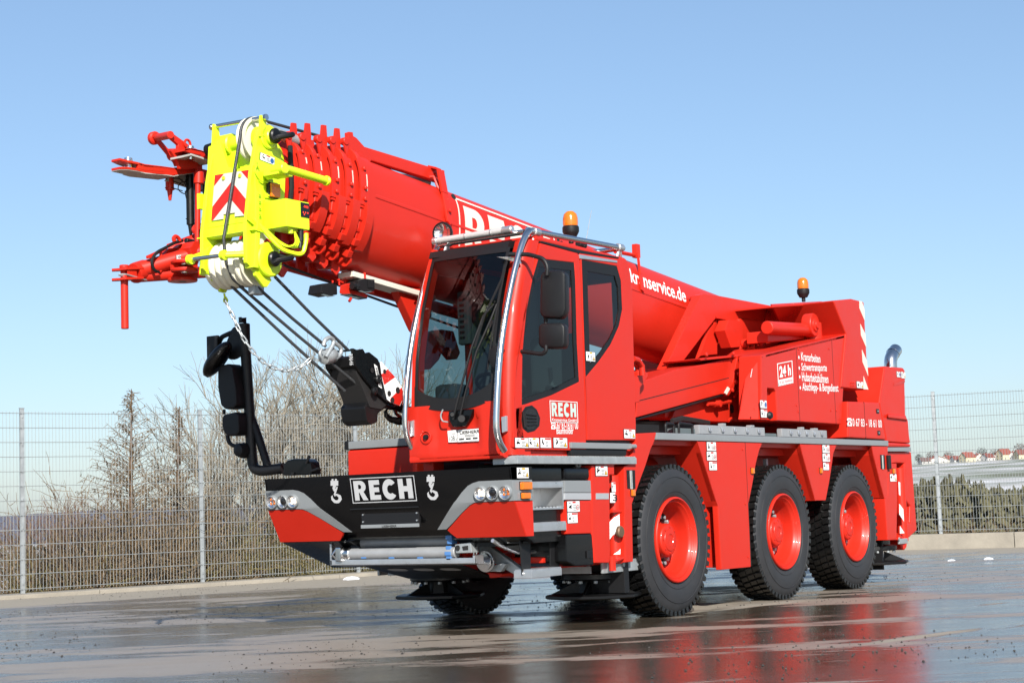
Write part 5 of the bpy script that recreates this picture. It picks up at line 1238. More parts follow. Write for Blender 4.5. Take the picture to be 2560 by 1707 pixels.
for k in range(4): b.tube([V((bx0.x-.34, YN-.01, bx0.z-.01-k*.01)), V((bx0.x-.2+.02*k, YN-.06, z0+.02-.02*k)), V((bx0.x-.10+.03*k, -.22, z0-.12)), V((bx0.x-.02+.02*k, -.27, z0-.1)), V((bx0.x-.04, -.27, z0+.0))], .007, 6, .06)
b.tube([V((bx0.x-.2, YN-.01, bx0.z+.35)), V((bx0.x-.24, YN-.02, bx0.z+.38)), V((bx0.x-.26, YN-.02, bx0.z+.32)), V((bx0.x-.2, YN-.02, bx0.z+.26)), V((bx0.x-.1, YN-.02, bx0.z+.26))], .006, 6, .03)
pieces(b, 'cable', lime, crane)
b = B()
for k in range(9): p = V((bx0.x-.12-.10*(k % 2), YN-.012, bx0.z+.16-.05*(k//2))); b.box(p-V((.025, .01, .018)), p+V((.025, .006, .018)), .003); b.cyl(p+V((0, -.01, 0)), p+V((0, -.02, 0)), .008, 8)
pieces(b, 'terminal_block', lime, crane)
# ---------------------------------------------------------------- ropes
RB = .0125
def near_block(p): return on('I', p, 'y', -.03)
fr0 = HFB(.04, hz((1075,300)))+bu*.02
topw = ct+V((0, -.0, .165))
b = B(); b.tube([topw+V((.0, -.0, 0)), BP(.5, -.08, HH+.09), BP(-.2, -.02, HH+.045), BP(-1.0, .05, HH+.012), BP(-6.2, .05, HH+.012)], RB, 8); 
b.tube([ct+V((-.165*math.cos(t), 0, .165*math.sin(t))) for t in [math.pi/2-i*math.pi/12 for i in range(7)]]+[HF((1022,1120), .06), V((cl.x-.185, HF((1015,1250)).y, cl.z)), V((cl.x-.13, HF((1020,1300)).y, cl.z-.13)), V((cl.x-.02, HF((1020,1300)).y, cl.z-.18))], RB, 8, .03); pieces(b, 'hoist_rope', rope, crane, 60)
def rp(a, e, name='hoist_rope', r=RB): b = B(); b.tube([a, a.lerp(e, .5)+V((0, 0, -.008)), e], r, 8); return b.out(name, rope, crane, 60)
hb = dict(a=near_block((1230,690)), b=near_block((1345,650)), c=near_block((1090,340)), d=near_block((1275,375)))
rp(V((cl.x-.06, .225, cl.z-.17)), on('U', (900,1030), 'y', -.07)); rp(V((cl.x-.04, .16, cl.z-.175)), on('U', (1065,945), 'y', -.12))
rp(V((cl.x+.04, .06, cl.z-.185)), on('U', (650,445), 'y', -.05)); rp(V((cl.x+.17, .0, cl.z-.10)), on('U', (940,495), 'y', -.1))
rp(BP(.86, .12, -.52), V((-.9, .10, 2.52)), 'tie_rope', .011)
b = B(); b.poly(TR('A', [(1400,1330),(1450,1310),(1510,1350),(1470,1415),(1430,1380)], 'y', .1), (0, .03, 0), .004); b.out('rope_anchor', red, crane)
b = B(); p = V((cl.x+.05, .08, cl.z-.19)); b.hull([p+V((a, b_, c_)) for a in (-.05, .06) for b_ in (-.03, .04) for c_ in (-.05, .06)], .012); b.out('rope_wedge', galv, crane)

# ---------------------------------------------------------------- folded jib on the far side of the boom
def N_(pts, v=.70, ax='y'): return TR('N', pts, ax, v)
def jp(fr, pts, y, dep, name, mat=red, bev=.004, holes=()):
    b = B(); P = TR(fr, pts, 'y', y)
    b.poly([P]+[TR(fr, h, 'y', y) for h in holes] if holes else P, (0, dep, 0), bev); return b.out(name, mat, crane)
yj = .78
# upper fork arm pointing forward: box between two plates
P = TR('N', [(125,622),(260,655),(425,692),(540,730),(820,755),(1000,780),(1090,770),(1250,760),(1400,800),(1380,815),(1140,850),(1010,880),(820,850),(545,828),(430,795),(270,765),(125,765)], 'y', yj)
lowz = TR('N', [(430,795),(545,828),(820,850),(1010,880),(1140,850),(1380,815)], 'y', yj); upz = TR('N', [(430,692),(540,730),(820,755),(1000,780),(1090,772),(1380,770)], 'y', yj)
b = B(); b.poly(upz+lowz[::-1], (0, .03, 0), .004); b.out('jib_fork_web', red, crane)
uu = TR('N', [(125,622),(260,655),(430,692)], 'y', yj); ll = TR('N', [(125,765),(270,768),(430,795)], 'y', yj)
for pp, off in ((uu+upz, .0), (ll+lowz, 0)):
    b = B(); far = [q+V((-.0, .17 if i > 2 else .09+.03*i, 0)) for i, q in enumerate(pp)]; b.poly(pp+far[::-1], (0, 0, -.018), .003); pl_ = b.out('jib_fork_plate', red, crane)
b = B(); b.poly([q+V((0, 0, -.021)) for q in ll+lowz]+[q+V((0, .17 if i > 2 else .09+.03*i, -.021)) for i, q in enumerate(ll+lowz)][::-1], (0, 0, -.003)); b.out('jib_fork_underside', bounceg, crane, 0)
for pp in ((265,690), (265,785)):
    b = B(); p = on('N', pp, 'y', yj+.06); b.rev(p, (0, 0, 1), [(.012, -.03), (.032, -.03), (.034, .0), (.03, .03), (.012, .03)], 16); b.out('bush', steel, crane)
# raised triangular bracket with cross pin
jp('N', [(940,235),(960,210),(1000,225),(1190,360),(1300,440),(1400,480),(1420,640),(1400,790),(1250,800),(1110,800),(1080,700),(1050,640),(960,500),(1080,460),(1085,405),(950,290)], .72, .03, 'jib_bracket')
jp('N', [(700,270),(760,255),(800,330),(920,470),(1070,465),(1120,700),(1060,760),(1030,690),(790,400)], .92, .03, 'jib_bracket', holes=())
b = B(); p0_ = on('N', (690,300), 'y', .98); p1_ = on('N', (960,245), 'y', .70); b.cyl(p0_, p1_, .030, 16, .004); b.cyl(p0_+V((0, .02, 0)), p0_.lerp(p1_, .12), .052, 18, .012); b.out('cross_pin', red, crane)
b = B(); p = on('N', (1232,388), 'y', .71); b.tube([p+V((.03*math.cos(t*.5), 0, .03*math.sin(t*.5))) for t in range(13)], .010, 8, closed=True); b.out('eye', red, crane)
b = B(); p = on('N', (1035,565), 'y', .90); b.cyl(p+V((0, -.02, 0)), p+V((0, .06, 0)), .042, 18, .004); b.out('bush', red, crane)
# second fork behind the head
jp('N', [(1170,480),(1280,455),(1460,495),(1640,570),(1640,670),(1460,600),(1455,580),(1290,545),(1200,510)], .62, .03, 'jib_fork_web')
b = B(); q = TR('N', [(1165,580),(1290,545),(1455,598),(1645,680)], 'y', .62); b.poly(q+[p+V((0, .14, 0)) for p in q[::-1]], (0, 0, -.015), .002); b.out('jib_fork_plate', bounceg, crane)
b = B(); q = TR('N', [(1170,480),(1280,455),(1460,495),(1645,572)], 'y', .62); b.poly(q+[p+V((0, .14, 0)) for p in q[::-1]], (0, 0, -.015), .002); b.out('jib_fork_plate', red, crane)
for pp in ((1280,495), (1280,588)):
    b = B(); p = on('N', pp, 'y', .66); b.rev(p, (0, 0, 1), [(.012, -.03), (.03, -.03), (.032, .0), (.028, .03), (.012, .03)], 16); b.out('bush', steel, crane)
# plate running back under the forks
jp('N', [(1390,620),(1470,600),(1480,800),(1600,830),(1600,1060),(1440,1060),(1400,830)], .74, .03, 'jib_root')
b = B(); q = TR('N', [(1000,880),(1380,815),(1480,1000),(1600,1010),(1600,1200),(1330,1130),(880,990)], 'y', .9); b.poly(q, (0, .02, 0)); b.out('jib_root_plate', bounceg, crane)
# hanging pins with wire clips
def pin(p, L, r, mat, tip=.35, name='hanging_pin'):
    b = B(); b.cyl(p, p+V((0, 0, -L)), r, 14, .003); b.cyl(p+V((0, 0, -L)), p+V((0, 0, -L-.08)), r*.7, 12, 0, 0, r*tip); b.tube([p+V((-.05, 0, -L*.9)), p+V((.05, 0, -L*.9))], .004, 6); return b.out(name, mat, crane)
pin(on('N', (1270,850), 'y', .86), .42, .032, blackm); pin(on('N', (1385,860), 'y', .80), .45, .022, blackm); pin(on('N', (1525,1010), 'y', .74), .18, .022, blackm); pin(on('N', (940,880), 'y', .92), .13, .033, red)
b = B()
for pp, r in (((1165,925), .042), ((1160,1110), .045), ((1485,1255), .05)):
    c_ = on('N', pp, 'y', .84); b.tube([c_+V((r*math.cos(t*.42), .01*math.sin(t), r*1.05*math.sin(t*.42))) for t in range(15)], .004, 6, closed=True)
for pts in ([(990,950),(1070,960),(1150,975)], [(960,1100),(1050,1130),(1150,1160)], [(990,1000),(1080,1030),(1170,1070)], [(1195,1160),(1200,1220),(1220,1300)], [(1430,1270),(1450,1310),(1540,1310)]): b.tube(TR('N', pts, 'y', .84), .004, 6)
pieces(b, 'wire_clip', blackm, crane)
b = B(); b.cyl(on('N', (1405,880), 'y', .74), on('M', (915,660), 'y', .74), .022, 12); b.cyl(on('N', (1420,850), 'y', .74), on('N', (1415,1050), 'y', .74), .04, 14, .006); b.out('jib_link_rod', red, crane)
# lower jib: tubes meeting in a tip with a hanging pin
def MY(p, y=.92): return on('M', p, 'y', y)
b = B(); b.cyl(MY((320,930)), MY((1010,730), .62), .062, 20); b.cyl(MY((340,985)), MY((1030,940), .66), .045, 18); b.cyl(MY((640,740), 1.0), MY((980,610), .8), .06, 18); b.out('jib_tube', red, crane)
b = B(); b.hull(TR('M', [(225,905),(320,890),(330,1010),(225,1000)], 'y', .86)+TR('M', [(225,905),(320,890),(330,1010),(225,1000)], 'y', .98), .01); b.rev(MY((310,950)), MY((470,900))-MY((310,950)), [(0, -.02), (.075, -.02), (.08, .0), (.08, .10), (.062, .12)], 20); b.poly(TR('M', [(380,910),(470,880),(475,980),(430,992),(385,980)], 'y', .855), (0, .02, 0), .003); b.out('jib_tip', red, crane)
for yy in ((112,902), (112,998)):
    b = B(); q = TR('M', [(yy[0],yy[1]),(320,yy[1]-8),(320,yy[1]+8),(250,yy[1]+38),(150,yy[1]+18)], 'y', .88); a_ = MY((112, yy[1]), .92); e_ = MY((318, yy[1]), .92)
    b.hull([a_+V((0, .04, 0)), a_+V((.04, -.07, 0)), e_+V((0, -.08, 0)), e_+V((0, .08, 0)), a_+V((.04, .08, 0)), a_+V((0, .04, -.016)), a_+V((.04, -.07, -.016)), e_+V((0, -.08, -.016)), e_+V((0, .08, -.016)), a_+V((.04, .08, -.016))], .002); b.out('jib_tip_plate', red, crane)
pt = MY((198,893)); b = B(); b.cyl(pt+V((0, 0, .01)), V((pt.x, pt.y, MY((180,1495)).z)), .0285, 18, .004); b.cyl(pt+V((0, 0, .015)), pt+V((0, 0, -.01)), .036, 18, .004); b.out('tip_pin', red, crane)
b = B(); p = MY((150,970), .90); b.tube([p+V((-.02, -.02, 0)), p+V((.02, -.05, .002)), p+V((.25, -.03, -.02)), p+V((.28, .0, -.02)), p+V((.0, .01, .0))], .006, 6, .02); b.out('spring_clip', galv, crane)
p = TR('M', [(678,782),(842,755),(845,806),(680,830)], 'y', .72); sticker(p[3]+V((0, -.03, 0)), p[2]-p[3], p[0]-p[3], crane, 4)
jp('M', [(435,780),(735,640),(760,655),(690,670),(470,805),(440,808)], .80, .03, 'jib_rail')
b = B(); b.tube(TR('M', [(770,632),(690,655),(600,705),(520,745),(478,800),(465,850),(490,925),(540,942)], 'y', .78), .012, 8, .03); b.cyl(on('M', (800,632), 'y', .78), on('M', (890,650), 'y', .78), .02, 10, .003); b.out('jib_cable', blackp, crane)
b = B()
for pts in ([(690,640),(680,605),(705,588),(735,615),(740,640)], [(890,560),(872,520),(895,492),(925,500)]): b.tube(TR('M', pts, 'y', .78), .016, 8, .03)
b.tube(TR('M', [(555,745),(565,880),(560,930),(540,942)], 'y', .80), .011, 8, .02); pieces(b, 'jib_eye', red, crane)
jp('M', [(885,640),(935,640),(940,700),(975,720),(970,800),(915,835),(880,820),(840,700),(860,690)], .62, .12, 'jib_joint')
jp('M', [(640,710),(720,700),(760,660),(880,680),(885,705),(700,740),(600,780),(590,770)], .82, .06, 'jib_joint')
jp('M', [(670,870),(740,860),(800,820),(920,840),(925,945),(820,965),(750,945),(680,930)], .62, .03, 'jib_joint')
for yy in (845, 925):
    b = B(); p = on('M', (790,yy), 'y', .58); b.rev(p, (0, 0, 1), [(0, -.012), (.10, -.012), (.105, 0), (.10, .012), (0, .012)], 24); b.rev(p, (0, 0, 1), [(0, -.02), (.03, -.02), (.032, .02), (0, .02)], 14, 1); b.out('jib_lug', [red, steel], crane)
b = B(); p = on('M', (770,1020), 'y', .7); b.rev(p, (0, 0, 1), [(0, -.012), (.11, -.012), (.115, 0), (.11, .012), (0, .012)], 24); b.rev(p, (0, 0, 1), [(0, -.0135), (.03, -.0135), (.03, .0135), (0, .0135)], 14, 1); b.out('jib_lug', [red, interl], crane)
b = B(); b.cyl(BP(.9, .75, -.30), BP(-3.5, .75, -.30), .055, 14); b.cyl(BP(.9, .75, .25), BP(-3.5, .75, .25), .05, 14); b.cyl(BP(.9, .95, -.05), BP(-3.5, .95, -.05), .05, 14); b.out('jib_chord', red, crane)
b = B()
for i in range(9):
    u = .7-i*.5; b.cyl(BP(u, .75, -.30), BP(u-.25, .95, -.05), .025, 8); b.cyl(BP(u-.25, .95, -.05), BP(u-.5, .75, .25), .025, 8); b.cyl(BP(u, .75, -.30), BP(u-.25, .75, .25), .025, 8)
b.out('jib_lattice', red, crane)

def catm(P, n):
    out = []
    for i in range(len(P)-1):
        p0, p1, p2, p3 = P[max(i-1, 0)], P[i], P[i+1], P[min(i+2, len(P)-1)]
        for j in range(n): t = j/n; out.append(.5*((2*p1)+(p2-p0)*t+(2*p0-5*p1+4*p2-p3)*t*t+(3*p1-p0-3*p2+p3)*t**3))
    return out+[P[-1]]
# ---------------------------------------------------------------- hook block (hangs in the ropes)
hb0 = near_block((1200,440)); blk = empty('hook_block', near_block((1750,870)))
tag(blk, 'black hook block with striped flank hanging from ropes in front of the cab', 'hook block')
O0 = blk.location.copy()
def bl(b, name, mat, parent=blk, smooth=35):
    o = b.out(name, mat, parent, smooth)
    if parent is blk:
        for v in o.data.vertices: v.co -= O0
    return o
yn, yf = -.20, .11
def uy(pts, y): return TR('U', pts, 'y', y)
outl = [(1010,470),(1060,492),(1140,480),(1172,540),(1222,522),(1332,610),(1350,650),(1550,840),(1650,980),(1682,1100),(1672,1185),(1620,1230),(1465,1185),(1300,1045),(1150,860),(1045,700),(1030,560)]
b = B(); P = uy(outl, yn); b.poly(P, (0, .035, 0), .005); bl(b, 'cheek_plate', blackg)
b = B(); b.poly([V((p.x, yf, p.z)) for p in P], (0, -.035, 0), .005); bl(b, 'cheek_plate', blackg)
def across(pts, name, mat=blackm, y0=yn+.005, y1=yf-.005, bev=.005): b = B(); b.poly([V((p.x, y0, p.z)) for p in uy(pts, yn)], (0, y1-y0, 0), bev); return bl(b, name, mat)
across([(1012,480),(1032,478),(1036,505),(1016,508)], 'head_bar'); tp_ = across([(1018,590),(1060,560),(1110,650),(1100,740),(1048,704)], 'head_plate')
across([(1465,1185),(1620,1230),(1560,1250),(1470,1260),(1390,1320),(1385,1430),(1300,1470),(1240,1420),(1210,1240),(1280,1090)], 'tail_box', blackm, yn+.04, yf-.02, .01)
across([(1075,660),(1190,600),(1330,690),(1500,920),(1520,1180),(1420,1270),(1270,1240),(1180,1010),(1090,800)], 'core', dark, yn+.03, yf-.03)
pc = uy([(1330,880)], yn)[0]
for k in range(3):
    b = B(); c_ = V((pc.x, yn+.075+k*.062, pc.z)); r = .165; w = .056
    b.rev(c_, (0, 1, 0), [(.05, -w/2), (r*.8, -w/2), (r, -w/2), (r*.88, 0), (r, w/2), (r*.8, w/2), (.05, w/2)], 30); bl(b, 'block_sheave', blackm)
b = B(); b.cyl(V((pc.x, yn-.02, pc.z)), V((pc.x, yf+.02, pc.z)), .035, 16, .006); bl(b, 'axle', blackm)
q = uy([(1285,1040)], yn+.02)[0]; b = B(); b.cyl(q, V((q.x-.03, yf-.02, q.z-.0)), .012, 12, .003); bl(b, 'guard_bar', steel)
b = B(); q = uy([(1270,1030)], yn-.002)[0]; b.rev(q, (0, -1, 0), [(0, 0), (.03, 0), (.032, .02), (.02, .028), (0, .03)], 10); bl(b, 'bolt', blackm)
P = uy([(1360,660),(1375,645),(1550,842),(1648,982),(1678,1100),(1618,1226),(1500,1178),(1452,1140),(1390,870)], yn-.003)
b = B(); b.poly(P, (0, .002, 0)); ff = bl(b, 'flank_foil', white, smooth=0)
for s_ in ([(1380,812),(1462,745),(1556,848),(1416,950)], [(1502,1120),(1644,984),(1674,1100),(1616,1222),(1500,1174),(1490,1150)]):
    b = B(); b.poly(uy(s_, yn-.005), (0, .002, 0)); bl(b, 'flank_stripe', foilred, smooth=0)
for p, r in (((1418,775), .018), ((1590,1020), .026), ((1478,1062), .022), ((1520,1150), .024), ((1255,760), .02)):
    c_ = uy([p], yn-.006)[0]; b = B(); b.cyl(c_, c_+V((0, -.003, 0)), r, 12); bl(b, 'bore', dark)
P = uy([(1282,676),(1322,708),(1385,1000),(1345,975)], yn-.003); b = B(); b.poly(P, (0, .002, 0)); bl(b, 'name_strip', white, smooth=0)
o = text('LIEBHERR', P[2].lerp(P[1], .08)+(P[3]-P[2])*.18+V((0, -.002, 0)), (P[1]-P[2])*.84, (P[3]-P[2])*.62, dark, blk, .025)
for v in o.data.vertices: v.co -= O0
xp = uy([(1030,640)], yn)[0].x-.012
a_ = on('U', (948,545), 'x', xp); e_ = on('U', (962,695), 'x', xp); u2_ = on('U', (1000,545), 'x', xp)
o = text('59646', a_, e_-a_, u2_-a_, letter, blk, .02)
for v in o.data.vertices: v.co -= O0
hk = [on('U', p, 'y', -.06) for p in ((1470,1225),(1560,1235),(1680,1275),(1770,1300),(1800,1340),(1780,1390),(1700,1415),(1600,1425),(1500,1400),(1440,1350),(1430,1300),(1450,1270))]
b = B(); b.tube(hk, [.03, .032, .038, .042, .042, .04, .036, .032, .026, .02, .014, .008], 12, 0); bl(b, 'hook', blackm, smooth=60)
b = B(); b.tube([on('U', p, 'y', -.06) for p in ((1540,1250),(1570,1330),(1640,1380))], .014, 8); bl(b, 'safety_latch', steel)
sv = on('U', (680,575), 'y', -.06); dr_ = (on('U', (560,640), 'y', -.06)-on('U', (840,560), 'y', -.06)).normalized()
b = B(); b.rev(sv-dr_*.065, dr_, [(0, 0), (.05, 0), (.06, .01), (.062, .07), (.055, .12), (.03, .135), (0, .135)], 20); bl(b, 'swivel_body', galv, smooth=50)
for pts, r in (([(620,440),(640,370),(700,335),(748,365),(745,420),(690,520),(650,590)], .017), ([(750,395),(820,440),(852,490),(835,560),(780,605)], .017), ([(600,480),(570,540),(600,600)], .012)):
    b = B(); b.tube(catm([on('U', p, 'y', -.10) for p in pts], 4), r, 10); bl(b, 'swivel_eye', galv, smooth=60)

# ---------------------------------------------------------------- chain hanging between head and block
ch = empty('steel_chain', near_block((975,440))); tag(ch, 'slack steel link chain hanging between boom head and hook block', 'chain')
O1 = ch.location.copy()
pts = [on('I', p, 'y', .33+(0-.33)*i/11) for i, p in enumerate(((283,0),(325,80),(370,180),(415,270),(470,350),(530,425),(610,490),(690,528),(770,540),(850,525),(920,490),(975,440)))]
pts = [on('C', (425,1320), 'y', .36)]+pts
path = catm(pts, 12); L = [0]
for a, e in zip(path, path[1:]): L.append(L[-1]+(e-a).length)
def at(s):
    for i in range(len(L)-1):
        if L[i+1] >= s: return path[i].lerp(path[i+1], (s-L[i])/(L[i+1]-L[i]))
    return path[-1]
pitch = .052; b = B(); ln = []
for k in range(20):
    t = 2*math.pi*k/20; x = .016*math.cos(t); z = .012*math.sin(t)
    ln.append(V((x+math.copysign(.018, math.cos(t)), 0, z)))
b.tube(ln, .0062, 6, 0, True); link0 = None; s = .03; i = 0
while s < L[-1]-.02:
    p, d = at(s), (at(s+.02)-at(s-.02)).normalized()
    o = b.out('link', galv, ch, 60) if link0 is None else link0.copy()
    if link0 is None: link0 = o
    else: COL.objects.link(o); o.parent = ch
    q = d.to_track_quat('X', 'Z').to_matrix().to_4x4() @ Matrix.Rotation(math.pi/2*(i % 2)+.4, 4, 'X')
    o.matrix_local = Matrix.Translation(p-O1) @ q; s += pitch; i += 1
b = B(); b.tube([on('C', p, 'y', .36) for p in ((420,1220),(430,1270),(415,1320),(440,1345),(465,1315),(440,1270))], .008, 6, .01); b.out('chain_shackle', lime, crane)

# ================================================================ CRANE: cab
YC1, YC2 = -1.26, -.28
def F_(pts, y=YC1): return TR('F', pts, 'y', y)
def cabx(z):
    """front outline of the cab seen from the side"""
    pts = [(1.37, -2.56), (1.45, -2.60), (1.80, -2.60), (2.2, -2.565), (2.6, -2.47), (2.95, -2.34), (3.12, -2.26), (3.3, -2.2)]
    for (z0, x0), (z1, x1) in zip(pts, pts[1:]):
        if z <= z1: return x0+(x1-x0)*max(0, z-z0)/(z1-z0)
    return pts[-1][1]
# door with window opening
dwin = [(825,300),(1035,325),(1042,420),(1052,800),(1065,1030),(900,1110),(740,1165),(688,1172),(684,1100),(700,930),(745,650),(790,420)]
dout = [(835,208),(1055,268),(1066,285),(1076,460),(1108,1440),(695,1432),(676,1420),(672,1200),(690,900),(735,620),(790,380)]
b = B(); b.poly([F_(dout), F_(dwin)], (0, .05, 0), .008); door = b.out('cab_door', red, crane)
def grow(pts, k):
    c = (sum(p[0] for p in pts)/len(pts), sum(p[1] for p in pts)/len(pts)); return [(c[0]+(p[0]-c[0])*k, c[1]+(p[1]-c[1])*k) for p in pts]
b = B(); b.poly([F_(grow(dwin, 1.005), YC1+.004), F_(grow(dwin, .90), YC1+.004)], (0, .012, 0), 0); b.out('window_seal', blackp, door, 0)
b = B(); b.poly(F_(grow(dwin, .99), YC1+.012), None); b.out('door_window', glass, door, 0)
# rear side panel with window
rwin = [(1082,308),(1288,345),(1312,430),(1320,600),(1300,700),(1250,810),(1180,910),(1103,1002)]
rout = [(1068,268),(1300,302),(1340,300),(1358,330),(1378,460),(1402,1290),(1400,1378),(1112,1378),(1080,460)]
b = B(); b.poly([F_(rout, YC1+.003), F_(rwin, YC1+.003)], (0, .05, 0), .008); rp_ = b.out('cab_side', red, crane)
b = B(); b.poly([F_(rwin, YC1+.0055), F_(grow(rwin, .80), YC1+.0055)], (0, .012, 0)); b.out('window_seal', blackp, rp_, 0)
b = B(); b.poly(F_(grow(rwin, .99), YC1+.014), None); b.out('side_window', glass, rp_, 0)
b = B(); P = F_([(1065,275),(1290,312),(1292,325),(1068,300)], YC1-.004); b.poly(P, (0, .02, 0), .003); b.out('door_rail', alu, rp_)
# cab shell: far side, back, floor, roof
zr = 3.075
b = B(); b.poly([V((-.70, YC1+.05, 1.42)), V((-.70, YC2, 1.42)), V((-.70, YC2, 3.05)), V((-.70, YC1+.05, 3.05))], (.04, 0, 0), .01)
b = B()
oy = [V((-.69, 0, 1.40)), V((-.69, 0, 1.95)), V((-.69, 0, 2.0))]
b.poly([[V((-.68, YC1+.04, 1.42)), V((-.68, YC2, 1.42)), V((-.68, YC2, 3.06)), V((-.68, YC1+.04, 3.06))], [V((-.68, YC1+.16, 2.0)), V((-.68, YC2-.12, 2.0)), V((-.68, YC2-.12, 2.92)), V((-.68, YC1+.16, 2.92))]], (.04, 0, 0), .006); b.out('cab_back', red, crane)
fo = [V((cabx(z)+.04, YC2, z)) for z in (1.42, 1.8, 2.2, 2.6, 2.95, 3.06)]+[V((-.66, YC2, 3.06)), V((-.66, YC2, 1.42))]
fh = [V((cabx(z)+.14, YC2, z)) for z in (1.86, 2.2, 2.6, 2.92)]+[V((-1.80, YC2, 2.92)), V((-1.80, YC2, 1.86))]
b = B(); b.poly([fo, fh], (0, -.05, 0), .006); b.out('cab_far_side', red, crane)
b = B(); b.poly([q+V((0, -.02, 0)) for q in fh], None); b.out('far_window', glass, crane, 0)
b = B(); b.box((-2.52, YC1+.04, 1.38), (-.68, YC2, 1.44), .01); b.out('cab_floor', red, crane)
roof = [V((-2.12, YC1+.02, zr+.03)), V((-.70, YC1+.02, 3.07)), V((-.70, YC2, 3.07)), V((-2.12, YC2, zr+.03))]
b = B(); b.poly(roof, (0, 0, .045), .015); b.out('cab_roof', red, crane)
b = B(); b.poly(F_([(838,206),(1055,268),(1300,300),(1302,292),(1062,248),(842,196)], YC1+.005), (0, .05, 0), .004); b.out('roof_gutter', blackp, crane)
# black visor band above the windscreen
vis = TR('F', [(345,232),(715,192),(735,275),(300,300)], 'x', -2.2)
z0v = 3.045
b = B(); b.loft([[V((cabx(z0v)-.01, y, z0v)), V((cabx(3.10)-.01, y, 3.10)), V((-2.05, y, 3.14)), V((-2.05, y, 3.06))] for y in (YC1+.17, YC2-.03)]); b.out('visor', blackp, crane, 30)
# pillars: near one round and broad, far one slim
def pillar(y, w, zz, dx=0.0): return [V((cabx(z)+dx, y, z)) for z in zz]
zz = [1.78+i*(3.10-1.78)/10 for i in range(11)]
b = B(); rings = []
for z in [1.40, 1.6]+zz:
    x = cabx(z); r = .075; c = V((x+.075, YC1+.075, z)); wd = .16
    ring = [V((x+.03, YC1+.14, z))]+[c+V((-r*math.cos(t), -r*math.sin(t), 0)) for t in [i*math.pi/2/8 for i in range(9)]]+[V((x+.16, YC1, z)), V((x+.16, YC1+.05, z)), V((x+.07, YC1+.14, z))]
    rings.append(ring)
b.loft(rings); b.out('front_pillar', red, crane, 40)
b = B(); rings = []
for z in zz+[3.12]:
    x = cabx(z); rings.append([V((x+.06, YC2+.0, z)), V((x+.0, YC2-.03, z)), V((x+.0, YC2-.055, z)), V((x+.05, YC2-.06, z)), V((x+.10, YC2-.0, z))])
b.loft(rings); b.out('front_pillar', red, crane, 30)
# windscreen, slightly bowed, with black border
def wsx(y, z): t = (y-(YC1+YC2)/2)/((YC2-YC1)/2); return cabx(z)-.02+.035*t*t
def ws_low(y): t = (y+.75)/.42; return 1.78+.06*t*t+.02*(t < 0)*t*t
ya_, yb2 = YC1+.145, YC2-.06
def ws_grid(y0, y1, z_lo, z_hi, off, ny=10, nz=14):
    t = bmesh.new(); g = []
    for j in range(nz+1):
        row = []
        for i in range(ny+1):
            y = y0+(y1-y0)*i/ny; zl = z_lo(y); z = zl+(z_hi-zl)*j/nz; row.append(t.verts.new((wsx(y, z)-off, y, z)))
        g.append(row)
    for j in range(nz):
        for i in range(ny): t.faces.new((g[j][i], g[j][i+1], g[j+1][i+1], g[j+1][i]))
    return t
b = B(); b.take(ws_grid(ya_, yb2, ws_low, 3.05, 0)); wsn = b.out('windscreen', glass, crane, 60)
b = B(); b.take(ws_grid(ya_, ya_+.028, ws_low, 3.05, .004, 2)); b.take(ws_grid(yb2-.035, yb2, ws_low, 3.05, .004, 2)); b.take(ws_grid(ya_, yb2, lambda y: 3.01, 3.05, .005, 8, 2))
t = bmesh.new(); lo = []; hi = []
for i in range(13):
    y = ya_+(yb2-ya_)*i/12; z = ws_low(y); lo.append(t.verts.new((wsx(y, z)-.006, y, z-.012))); hi.append(t.verts.new((wsx(y, z+.10)-.006, y, z+.085+.06*abs((i-6)/6)**3)))
for i in range(12): t.faces.new((lo[i], lo[i+1], hi[i+1], hi[i]))
b.take(t); b.out('screen_border', blackp, wsn, 60)
# lower front panel in red with recess; wiper tongue
b = B(); t = bmesh.new(); rows = []
for k, z in enumerate((1.38, 1.40, 1.45, 1.50, 1.56, 1.62, 1.70, 1.76, 1.82)):
    row = []
    for i in range(25):
        y = YC1+.10+(YC2-YC1-.10)*i/24; tt = (y-(YC1+YC2)/2)/((YC2-YC1)/2); x = cabx(z)-.015+.05*max(0, abs(tt)-.8)*4*.4
        if 1.47 < z < 1.75 and -.97 < y < -.50: x += .03                                # recess for the type plate
        if z < 1.43: x -= .025
        row.append(t.verts.new((x, y, min(z, ws_low(y)+.02))))
    rows.append(row)
for a_, c_ in zip(rows, rows[1:]):
    for i in range(24): t.faces.new((a_[i], a_[i+1], c_[i+1], c_[i]))
b.take(t)
b.out('cab_front', red, crane, 50)
b = B(); b.box((-2.615, YC1+.06, 1.375), (-2.50, YC2+.0, 1.43), .018); b.box((-2.5, YC1+.02, 1.365), (-2.3, YC1+.1, 1.45), .01); b.out('cab_sill', red, crane)
tg = TR('F', [(285,1205),(435,1190),(420,1240),(385,1295),(310,1300),(290,1260)], 'x', -2.635)
b = B(); b.poly(tg, (.05, 0, 0), .012); tong = b.out('wiper_mount', blackg, crane)
def wsp(p, off=.03):
    x = -2.5
    for _ in range(8): q = on('F', p, 'x', x); x = wsx(q.y, q.z)-off
    return q
b = B()
for path_ in ([(315,1255),(345,1130),(425,830),(495,640),(560,570)], [(350,1260),(385,1110),(455,850),(540,660),(575,570)]): b.tube([wsp(p) for p in path_], .009, 8)
b.tube([wsp(p, .02) for p in ((520,960),(545,760),(580,560),(640,290))], .008, 6); b.tube([wsp(p, .035) for p in ((445,820),(500,640),(530,580),(600,430),(640,300))], .010, 6); pieces(b, 'wiper', blackp, crane)
b = B(); b.cyl(wsp((365,1250), .04), wsp((365,1250), .07), .03, 14, .004); b.cyl(wsp((310,1225), .03), wsp((310,1225), .055), .018, 12, .003); pieces(b, 'wiper_pivot', blackp, crane)
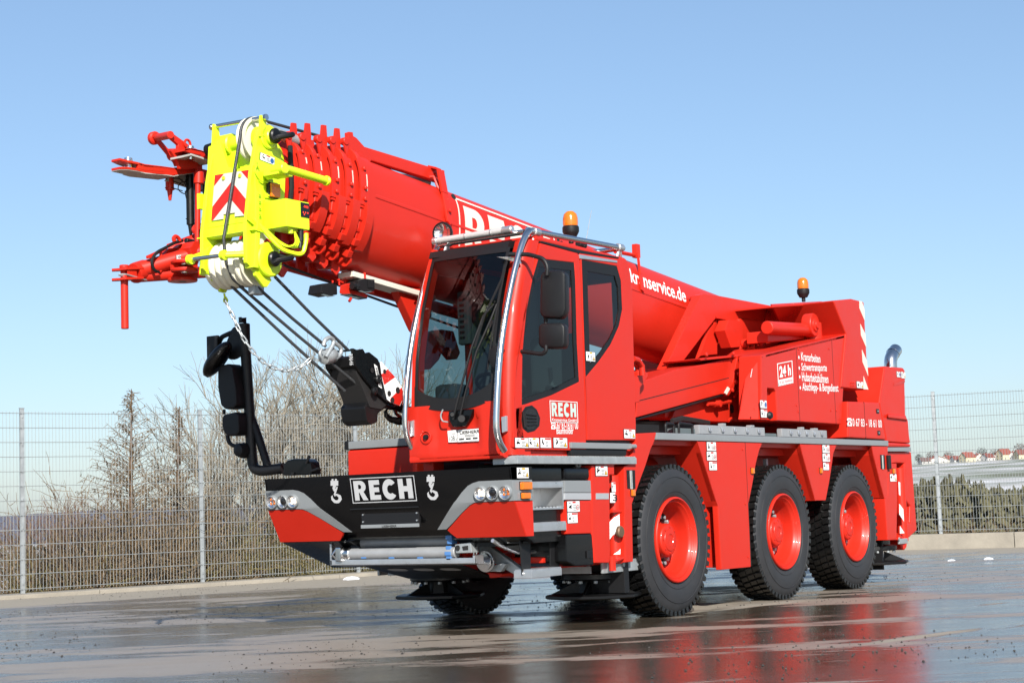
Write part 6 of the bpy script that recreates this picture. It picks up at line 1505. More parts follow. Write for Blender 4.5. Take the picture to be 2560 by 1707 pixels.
b = B(); b.tube([wsp((255,1195), .03), wsp((240,1230), .04), wsp((250,1265), .04), wsp((285,1270), .03)], .006, 6, .02); b.out('washer_hose', galv, crane)
c = on('F', (155,1360), 'x', -2.62); b = B(); b.rev(c, (-1, 0, 0), [(.05, -.02), (.055, .004), (.045, .008), (.035, -.012), (0, -.014)], 18); o = b.out('tow_cover', red, crane); b = B(); b.rev(c, (-1, 0, 0), [(0, .02), (.02, .018), (.024, -.01)], 12); b.out('stud', blackp, o)
# type plates
def fplate(pts, x, name, mat): b = B(); P = TR('F', pts, 'x', x); b.poly(P, (.004, 0, 0)); return b.out(name, mat, crane, 0), P
pl1, P = fplate([(340,1316),(490,1304),(494,1382),(343,1390)], -2.60, 'type_plate', white)
P = [q+V((-.002, 0, 0)) for q in P]
text('LIEBHERR', P[3].lerp(P[0], .62)+(P[1]-P[0])*.10, (P[1]-P[0])*.78, (P[0]-P[3])*.26, dark, pl1, .03)
b = B()
for r_ in range(2): a_ = P[3].lerp(P[0], .42+.09*r_)+(P[1]-P[0])*.28; b.poly([a_, a_+(P[1]-P[0])*.42, a_+(P[1]-P[0])*.42+(P[0]-P[3])*.035, a_+(P[0]-P[3])*.035], None)
for k in range(3): a_ = P[3].lerp(P[0], .16)+(P[1]-P[0])*(.06+.27*k); b.poly([a_, a_+(P[1]-P[0])*.2, a_+(P[1]-P[0])*.2+(P[0]-P[3])*.12, a_+(P[0]-P[3])*.12], None)
for e0, e1 in (((0,0),(1,.02)), ((0,.98),(1,1)), ((0,0),(.01,1)), ((.99,0),(1,1)), ((0,.34),(1,.355))): b.poly([P[3]+(P[1]-P[0])*u+(P[0]-P[3])*v for u, v in ((e0[0],e0[1]),(e1[0],e0[1]),(e1[0],e1[1]),(e0[0],e1[1]))], None)
b.out('plate_print', dark, pl1, 0)
text('CE', P[3]+(P[1]-P[0])*.87+(P[0]-P[3])*.1, (P[1]-P[0])*.1, (P[0]-P[3])*.18, dark, pl1, .0)
pl2, P = fplate([(282,1322),(336,1316),(340,1388),(288,1390)], -2.60, 'noise_plate', white); P = [q+V((-.002, 0, 0)) for q in P]
text('108', P[3]+(P[1]-P[0])*.12+(P[0]-P[3])*.08, (P[1]-P[0])*.62, (P[0]-P[3])*.44, dark, pl2, .0); text('dB', P[3]+(P[1]-P[0])*.8+(P[0]-P[3])*.08, (P[1]-P[0])*.14, (P[0]-P[3])*.2, dark, pl2, 0)
text('Lwa', P[3]+(P[1]-P[0])*.5+(P[0]-P[3])*.64, (P[1]-P[0])*.3, (P[0]-P[3])*.16, dark, pl2, 0)
# door handle and lettering
hp = F_([(725,1210),(745,1178),(785,1168),(815,1195),(835,1245),(830,1295),(800,1325),(760,1335),(730,1310),(722,1260)], YC1-.003); b = B(); b.poly(hp, (0, .02, 0), .008); dh = b.out('door_handle', blackp, crane)
hp2 = grow([(725,1210),(745,1178),(785,1168),(815,1195),(835,1245),(830,1295),(800,1325),(760,1335),(730,1310),(722,1260)], .78); b = B(); P = F_(hp2, YC1-.005); b.poly(P, (0, .004, 0)); b.out('handle_recess', screen, dh, 0)
b = B()
for k in range(4): p = F_([(752+k*3,1225+k*22),(810,1232+k*18)], YC1-.010); b.tube(p, .007, 6)
b.tube(F_([(735,1210),(740,1255),(745,1300)], YC1-.014), .016, 8); b.out('handle_grip', blackp, dh)
P = F_([(890,1143),(1056,1150),(1057,1277),(893,1270)], YC1-.003); U = (P[1]-P[0]+P[2]-P[3])/2; W = (P[0]-P[3]+P[1]-P[2])/2; U.z *= .5; W.x = 0; o_ = P[3]
mint = pm('mint_print', (.62, .78, .70), .45)
lay(frame_bm(.03, 1.3), 'letter_frame', o_, U, W, white, door); lay(rech_bm(), 'lettering', o_+U*.06+W*.27, U*.88, W*.65, mint, door); text('Kranservice GmbH', o_+U*.06+W*.06, U*.88, W*.13, white, door, .012)
phone(F_([(898,1312)], YC1-.003)[0], .055, .06, door); tx('0 67 83-18 61 00', 'F', (918,1311), (1058,1313), YC1-.003, .062, .012, parent=door); tx('Baumholder', 'F', (930,1341), (1030,1341), YC1-.003, .055, .014, parent=door)
for i, k in enumerate((0, 3, 2, 0)):
    x0 = 681+i*78-(i > 1)*6; st('F', (x0,1362), (x0+(86 if i in (0, 3) else 68),1424), YC1-.004, k, door)
st('F', (1102,850), (1160,912), YC1-.002, 3, rp_); st('F', (1328,1312), (1398,1368), YC1-.001, 0, rp_)
# folding step under the cab
sx0, sx1 = F_([(690,1460)], YC1-.02)[0].x, F_([(1398,1460)], YC1-.02)[0].x
serrated(sx0, sx1, YC1-.03, YC1+.20, 1.385, .055, 'cab_step', 40, galv)
b = B(); b.box((sx0+.8, YC1-.02, 1.455), (sx1-.06, YC1+.10, 1.505), .006); b.cyl((sx1-.10, YC1-.03, 1.48), (sx1-.02, YC1-.03, 1.48), .02, 10); ob = b.out('door_track', grey, crane)
b = B(); b.box((sx0+.82, YC1-.005, 1.40), (sx1-.12, YC1+.1, 1.453), .012); b.out('door_track_cover', blackp, crane)
b = B(); b.box((-2.45, -.40, 1.25), (-2.30, -.30, 1.39), .01); b.box((-1.2, -1.15, 1.28), (-.7, -.4, 1.37), .01); pieces(b, 'cab_support', red, crane)
b = B(); b.box((-1.9, -1.1, 1.26), (-.7, -.45, 1.36), .01); b.out('cab_underside', dark, crane)
# guard rails
def rail(pts, r, name, mat=steel, fl=.06): b = B(); b.tube(pts, r, 12, fl); return b.out(name, mat, crane, 60)
left = [on('F', p, 'y', YC2-.02) for p in ((95,1455),(55,1385),(32,1290),(36,1100),(62,850),(110,600),(165,390),(205,265),(235,205))]
dxl = -.05
rail(catm([p+V((0, -.0, 0)) for p in left], 3)+[left[-1]+V((.06, -.10, .0))], .026, 'guard_rail', fl=0)
right = [on('F', p, 'y', YC1-.0) for p in ((620,1440),(590,1385),(572,1300),(575,1130),(590,900),(625,640),(672,400),(715,240),(745,165),(770,135))]
rear_r = on('F', (1325,240), 'y', YC1+.05)
top0 = right[-1]+V((.03, .04, .012))
rail(catm(right, 3)+[top0, top0.lerp(rear_r, .05)], .026, 'guard_rail', fl=0)
rail([top0, rear_r], .024, 'roof_rail', fl=0)
xl = left[-1]
barz = (top0.z+xl.z)/2
rail([top0+V((0, .03, -.01)), V((top0.x+.02, YC2-.05, top0.z-.01))], .022, 'roof_rail', fl=0)
rail([rear_r, rear_r+V((0, .8, .0))], .02, 'roof_rail', fl=0); rail([on('F', (1120,262), 'y', YC1+.3), on('F', (1280,240), 'y', YC1+.3)], .016, 'roof_rail', fl=0)
b = B()
for p in (top0+V((.12, 0, 0)), rear_r+V((-.06, 0, 0)), top0+V((.02, .8, 0))):
    for d in (-.05, .05): b.tube([p, p+V((d, .02, -.13))], .014, 8)
    b.cyl(p+V((-.04, 0, 0)), p+V((.04, 0, 0)), .034, 14, .004)
pieces(b, 'rail_bracket', alu, crane)
# light bar and work lamp
lb0 = top0+V((-.03, .12, .02)); lb1 = V((lb0.x, YC2-.08, lb0.z-.005))
b = B(); b.cyl(lb0+V((0, .08, 0)), lb1, .026, 16, .004); lbar = b.out('light_bar', ledbar, crane)
b = B()
for a_, e_ in ((lb0, lb0+V((0, .10, 0))), (lb1, lb1+V((0, .05, 0)))): b.cyl(a_, e_, .032, 16, .008)
for t_ in (.28, .62): q = lb0.lerp(lb1, t_); b.cyl(q+V((0, -.006, 0)), q+V((0, .006, 0)), .028, 16)
pieces(b, 'bar_end', alu, lbar)
wl_ = on('F', (252,150), 'y', YC2-.02); nd = V((-1, -.1, -.1)).normalized()
b = B(); b.rev(wl_, nd, [(0, -.10), (.05, -.09), (.085, -.03), (.095, .0), (.09, .012), (.08, .012), (.078, .0)], 26, 0, 1.0); wo_ = b.out('work_lamp', blackp, crane); b = B(); b.rev(wl_, nd, [(.078, .004), (.05, -.02), (.0, -.03)], 20); b.out('reflector', chrome, wo_); b = B(); b.rev(wl_, nd, [(.078, .006), (.04, .012), (0, .013)], 20); b.out('lens', clear, wo_)
b = B(); b.tube([wl_+V((.06, .0, -.05)), wl_+V((.06, .02, -.14))], .018, 8); b.out('lamp_bracket', blackp, crane)
# far pillar grab rail
b = B(); b.tube([on('F', p, 'y', YC2-.03) for p in ((145,800),(135,770),(150,650),(195,470),(225,395),(240,388))], .010, 8, .02); b.out('grab_handle', blackp, crane)
for pts in ([(600,1240),(628,1232),(630,1325),(605,1335)], [(55,1265),(80,1258),(82,1350),(60,1358)]):
    b = B(); P = TR('F', pts, 'x', -2.625); b.poly(P, (.03, 0, 0), .004); b.out('rail_clamp', alu, crane)
# mirrors on the near side
ml = lambda p, y=-1.42: on('F', p, 'y', y)
def mh(pts, x, name='mirror'):
    b = B(); P = TR('F', pts, 'x', x); b.poly(P, (.12, .03, 0), .035); return b.out(name, blackp, crane, 50)
mh([(832,400),(850,375),(960,370),(978,390),(980,600),(968,640),(945,655),(845,650),(828,620)], -2.36)
mh([(820,705),(835,685),(955,680),(975,700),(977,800),(965,830),(840,832),(820,810)], -2.36)
b = B(); b.tube([on('F', (650,275), 'x', -2.42)]+[on('F', p, 'x', -2.38) for p in ((760,275),(850,300),(876,345),(872,400))], .018, 10, .04); b.tube([on('F', p, 'x', -2.30) for p in ((866,640),(866,700))], .016, 8); b.tube([on('F', (600,848), 'x', -2.62)]+[on('F', p, 'x', -2.42) for p in ((640,845),(760,855),(845,868),(868,850),(866,815))], .016, 10, .04)
c = on('F', (565,885), 'x', -2.64); b.hull([c+V((0, .07*math.cos(t*.7)*(1-.3*(k)), .10*math.sin(t*.7)*(1-.3*k)))+V((.05*k, 0, 0)) for t in range(9) for k in (0, 1)], .015); b.out('mirror_arm', blackp, crane, 50)
b = B(); p = on('F', (680,315), 'x', -2.40); b.poly(TR('F', [(570,290),(700,290),(710,330),(690,325),(650,312)], 'x', -2.40), (.03, 0, 0), .004); b.out('mirror_bracket', alu, crane)
# roof: beacon, antenna, small fittings
beacon(on('F', (1016,190), 'y', -.95)+V((0, 0, -.03)), .28)
b = B(); a_ = on('F', (1095,245), 'y', -.9); e_ = on('F', (1137,15), 'y', -.9); b.cyl(a_, e_, .004, 6, 0, 0, .0025); b.cyl(a_, a_+(e_-a_)*.12, .012, 10); b.out('antenna', galv, crane)
b = B(); p = on('F', (1078,215), 'y', -.9); b.cyl(p+V((-.06, 0, 0)), p+V((.05, 0, -.01)), .03, 12, .004); q = on('F', (940,210), 'y', -.95); b.tube([q, q+V((.05, 0, .02)), q+V((.10, 0, -.01))], .008, 6); b.cyl(q, q+V((0, 0, .05)), .012, 8); pieces(b, 'roof_fitting', blackp, crane)
# interior
def IN(name, mat, f): b = B(); f(b); return b.out(name, mat, crane)
IN('dashboard', inter, lambda b: (b.box((-2.50, YC1+.12, 1.44), (-2.10, YC2-.08, 1.86), .05), b.box((-2.42, -.62, 1.86), (-2.2, -.40, 2.0), .04)))
IN('seat', inter, lambda b: (b.box((-1.65, -1.02, 1.62), (-1.15, -.55, 1.80), .05), b.box((-1.25, -1.02, 1.78), (-1.05, -.55, 2.45), .06), b.box((-1.22, -.9, 2.48), (-1.10, -.67, 2.70), .04), b.box((-1.5, -.9, 1.44), (-1.2, -.7, 1.62), .02)))
IN('armrest', interl, lambda b: (b.box((-1.75, -1.12, 1.90), (-1.25, -1.02, 1.98), .03), b.box((-1.75, -.54, 1.90), (-1.25, -.44, 1.98), .03), b.cyl((-1.7, -1.07, 1.98), (-1.72, -1.07, 2.12), .018, 10), b.cyl((-1.7, -.49, 1.98), (-1.72, -.49, 2.12), .018, 10)))
b = B(); cs = V((-2.02, -.78, 1.98)); ax = V((.45, 0, .9)).normalized(); d_, e1, e2 = frame(ax); b.tube([cs+(e1*math.cos(t)+e2*math.sin(t))*.20 for t in [i*math.pi/12 for i in range(24)]], .016, 8, 0, True); b.tube([cs-e1*.19, cs, cs+e1*.19], .014, 6); b.cyl(cs, cs-ax*.4, .03, 10); b.out('steering_wheel', blackp, crane)
IN('monitor', inter, lambda b: b.box((-1.98, -.46, 2.35), (-1.92, -.34, 2.80), .02))
b = B()
for i in range(8): b.box((-1.985, -.39-.025, 2.40+i*.045), (-1.98, -.37, 2.42+i*.045))
pieces(b, 'monitor_key', screen, crane, 0)
IN('notice', yellow, lambda b: b.box((-1.6, YC2-.065, 2.55), (-1.25, YC2-.06, 2.75)))
IN('notice', yellow, lambda b: b.box((-.69, -1.13, 2.06), (-.685, -.92, 2.28)))
IN('cab_lining', inter, lambda b: (b.box((-1.78, YC2-.075, 1.85), (-.75, YC2-.052, 2.98), .01), b.box((-.74, YC1+.06, 2.0), (-.69, YC1+.155, 3.0), .01), b.box((-.74, YC2-.13, 2.0), (-.69, YC2-.06, 3.0), .01), b.box((-.76, YC1+.06, 1.45), (-.69, YC2-.06, 2.0), .01), b.box((-1.9, YC1+.055, 1.45), (-.75, YC1+.085, 1.95), .01), b.box((-2.1, YC2-.085, 1.45), (-.75, YC2-.055, 1.85), .01), b.box((-2.1, YC1+.08, 3.03), (-.75, YC2-.06, 3.06))))
IN('side_console', interl, lambda b: (b.box((-1.55, -1.18, 1.50), (-1.05, -1.05, 1.98), .04), b.box((-.98, -.9, 1.9), (-.80, -.45, 2.35), .03)))

# ================================================================ PLANTS, VILLAGE
bark_l = pm('larch_bark', (.15, .095, .06), .9, var=.3, vscale=6)
twig_l = pm('larch_twig', (.22, .15, .08), .9, var=.35, vscale=3)
bark_g = pm('pale_bark', (.46, .42, .34), .9, var=.25, vscale=6)
twig_g = pm('pale_twig', (.34, .30, .23), .9, var=.25, vscale=3)
birchm = pm('birch_bark', (.55, .50, .45), .8, var=.35, vscale=9)
twig_b = pm('birch_twig', (.22, .14, .105), .9, var=.2)
olive = pm('olive_twig', (.20, .165, .06), .9, var=.45, vscale=1.2)
needle = pm('spruce_needle', (.088, .082, .040), .85, var=.6, vscale=.35)
class Tw:
    """many thin tapering twigs in one mesh, built from plain lists"""
    def __init__(s): s.v = []; s.f = []
    def add(s, pts, r0, r1, n=3):
        k0 = len(s.v); m = len(pts)
        d, e1, e2 = frame(pts[-1]-pts[0])
        for i, p in enumerate(pts):
            r = r0+(r1-r0)*i/(m-1)
            for j in range(n):
                a = 2*math.pi*j/n; q = p+(e1*math.cos(a)+e2*math.sin(a))*r; s.v.append((q.x, q.y, q.z))
        for i in range(m-1):
            for j in range(n):
                a = k0+i*n+j; b_ = k0+i*n+(j+1) % n; s.f.append((a, b_, b_+n, a+n))
    def out(s, name, mat, parent=None):
        me = bpy.data.meshes.new(name); me.from_pydata(s.v, [], s.f); me.materials.append(mat); me.shade_smooth()
        o = bpy.data.objects.new(name, me); COL.objects.link(o); o.parent = parent; return o
def rv(rn, s=1): return V((rn.uniform(-s, s), rn.uniform(-s, s), rn.uniform(-s, s)))
def curve(p, d, L, rn, k=4, wob=.15, droop=0):
    pts = [p]; d = d.normalized()
    for i in range(k):
        d = (d+rv(rn, wob)+V((0, 0, -droop))).normalized(); p = p+d*(L/k); pts.append(p)
    return pts, d
def larch(base, H, W, seed, label):
    rn = random.Random(seed); root = empty('larch_tree', base); tag(root, label, 'tree', 'bare larches behind the left fence')
    t = Tw(); tr, _ = curve(V((0, 0, 0)), V((rn.uniform(-.03, .03), 0, 1)), H, rn, 14, .02)
    t.add(tr, .075, .008, 7); t.out('trunk', bark_l, root)
    c = Tw()
    for i in range(190):
        h = H*(.12+.87*(i/190)**.85); f = 1-h/H; k = min(13, int(h/H*14)); fr_ = h/H*14-k
        p = tr[k].lerp(tr[k+1], min(1, fr_)) if k < 14 else tr[-1]
        a = rn.uniform(0, 6.283); L = W*1.35*(f**1.15)*rn.uniform(.35, 1.05)+.06
        d = V((math.cos(a), math.sin(a), rn.uniform(-.05, .3)+.55*(1-f)))
        pts, dd = curve(p, d, L, rn, 5, .12, .04*f); c.add(pts, .014*f+.005, .003)
        for q in range(int(3+L*15)):
            s_ = rn.uniform(.12, 1)*(len(pts)-1.001); j = int(s_); pp = pts[j].lerp(pts[j+1], s_-j)
            tp, _ = curve(pp, dd*.5+rv(rn, 1)+V((0, 0, -.45)), rn.uniform(.05, .12+.14*f), rn, 3, .22, .06); c.add(tp, .005, .0025)
            if rn.random() < .25: e = tp[2]; c.add([e, e+rv(rn, .015), e+rv(rn, .02)], .007, .006)
    c.out('crown', twig_l, root)
def bare_tree(base, H, W, seed, label, mats=None, name='bare_tree', group='bare deciduous trees behind the left fence', stems=1, dens=1.0):
    rn = random.Random(seed); root = empty(name, base); tag(root, label, 'tree', group)
    t = Tw(); c = Tw()
    def grow(p, d, L, r, lev):
        k = 5 if lev < 3 else 3
        pts, dd = curve(p, d, L, rn, k, .11 if lev < 2 else .2, -.02)
        (t if lev < 2 else c).add(pts, r, r*.62, 6 if lev < 2 else 3)
        if lev >= 6 or L < .1: return
        nb = rn.choice((2, 3)) if lev < 5 else rn.choice((1, 2, 2))
        for q in range(nb):
            a = rv(rn, 1); a = (a-dd*a.dot(dd)).normalized()
            grow(pts[-1], dd+a*rn.uniform(.3, .75)*W+V((0, 0, .16)), L*rn.uniform(.62, .88), r*.62, lev+1)
        for q in range(int((2+(lev > 1)*2)*dens)):
            s_ = rn.uniform(.3, .95)*(len(pts)-1.001); j = int(s_); a = rv(rn, 1)
            grow(pts[j].lerp(pts[j+1], s_-j), dd*.6+a*.8*W+V((0, 0, .25)), L*rn.uniform(.35, .6), r*.36, lev+2)
    for s_ in range(stems):
        grow(V((rn.uniform(-.15, .15)*(stems > 1), rn.uniform(-.15, .15)*(stems > 1), 0)), V((rn.uniform(-.2, .2)*stems*.6, rn.uniform(-.2, .2)*stems*.6, 1)), H*.27, .0155*H, 0)
    m = mats or (bark_g, twig_g)
    t.out('trunk', m[0], root); c.out('crown', m[1], root)
def spot(px, py_top, dist):
    """ground point on the bearing of a photo pixel, and the height at which that pixel's ray passes there"""
    d = ray('T', (px, py_top)); s_ = dist/math.hypot(d.x, d.y); p = CP+d*s_
    g = land_h(p.x, p.y); return V((p.x, p.y, g-.05)), p.z-g
for px, pt, dist, W, sd, lb in ((288, 885, 28.0, 2.2, 3, 'tallest bare larch, its thin tip standing above the left fence'),
                                (404, 925, 28.6, 1.6, 5, 'smaller bare larch between the tall larch and second fence post')):
    bp_, h = spot(px, pt, dist); larch(bp_, h, W, sd, lb)
for px, pt, dist, W, sd, st, lb in ((588, 842, 30.0, .9, 11, 2, 'pale bare tree rising behind the standing mirror post'),
                                    (700, 838, 31.0, .9, 23, 3, 'pale bare tree directly below the hook block'),
                                    (512, 905, 29.5, .8, 31, 2, 'bare tree just right of the second fence post'),
                                    (850, 870, 33.0, .95, 47, 2, 'bare tree half hidden behind the cab and carrier box'),
                                    (640, 930, 29.0, .9, 59, 2, 'low bare tree behind the folded mirror bracket')):
    bp_, h = spot(px, pt, dist); bare_tree(bp_, h*1.09, W, sd, lb, stems=st)
for px, pt, dist, sd, lb in ((108, 1090, 29.0, 71, 'thin birch right of the first fence post'), (22, 1120, 30.0, 73, 'thin birch at the left picture edge'), (165, 1105, 27.6, 79, 'small birch between first fence post and tall larch')):
    bp_, h = spot(px, pt, dist); bare_tree(bp_, h, .7, sd, lb, (birchm, twig_b), 'birch_tree', 'thin birches behind the left fence', 1, .9)
def thicket(name, label, mat, spec, seed):
    rn = random.Random(seed); c = Tw()
    for px, pt, dist, n, W in spec:
        bp_, h = spot(px, pt, dist); h = max(h, .5)
        for i in range(n):
            o = bp_+V((rn.gauss(0, W), rn.gauss(0, W), 0)); o.z = land_h(o.x, o.y)-.05
            if max((o-FL0).dot(FLn), (o-FRC).dot(FRn)) < .7: continue
            pts, dd = curve(o, V((rn.gauss(0, .55), rn.gauss(0, .55), 1))+(FLn*.25 if (o-FL0).dot(FLn) > .7 else FRn*.25), h*rn.uniform(.35, 1.05), rn, 5, .26, .04); c.add(pts, .011, .003)
            for q in range(9):
                s_ = rn.uniform(.25, 1)*4.99; j = int(s_)
                tp, _ = curve(pts[j].lerp(pts[j+1], s_-j), dd*.8+rv(rn, 1.1), rn.uniform(.15, .6), rn, 3, .3, .05); c.add(tp, .0070, .003)
    o = c.out(name, mat); tag(o, label, 'shrubs', kind='stuff'); return o
rs = random.Random(5)
thicket('brown_thicket', 'dense brown leafless shrubs behind the left fence', twig_l, [(rs.uniform(175, 480), rs.uniform(1030, 1190), rs.uniform(26.6, 30), 62, .55) for i in range(32)], 1)
thicket('olive_thicket', 'olive green leafless broom behind the left fence', olive, [(rs.uniform(460, 800), rs.uniform(1120, 1235), rs.uniform(26.8, 30), 50, .5) for i in range(28)]+[(rs.uniform(800, 1300), rs.uniform(1090, 1230), rs.uniform(27.5, 31), 34, .6) for i in range(16)]+[(rs.uniform(-20, 330), rs.uniform(1230, 1300), rs.uniform(26, 29), 30, .5) for i in range(14)], 2)
thicket('pale_thicket', 'pale dry stems low along the left fence', twig_g, [(rs.uniform(-20, 1850), rs.uniform(1255, 1310), rs.uniform(26, 30), 18, .5) for i in range(30)], 3)
# snow patches lying on the slope and in the yard
def drift(p, rx, ry, h, rn):
    b = B(); n = 14; rings = []
    for k in range(5):
        t_ = k/4; r = math.cos(t_*1.5); rings.append([V((p.x+math.cos(2*math.pi*j/n)*rx*r*(1+.25*math.sin(j*1.7+p.x)), p.y+math.sin(2*math.pi*j/n)*ry*r*(1+.2*math.sin(j*2.3+p.y)), p.z+h*math.sin(t_*1.5)*(1+.15*math.sin(j+k)))) for j in range(n)])
    b.loft(rings); return b
rn = random.Random(9)
for px, py, rx, ry, h, lb in ((808, 1330, .16, .10, .05, 'small snow remnant on yard just left of the front support foot'), (2185, 1287, .08, .06, .025, 'flat snow remnant behind the rear of crane'), (2270, 1284, .09, .07, .035, 'small snow heap on yard in front of the right kerb')):
    p = on('T', (px, py), 'z', 0.0); tag(drift(p-V((0, 0, .01)), rx, ry, h, rn).out('snow_patch', snow), lb, 'snow', 'snow remnants on the yard')
b = B()
for i in range(60):
    a = rn.uniform(.72, 1.1); r = rn.uniform(27, 60); p = V((CX+r*math.cos(a), CY+r*math.sin(a), 0)); p.z = land_h(p.x, p.y)-.03
    if (p-FL0).dot(FLn) < .8: continue
    d = drift(p, rn.uniform(.2, .8), rn.uniform(.2, .7), rn.uniform(.1, .22), rn); me = bpy.data.meshes.new('t'); d.bm.to_mesh(me); d.bm.free(); b.bm.from_mesh(me); bpy.data.meshes.remove(me)
tag(b.out('slope_snow', snow), 'patches of old snow on the slope behind the left fence', 'snow', kind='stuff')
# loose grit on the yard
def grit():
    rn = random.Random(21); vs = []; fs = []; gm = pm('grit', (.05, .045, .04), .7, var=.5, vscale=9)
    base = [V(p).normalized() for p in ((1,0,0),(-1,0,0),(0,1,0),(0,-1,0),(0,0,1),(0,0,-.5))]; F = ((0,2,4),(2,1,4),(1,3,4),(3,0,4),(2,0,5),(1,2,5),(3,1,5),(0,3,5))
    for i in range(16000):
        r = 6.5+rn.random()**1.3*22; a = rn.uniform(.12, 1.02); x, y = CX+r*math.cos(a), CY+r*math.sin(a)
        if (V((x, y, 0))-FL0).dot(FLn) > -.4 or (V((x, y, 0))-FRC).dot(FRn) > -.3: continue
        k = math.sin(x*1.3+.4*y)+math.sin(y*1.9-.7*x)+.6*math.sin(x*.5+y*.6)
        if k < rn.uniform(-.6, 1.6): continue
        s_ = .004+.008*rn.random()**2.5; n0 = len(vs); ca, sa = math.cos(i), math.sin(i)
        for p in base:
            q = V((p.x*ca-p.y*sa, p.x*sa+p.y*ca, p.z))*s_*rn.uniform(.7, 1.3); vs.append((x+q.x, y+q.y, max(0.0, q.z*.8+s_*.25)))
        fs += [tuple(n0+j for j in f) for f in F]
    me = bpy.data.meshes.new('grit'); me.from_pydata(vs, [], fs); me.materials.append(gm); o = bpy.data.objects.new('grit', me); COL.objects.link(o)
    return tag(o, 'loose dark grit scattered over the wet yard', 'grit', kind='stuff')
grit()
# young spruces on the right slope: too many to count
def spruces():
    rn = random.Random(4); vs = []; fs = []
    for i in range(1000):
        px = rn.uniform(2020, 2490) if i < 520 else rn.choice((rn.uniform(1350, 2020), rn.uniform(2490, 2850))); dist = rn.uniform(40, 74)
        pt = rn.gauss(1124, 11)-10*math.sin(px*.021)+(dist-40)*.1; bp_, h = spot(px, pt, dist)
        if h < 1: continue
        W = h*rn.uniform(.26, .38); lean = V((rn.uniform(-.05, .05), rn.uniform(-.05, .05), 0))
        for k in range(150 if i < 520 else 70):
            t_ = rn.random()**.75; z = h*t_; r = (W*(1-t_)**.85+.05)*rn.uniform(.5, 1.1); a = rn.uniform(0, 6.283); o_ = bp_+lean*z
            tip = o_+V((math.cos(a)*r, math.sin(a)*r, z-r*rn.uniform(-.1, .4))); root_ = o_+V((math.cos(a)*r*.25, math.sin(a)*r*.25, z+.06)); sd_ = V((-math.sin(a), math.cos(a), 0))*(.04+.09*r)
            n0 = len(vs)
            for q in (root_-sd_, root_+sd_, tip+sd_*.5, tip-sd_*.5+V((0, 0, -.06)), (root_+tip)/2+V((0, 0, .10))): vs.append(tuple(q))
            fs += [(n0, n0+1, n0+4), (n0+1, n0+2, n0+4), (n0+2, n0+3, n0+4), (n0+3, n0, n0+4)]
    me = bpy.data.meshes.new('spruce_belt'); me.from_pydata(vs, [], fs); me.materials.append(needle)
    o = bpy.data.objects.new('spruce_belt', me); COL.objects.link(o); return tag(o, 'belt of dark young spruces on the slope behind the right fence', 'spruces', kind='stuff')
spruces()
thicket('reed_thicket', 'dry yellow brown stems below the spruces behind the right fence', twig_l, [(rs.uniform(2085, 2420), rs.uniform(1180, 1235), rs.uniform(31, 37), 22, .6) for i in range(34)], 6)
# village
wallm = [pm('wall_%d' % i, c, .85, var=.08) for i, c in enumerate(((.72, .68, .58), (.70, .62, .42), (.62, .60, .56), (.74, .72, .68)))]
roofm = [pm('roof_%d' % i, c, .8, var=.2) for i, c in enumerate(((.30, .085, .06), (.22, .075, .06), (.36, .13, .10), (.16, .10, .09)))]
panem = pm('far_pane', (.05, .06, .07), .15)
def house(px, py, w, d, h, rh, yaw, wi, ri, label, dist=1900):
    dr = ray('T', (px, py)); s_ = dist/math.hypot(dr.x, dr.y); p = CP+dr*s_
    p.z = land_h(p.x, p.y)-.5
    root = empty('house', p); tag(root, label, 'house', 'village houses on the hill'); root.rotation_euler = (0, 0, yaw)
    b = B(); b.box((-w/2, -d/2, -1), (w/2, d/2, h)); b.prism([(-w/2, h), (w/2, h), (0, h+rh)], -d/2, d/2) ; b.out('wall', wallm[wi], root, smooth=0)
    b = B(); e = .7; t_ = .35
    for s2 in (-1, 1): b.poly([V((0, -d/2-e, h+rh+.25)), V((0, d/2+e, h+rh+.25)), V((s2*(w/2+e), d/2+e, h-e*rh/(w/2)+.25)), V((s2*(w/2+e), -d/2-e, h-e*rh/(w/2)+.25))], (0, 0, -t_))
    rf = b.out('roof', roofm[ri], root, smooth=0)
    b = B(); b.box((w*.12, -.4, h+rh*.4), (w*.12+.8, .4, h+rh+1.0)); b.out('chimney', roofm[1], rf, smooth=0)
    proto = None
    for yy in (-d/2-.06, d/2+.06):
        for xx in (-w*.25, w*.25):
            for zz in (1.2, 4.0):
                if zz+1.4 > h+.2: continue
                b = B(); b.box((xx-.6, yy-.05, zz), (xx+.6, yy+.05, zz+1.4)); b.out('window', panem, root, smooth=0)
    for xx in (-w/2-.06, w/2+.06):
        for yy in (-d*.25, d*.25):
            b = B(); b.box((xx-.05, yy-.6, 1.3), (xx+.05, yy+.6, 2.7)); b.out('window', panem, root, smooth=0)
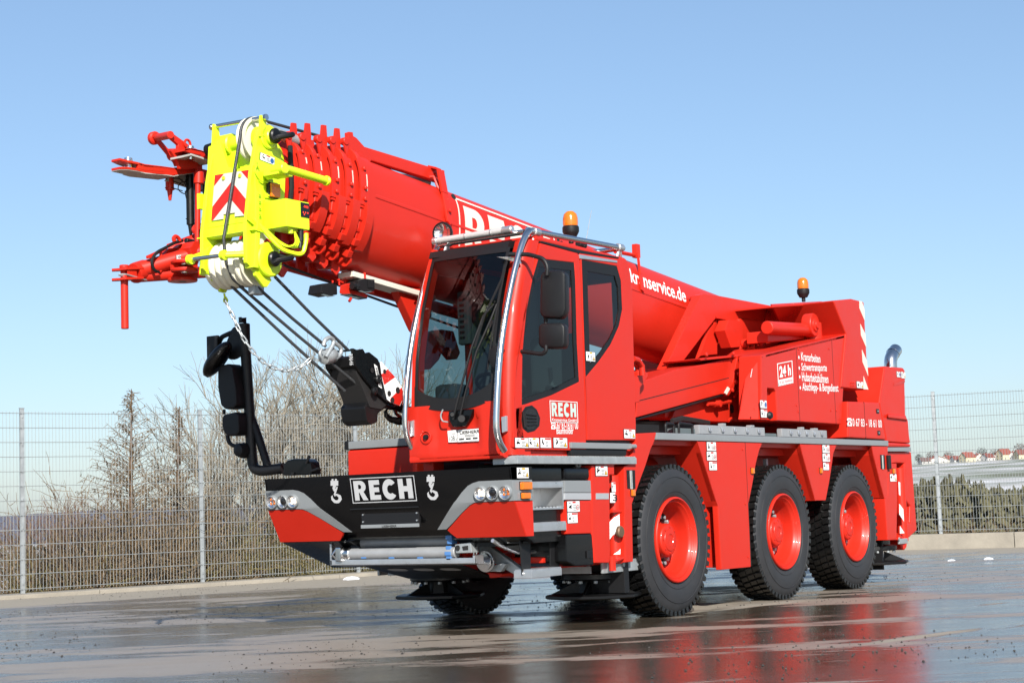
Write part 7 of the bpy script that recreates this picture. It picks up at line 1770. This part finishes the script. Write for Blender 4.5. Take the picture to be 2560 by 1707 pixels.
HS = [(2122, 9, 10, 4, 3.4, .3, 2, 3, 'small pale house beside trees left of the right fence post', 1860), (2150, 22, 10, 5, 3.2, 1.9, 2, 2, 'long low house with pink roof right of the fence post', 1870),
      (2175, 9, 11, 5, 4, .9, 0, 0, 'pale house with red roof behind the long pink roof', 1910), (2196, 9, 10, 4, 3.5, .35, 3, 1, 'small white gabled house in the middle of the village', 1860),
      (2222, 11, 13, 6, 5, .5, 1, 0, 'largest yellow gabled house in the middle of the village', 1850), (2246, 10, 12, 5, 4, 1.7, 0, 2, 'cream house right of the yellow gabled house', 1880),
      (2268, 11, 10, 4.5, 4, .5, 3, 1, 'white gabled house below the round dark conifer', 1860), (2292, 10, 11, 5, 4, 1.2, 2, 0, 'grey house with red roof right of the conifer', 1890),
      (2306, 12, 12, 7, 5.5, .45, 1, 0, 'tall cream house with steep roof near right picture edge', 1860), (2330, 10, 10, 5, 4, .9, 3, 2, 'white house at the right picture edge', 1860),
      (2346, 11, 12, 6, 4.5, .3, 1, 1, 'cream house cut by the right picture edge', 1850)]
for px, w, d, h, rh, yw, wi, ri, lb, ds in HS: house(px, 1050, w, d, h, rh, yw+.55, wi, ri, lb, ds)
farm = pm('far_tree', (.045, .05, .04), .9, var=.4, vscale=.3); farb = pm('far_bare', (.16, .13, .115), .9, var=.3, vscale=.3)
def far_tree(px, h, w, mat, label, seed, dist=1930):
    dr = ray('T', (px, 1040)); s_ = dist/math.hypot(dr.x, dr.y); p = CP+dr*s_; p.z = land_h(p.x, p.y)-.5
    rn = random.Random(seed); root = empty('village_tree', p); tag(root, label, 'tree', 'trees in the village')
    t = Tw(); t.add([V((0, 0, 0)), V((0, 0, h*.3)), V((0, 0, h*.7))], .35, .12, 5); t.out('trunk', bark_l, root)
    vs = []; fs = []
    for i in range(420):
        q = V((rn.gauss(0, 1), rn.gauss(0, 1), rn.gauss(0, 1))).normalized()*(rn.random()**.4); c_ = V((q.x*w/2, q.y*w/2, h*.58+q.z*h*.42)); s2 = w*.07
        n0 = len(vs); 
        for k in range(3): vs.append(tuple(c_+rv(rn, s2)))
        fs.append((n0, n0+1, n0+2))
    me = bpy.data.meshes.new('crown'); me.from_pydata(vs, [], fs); me.materials.append(mat); o = bpy.data.objects.new('crown', me); COL.objects.link(o); o.parent = root
for px, h, w, mt, lb, sd in ((2110, 13, 10, farm, 'dark tree left of the right fence post in the village', 1), (2137, 15, 11, farb, 'bare tree beside the right fence post in the village', 2), (2178, 14, 13, farb, 'wide bare tree behind the pink roofed house', 3),
                         (2255, 17, 12, farm, 'round dark conifer rising above the village roofs', 4), (2297, 15, 9, farm, 'narrow dark conifer right of the round conifer', 5), (2283, 14, 12, farb, 'bare tree between the two dark conifers', 6), (2345, 19, 16, farb, 'big bare tree at the right end of the village', 7)):
    far_tree(px, h, w, mt, lb, sd)
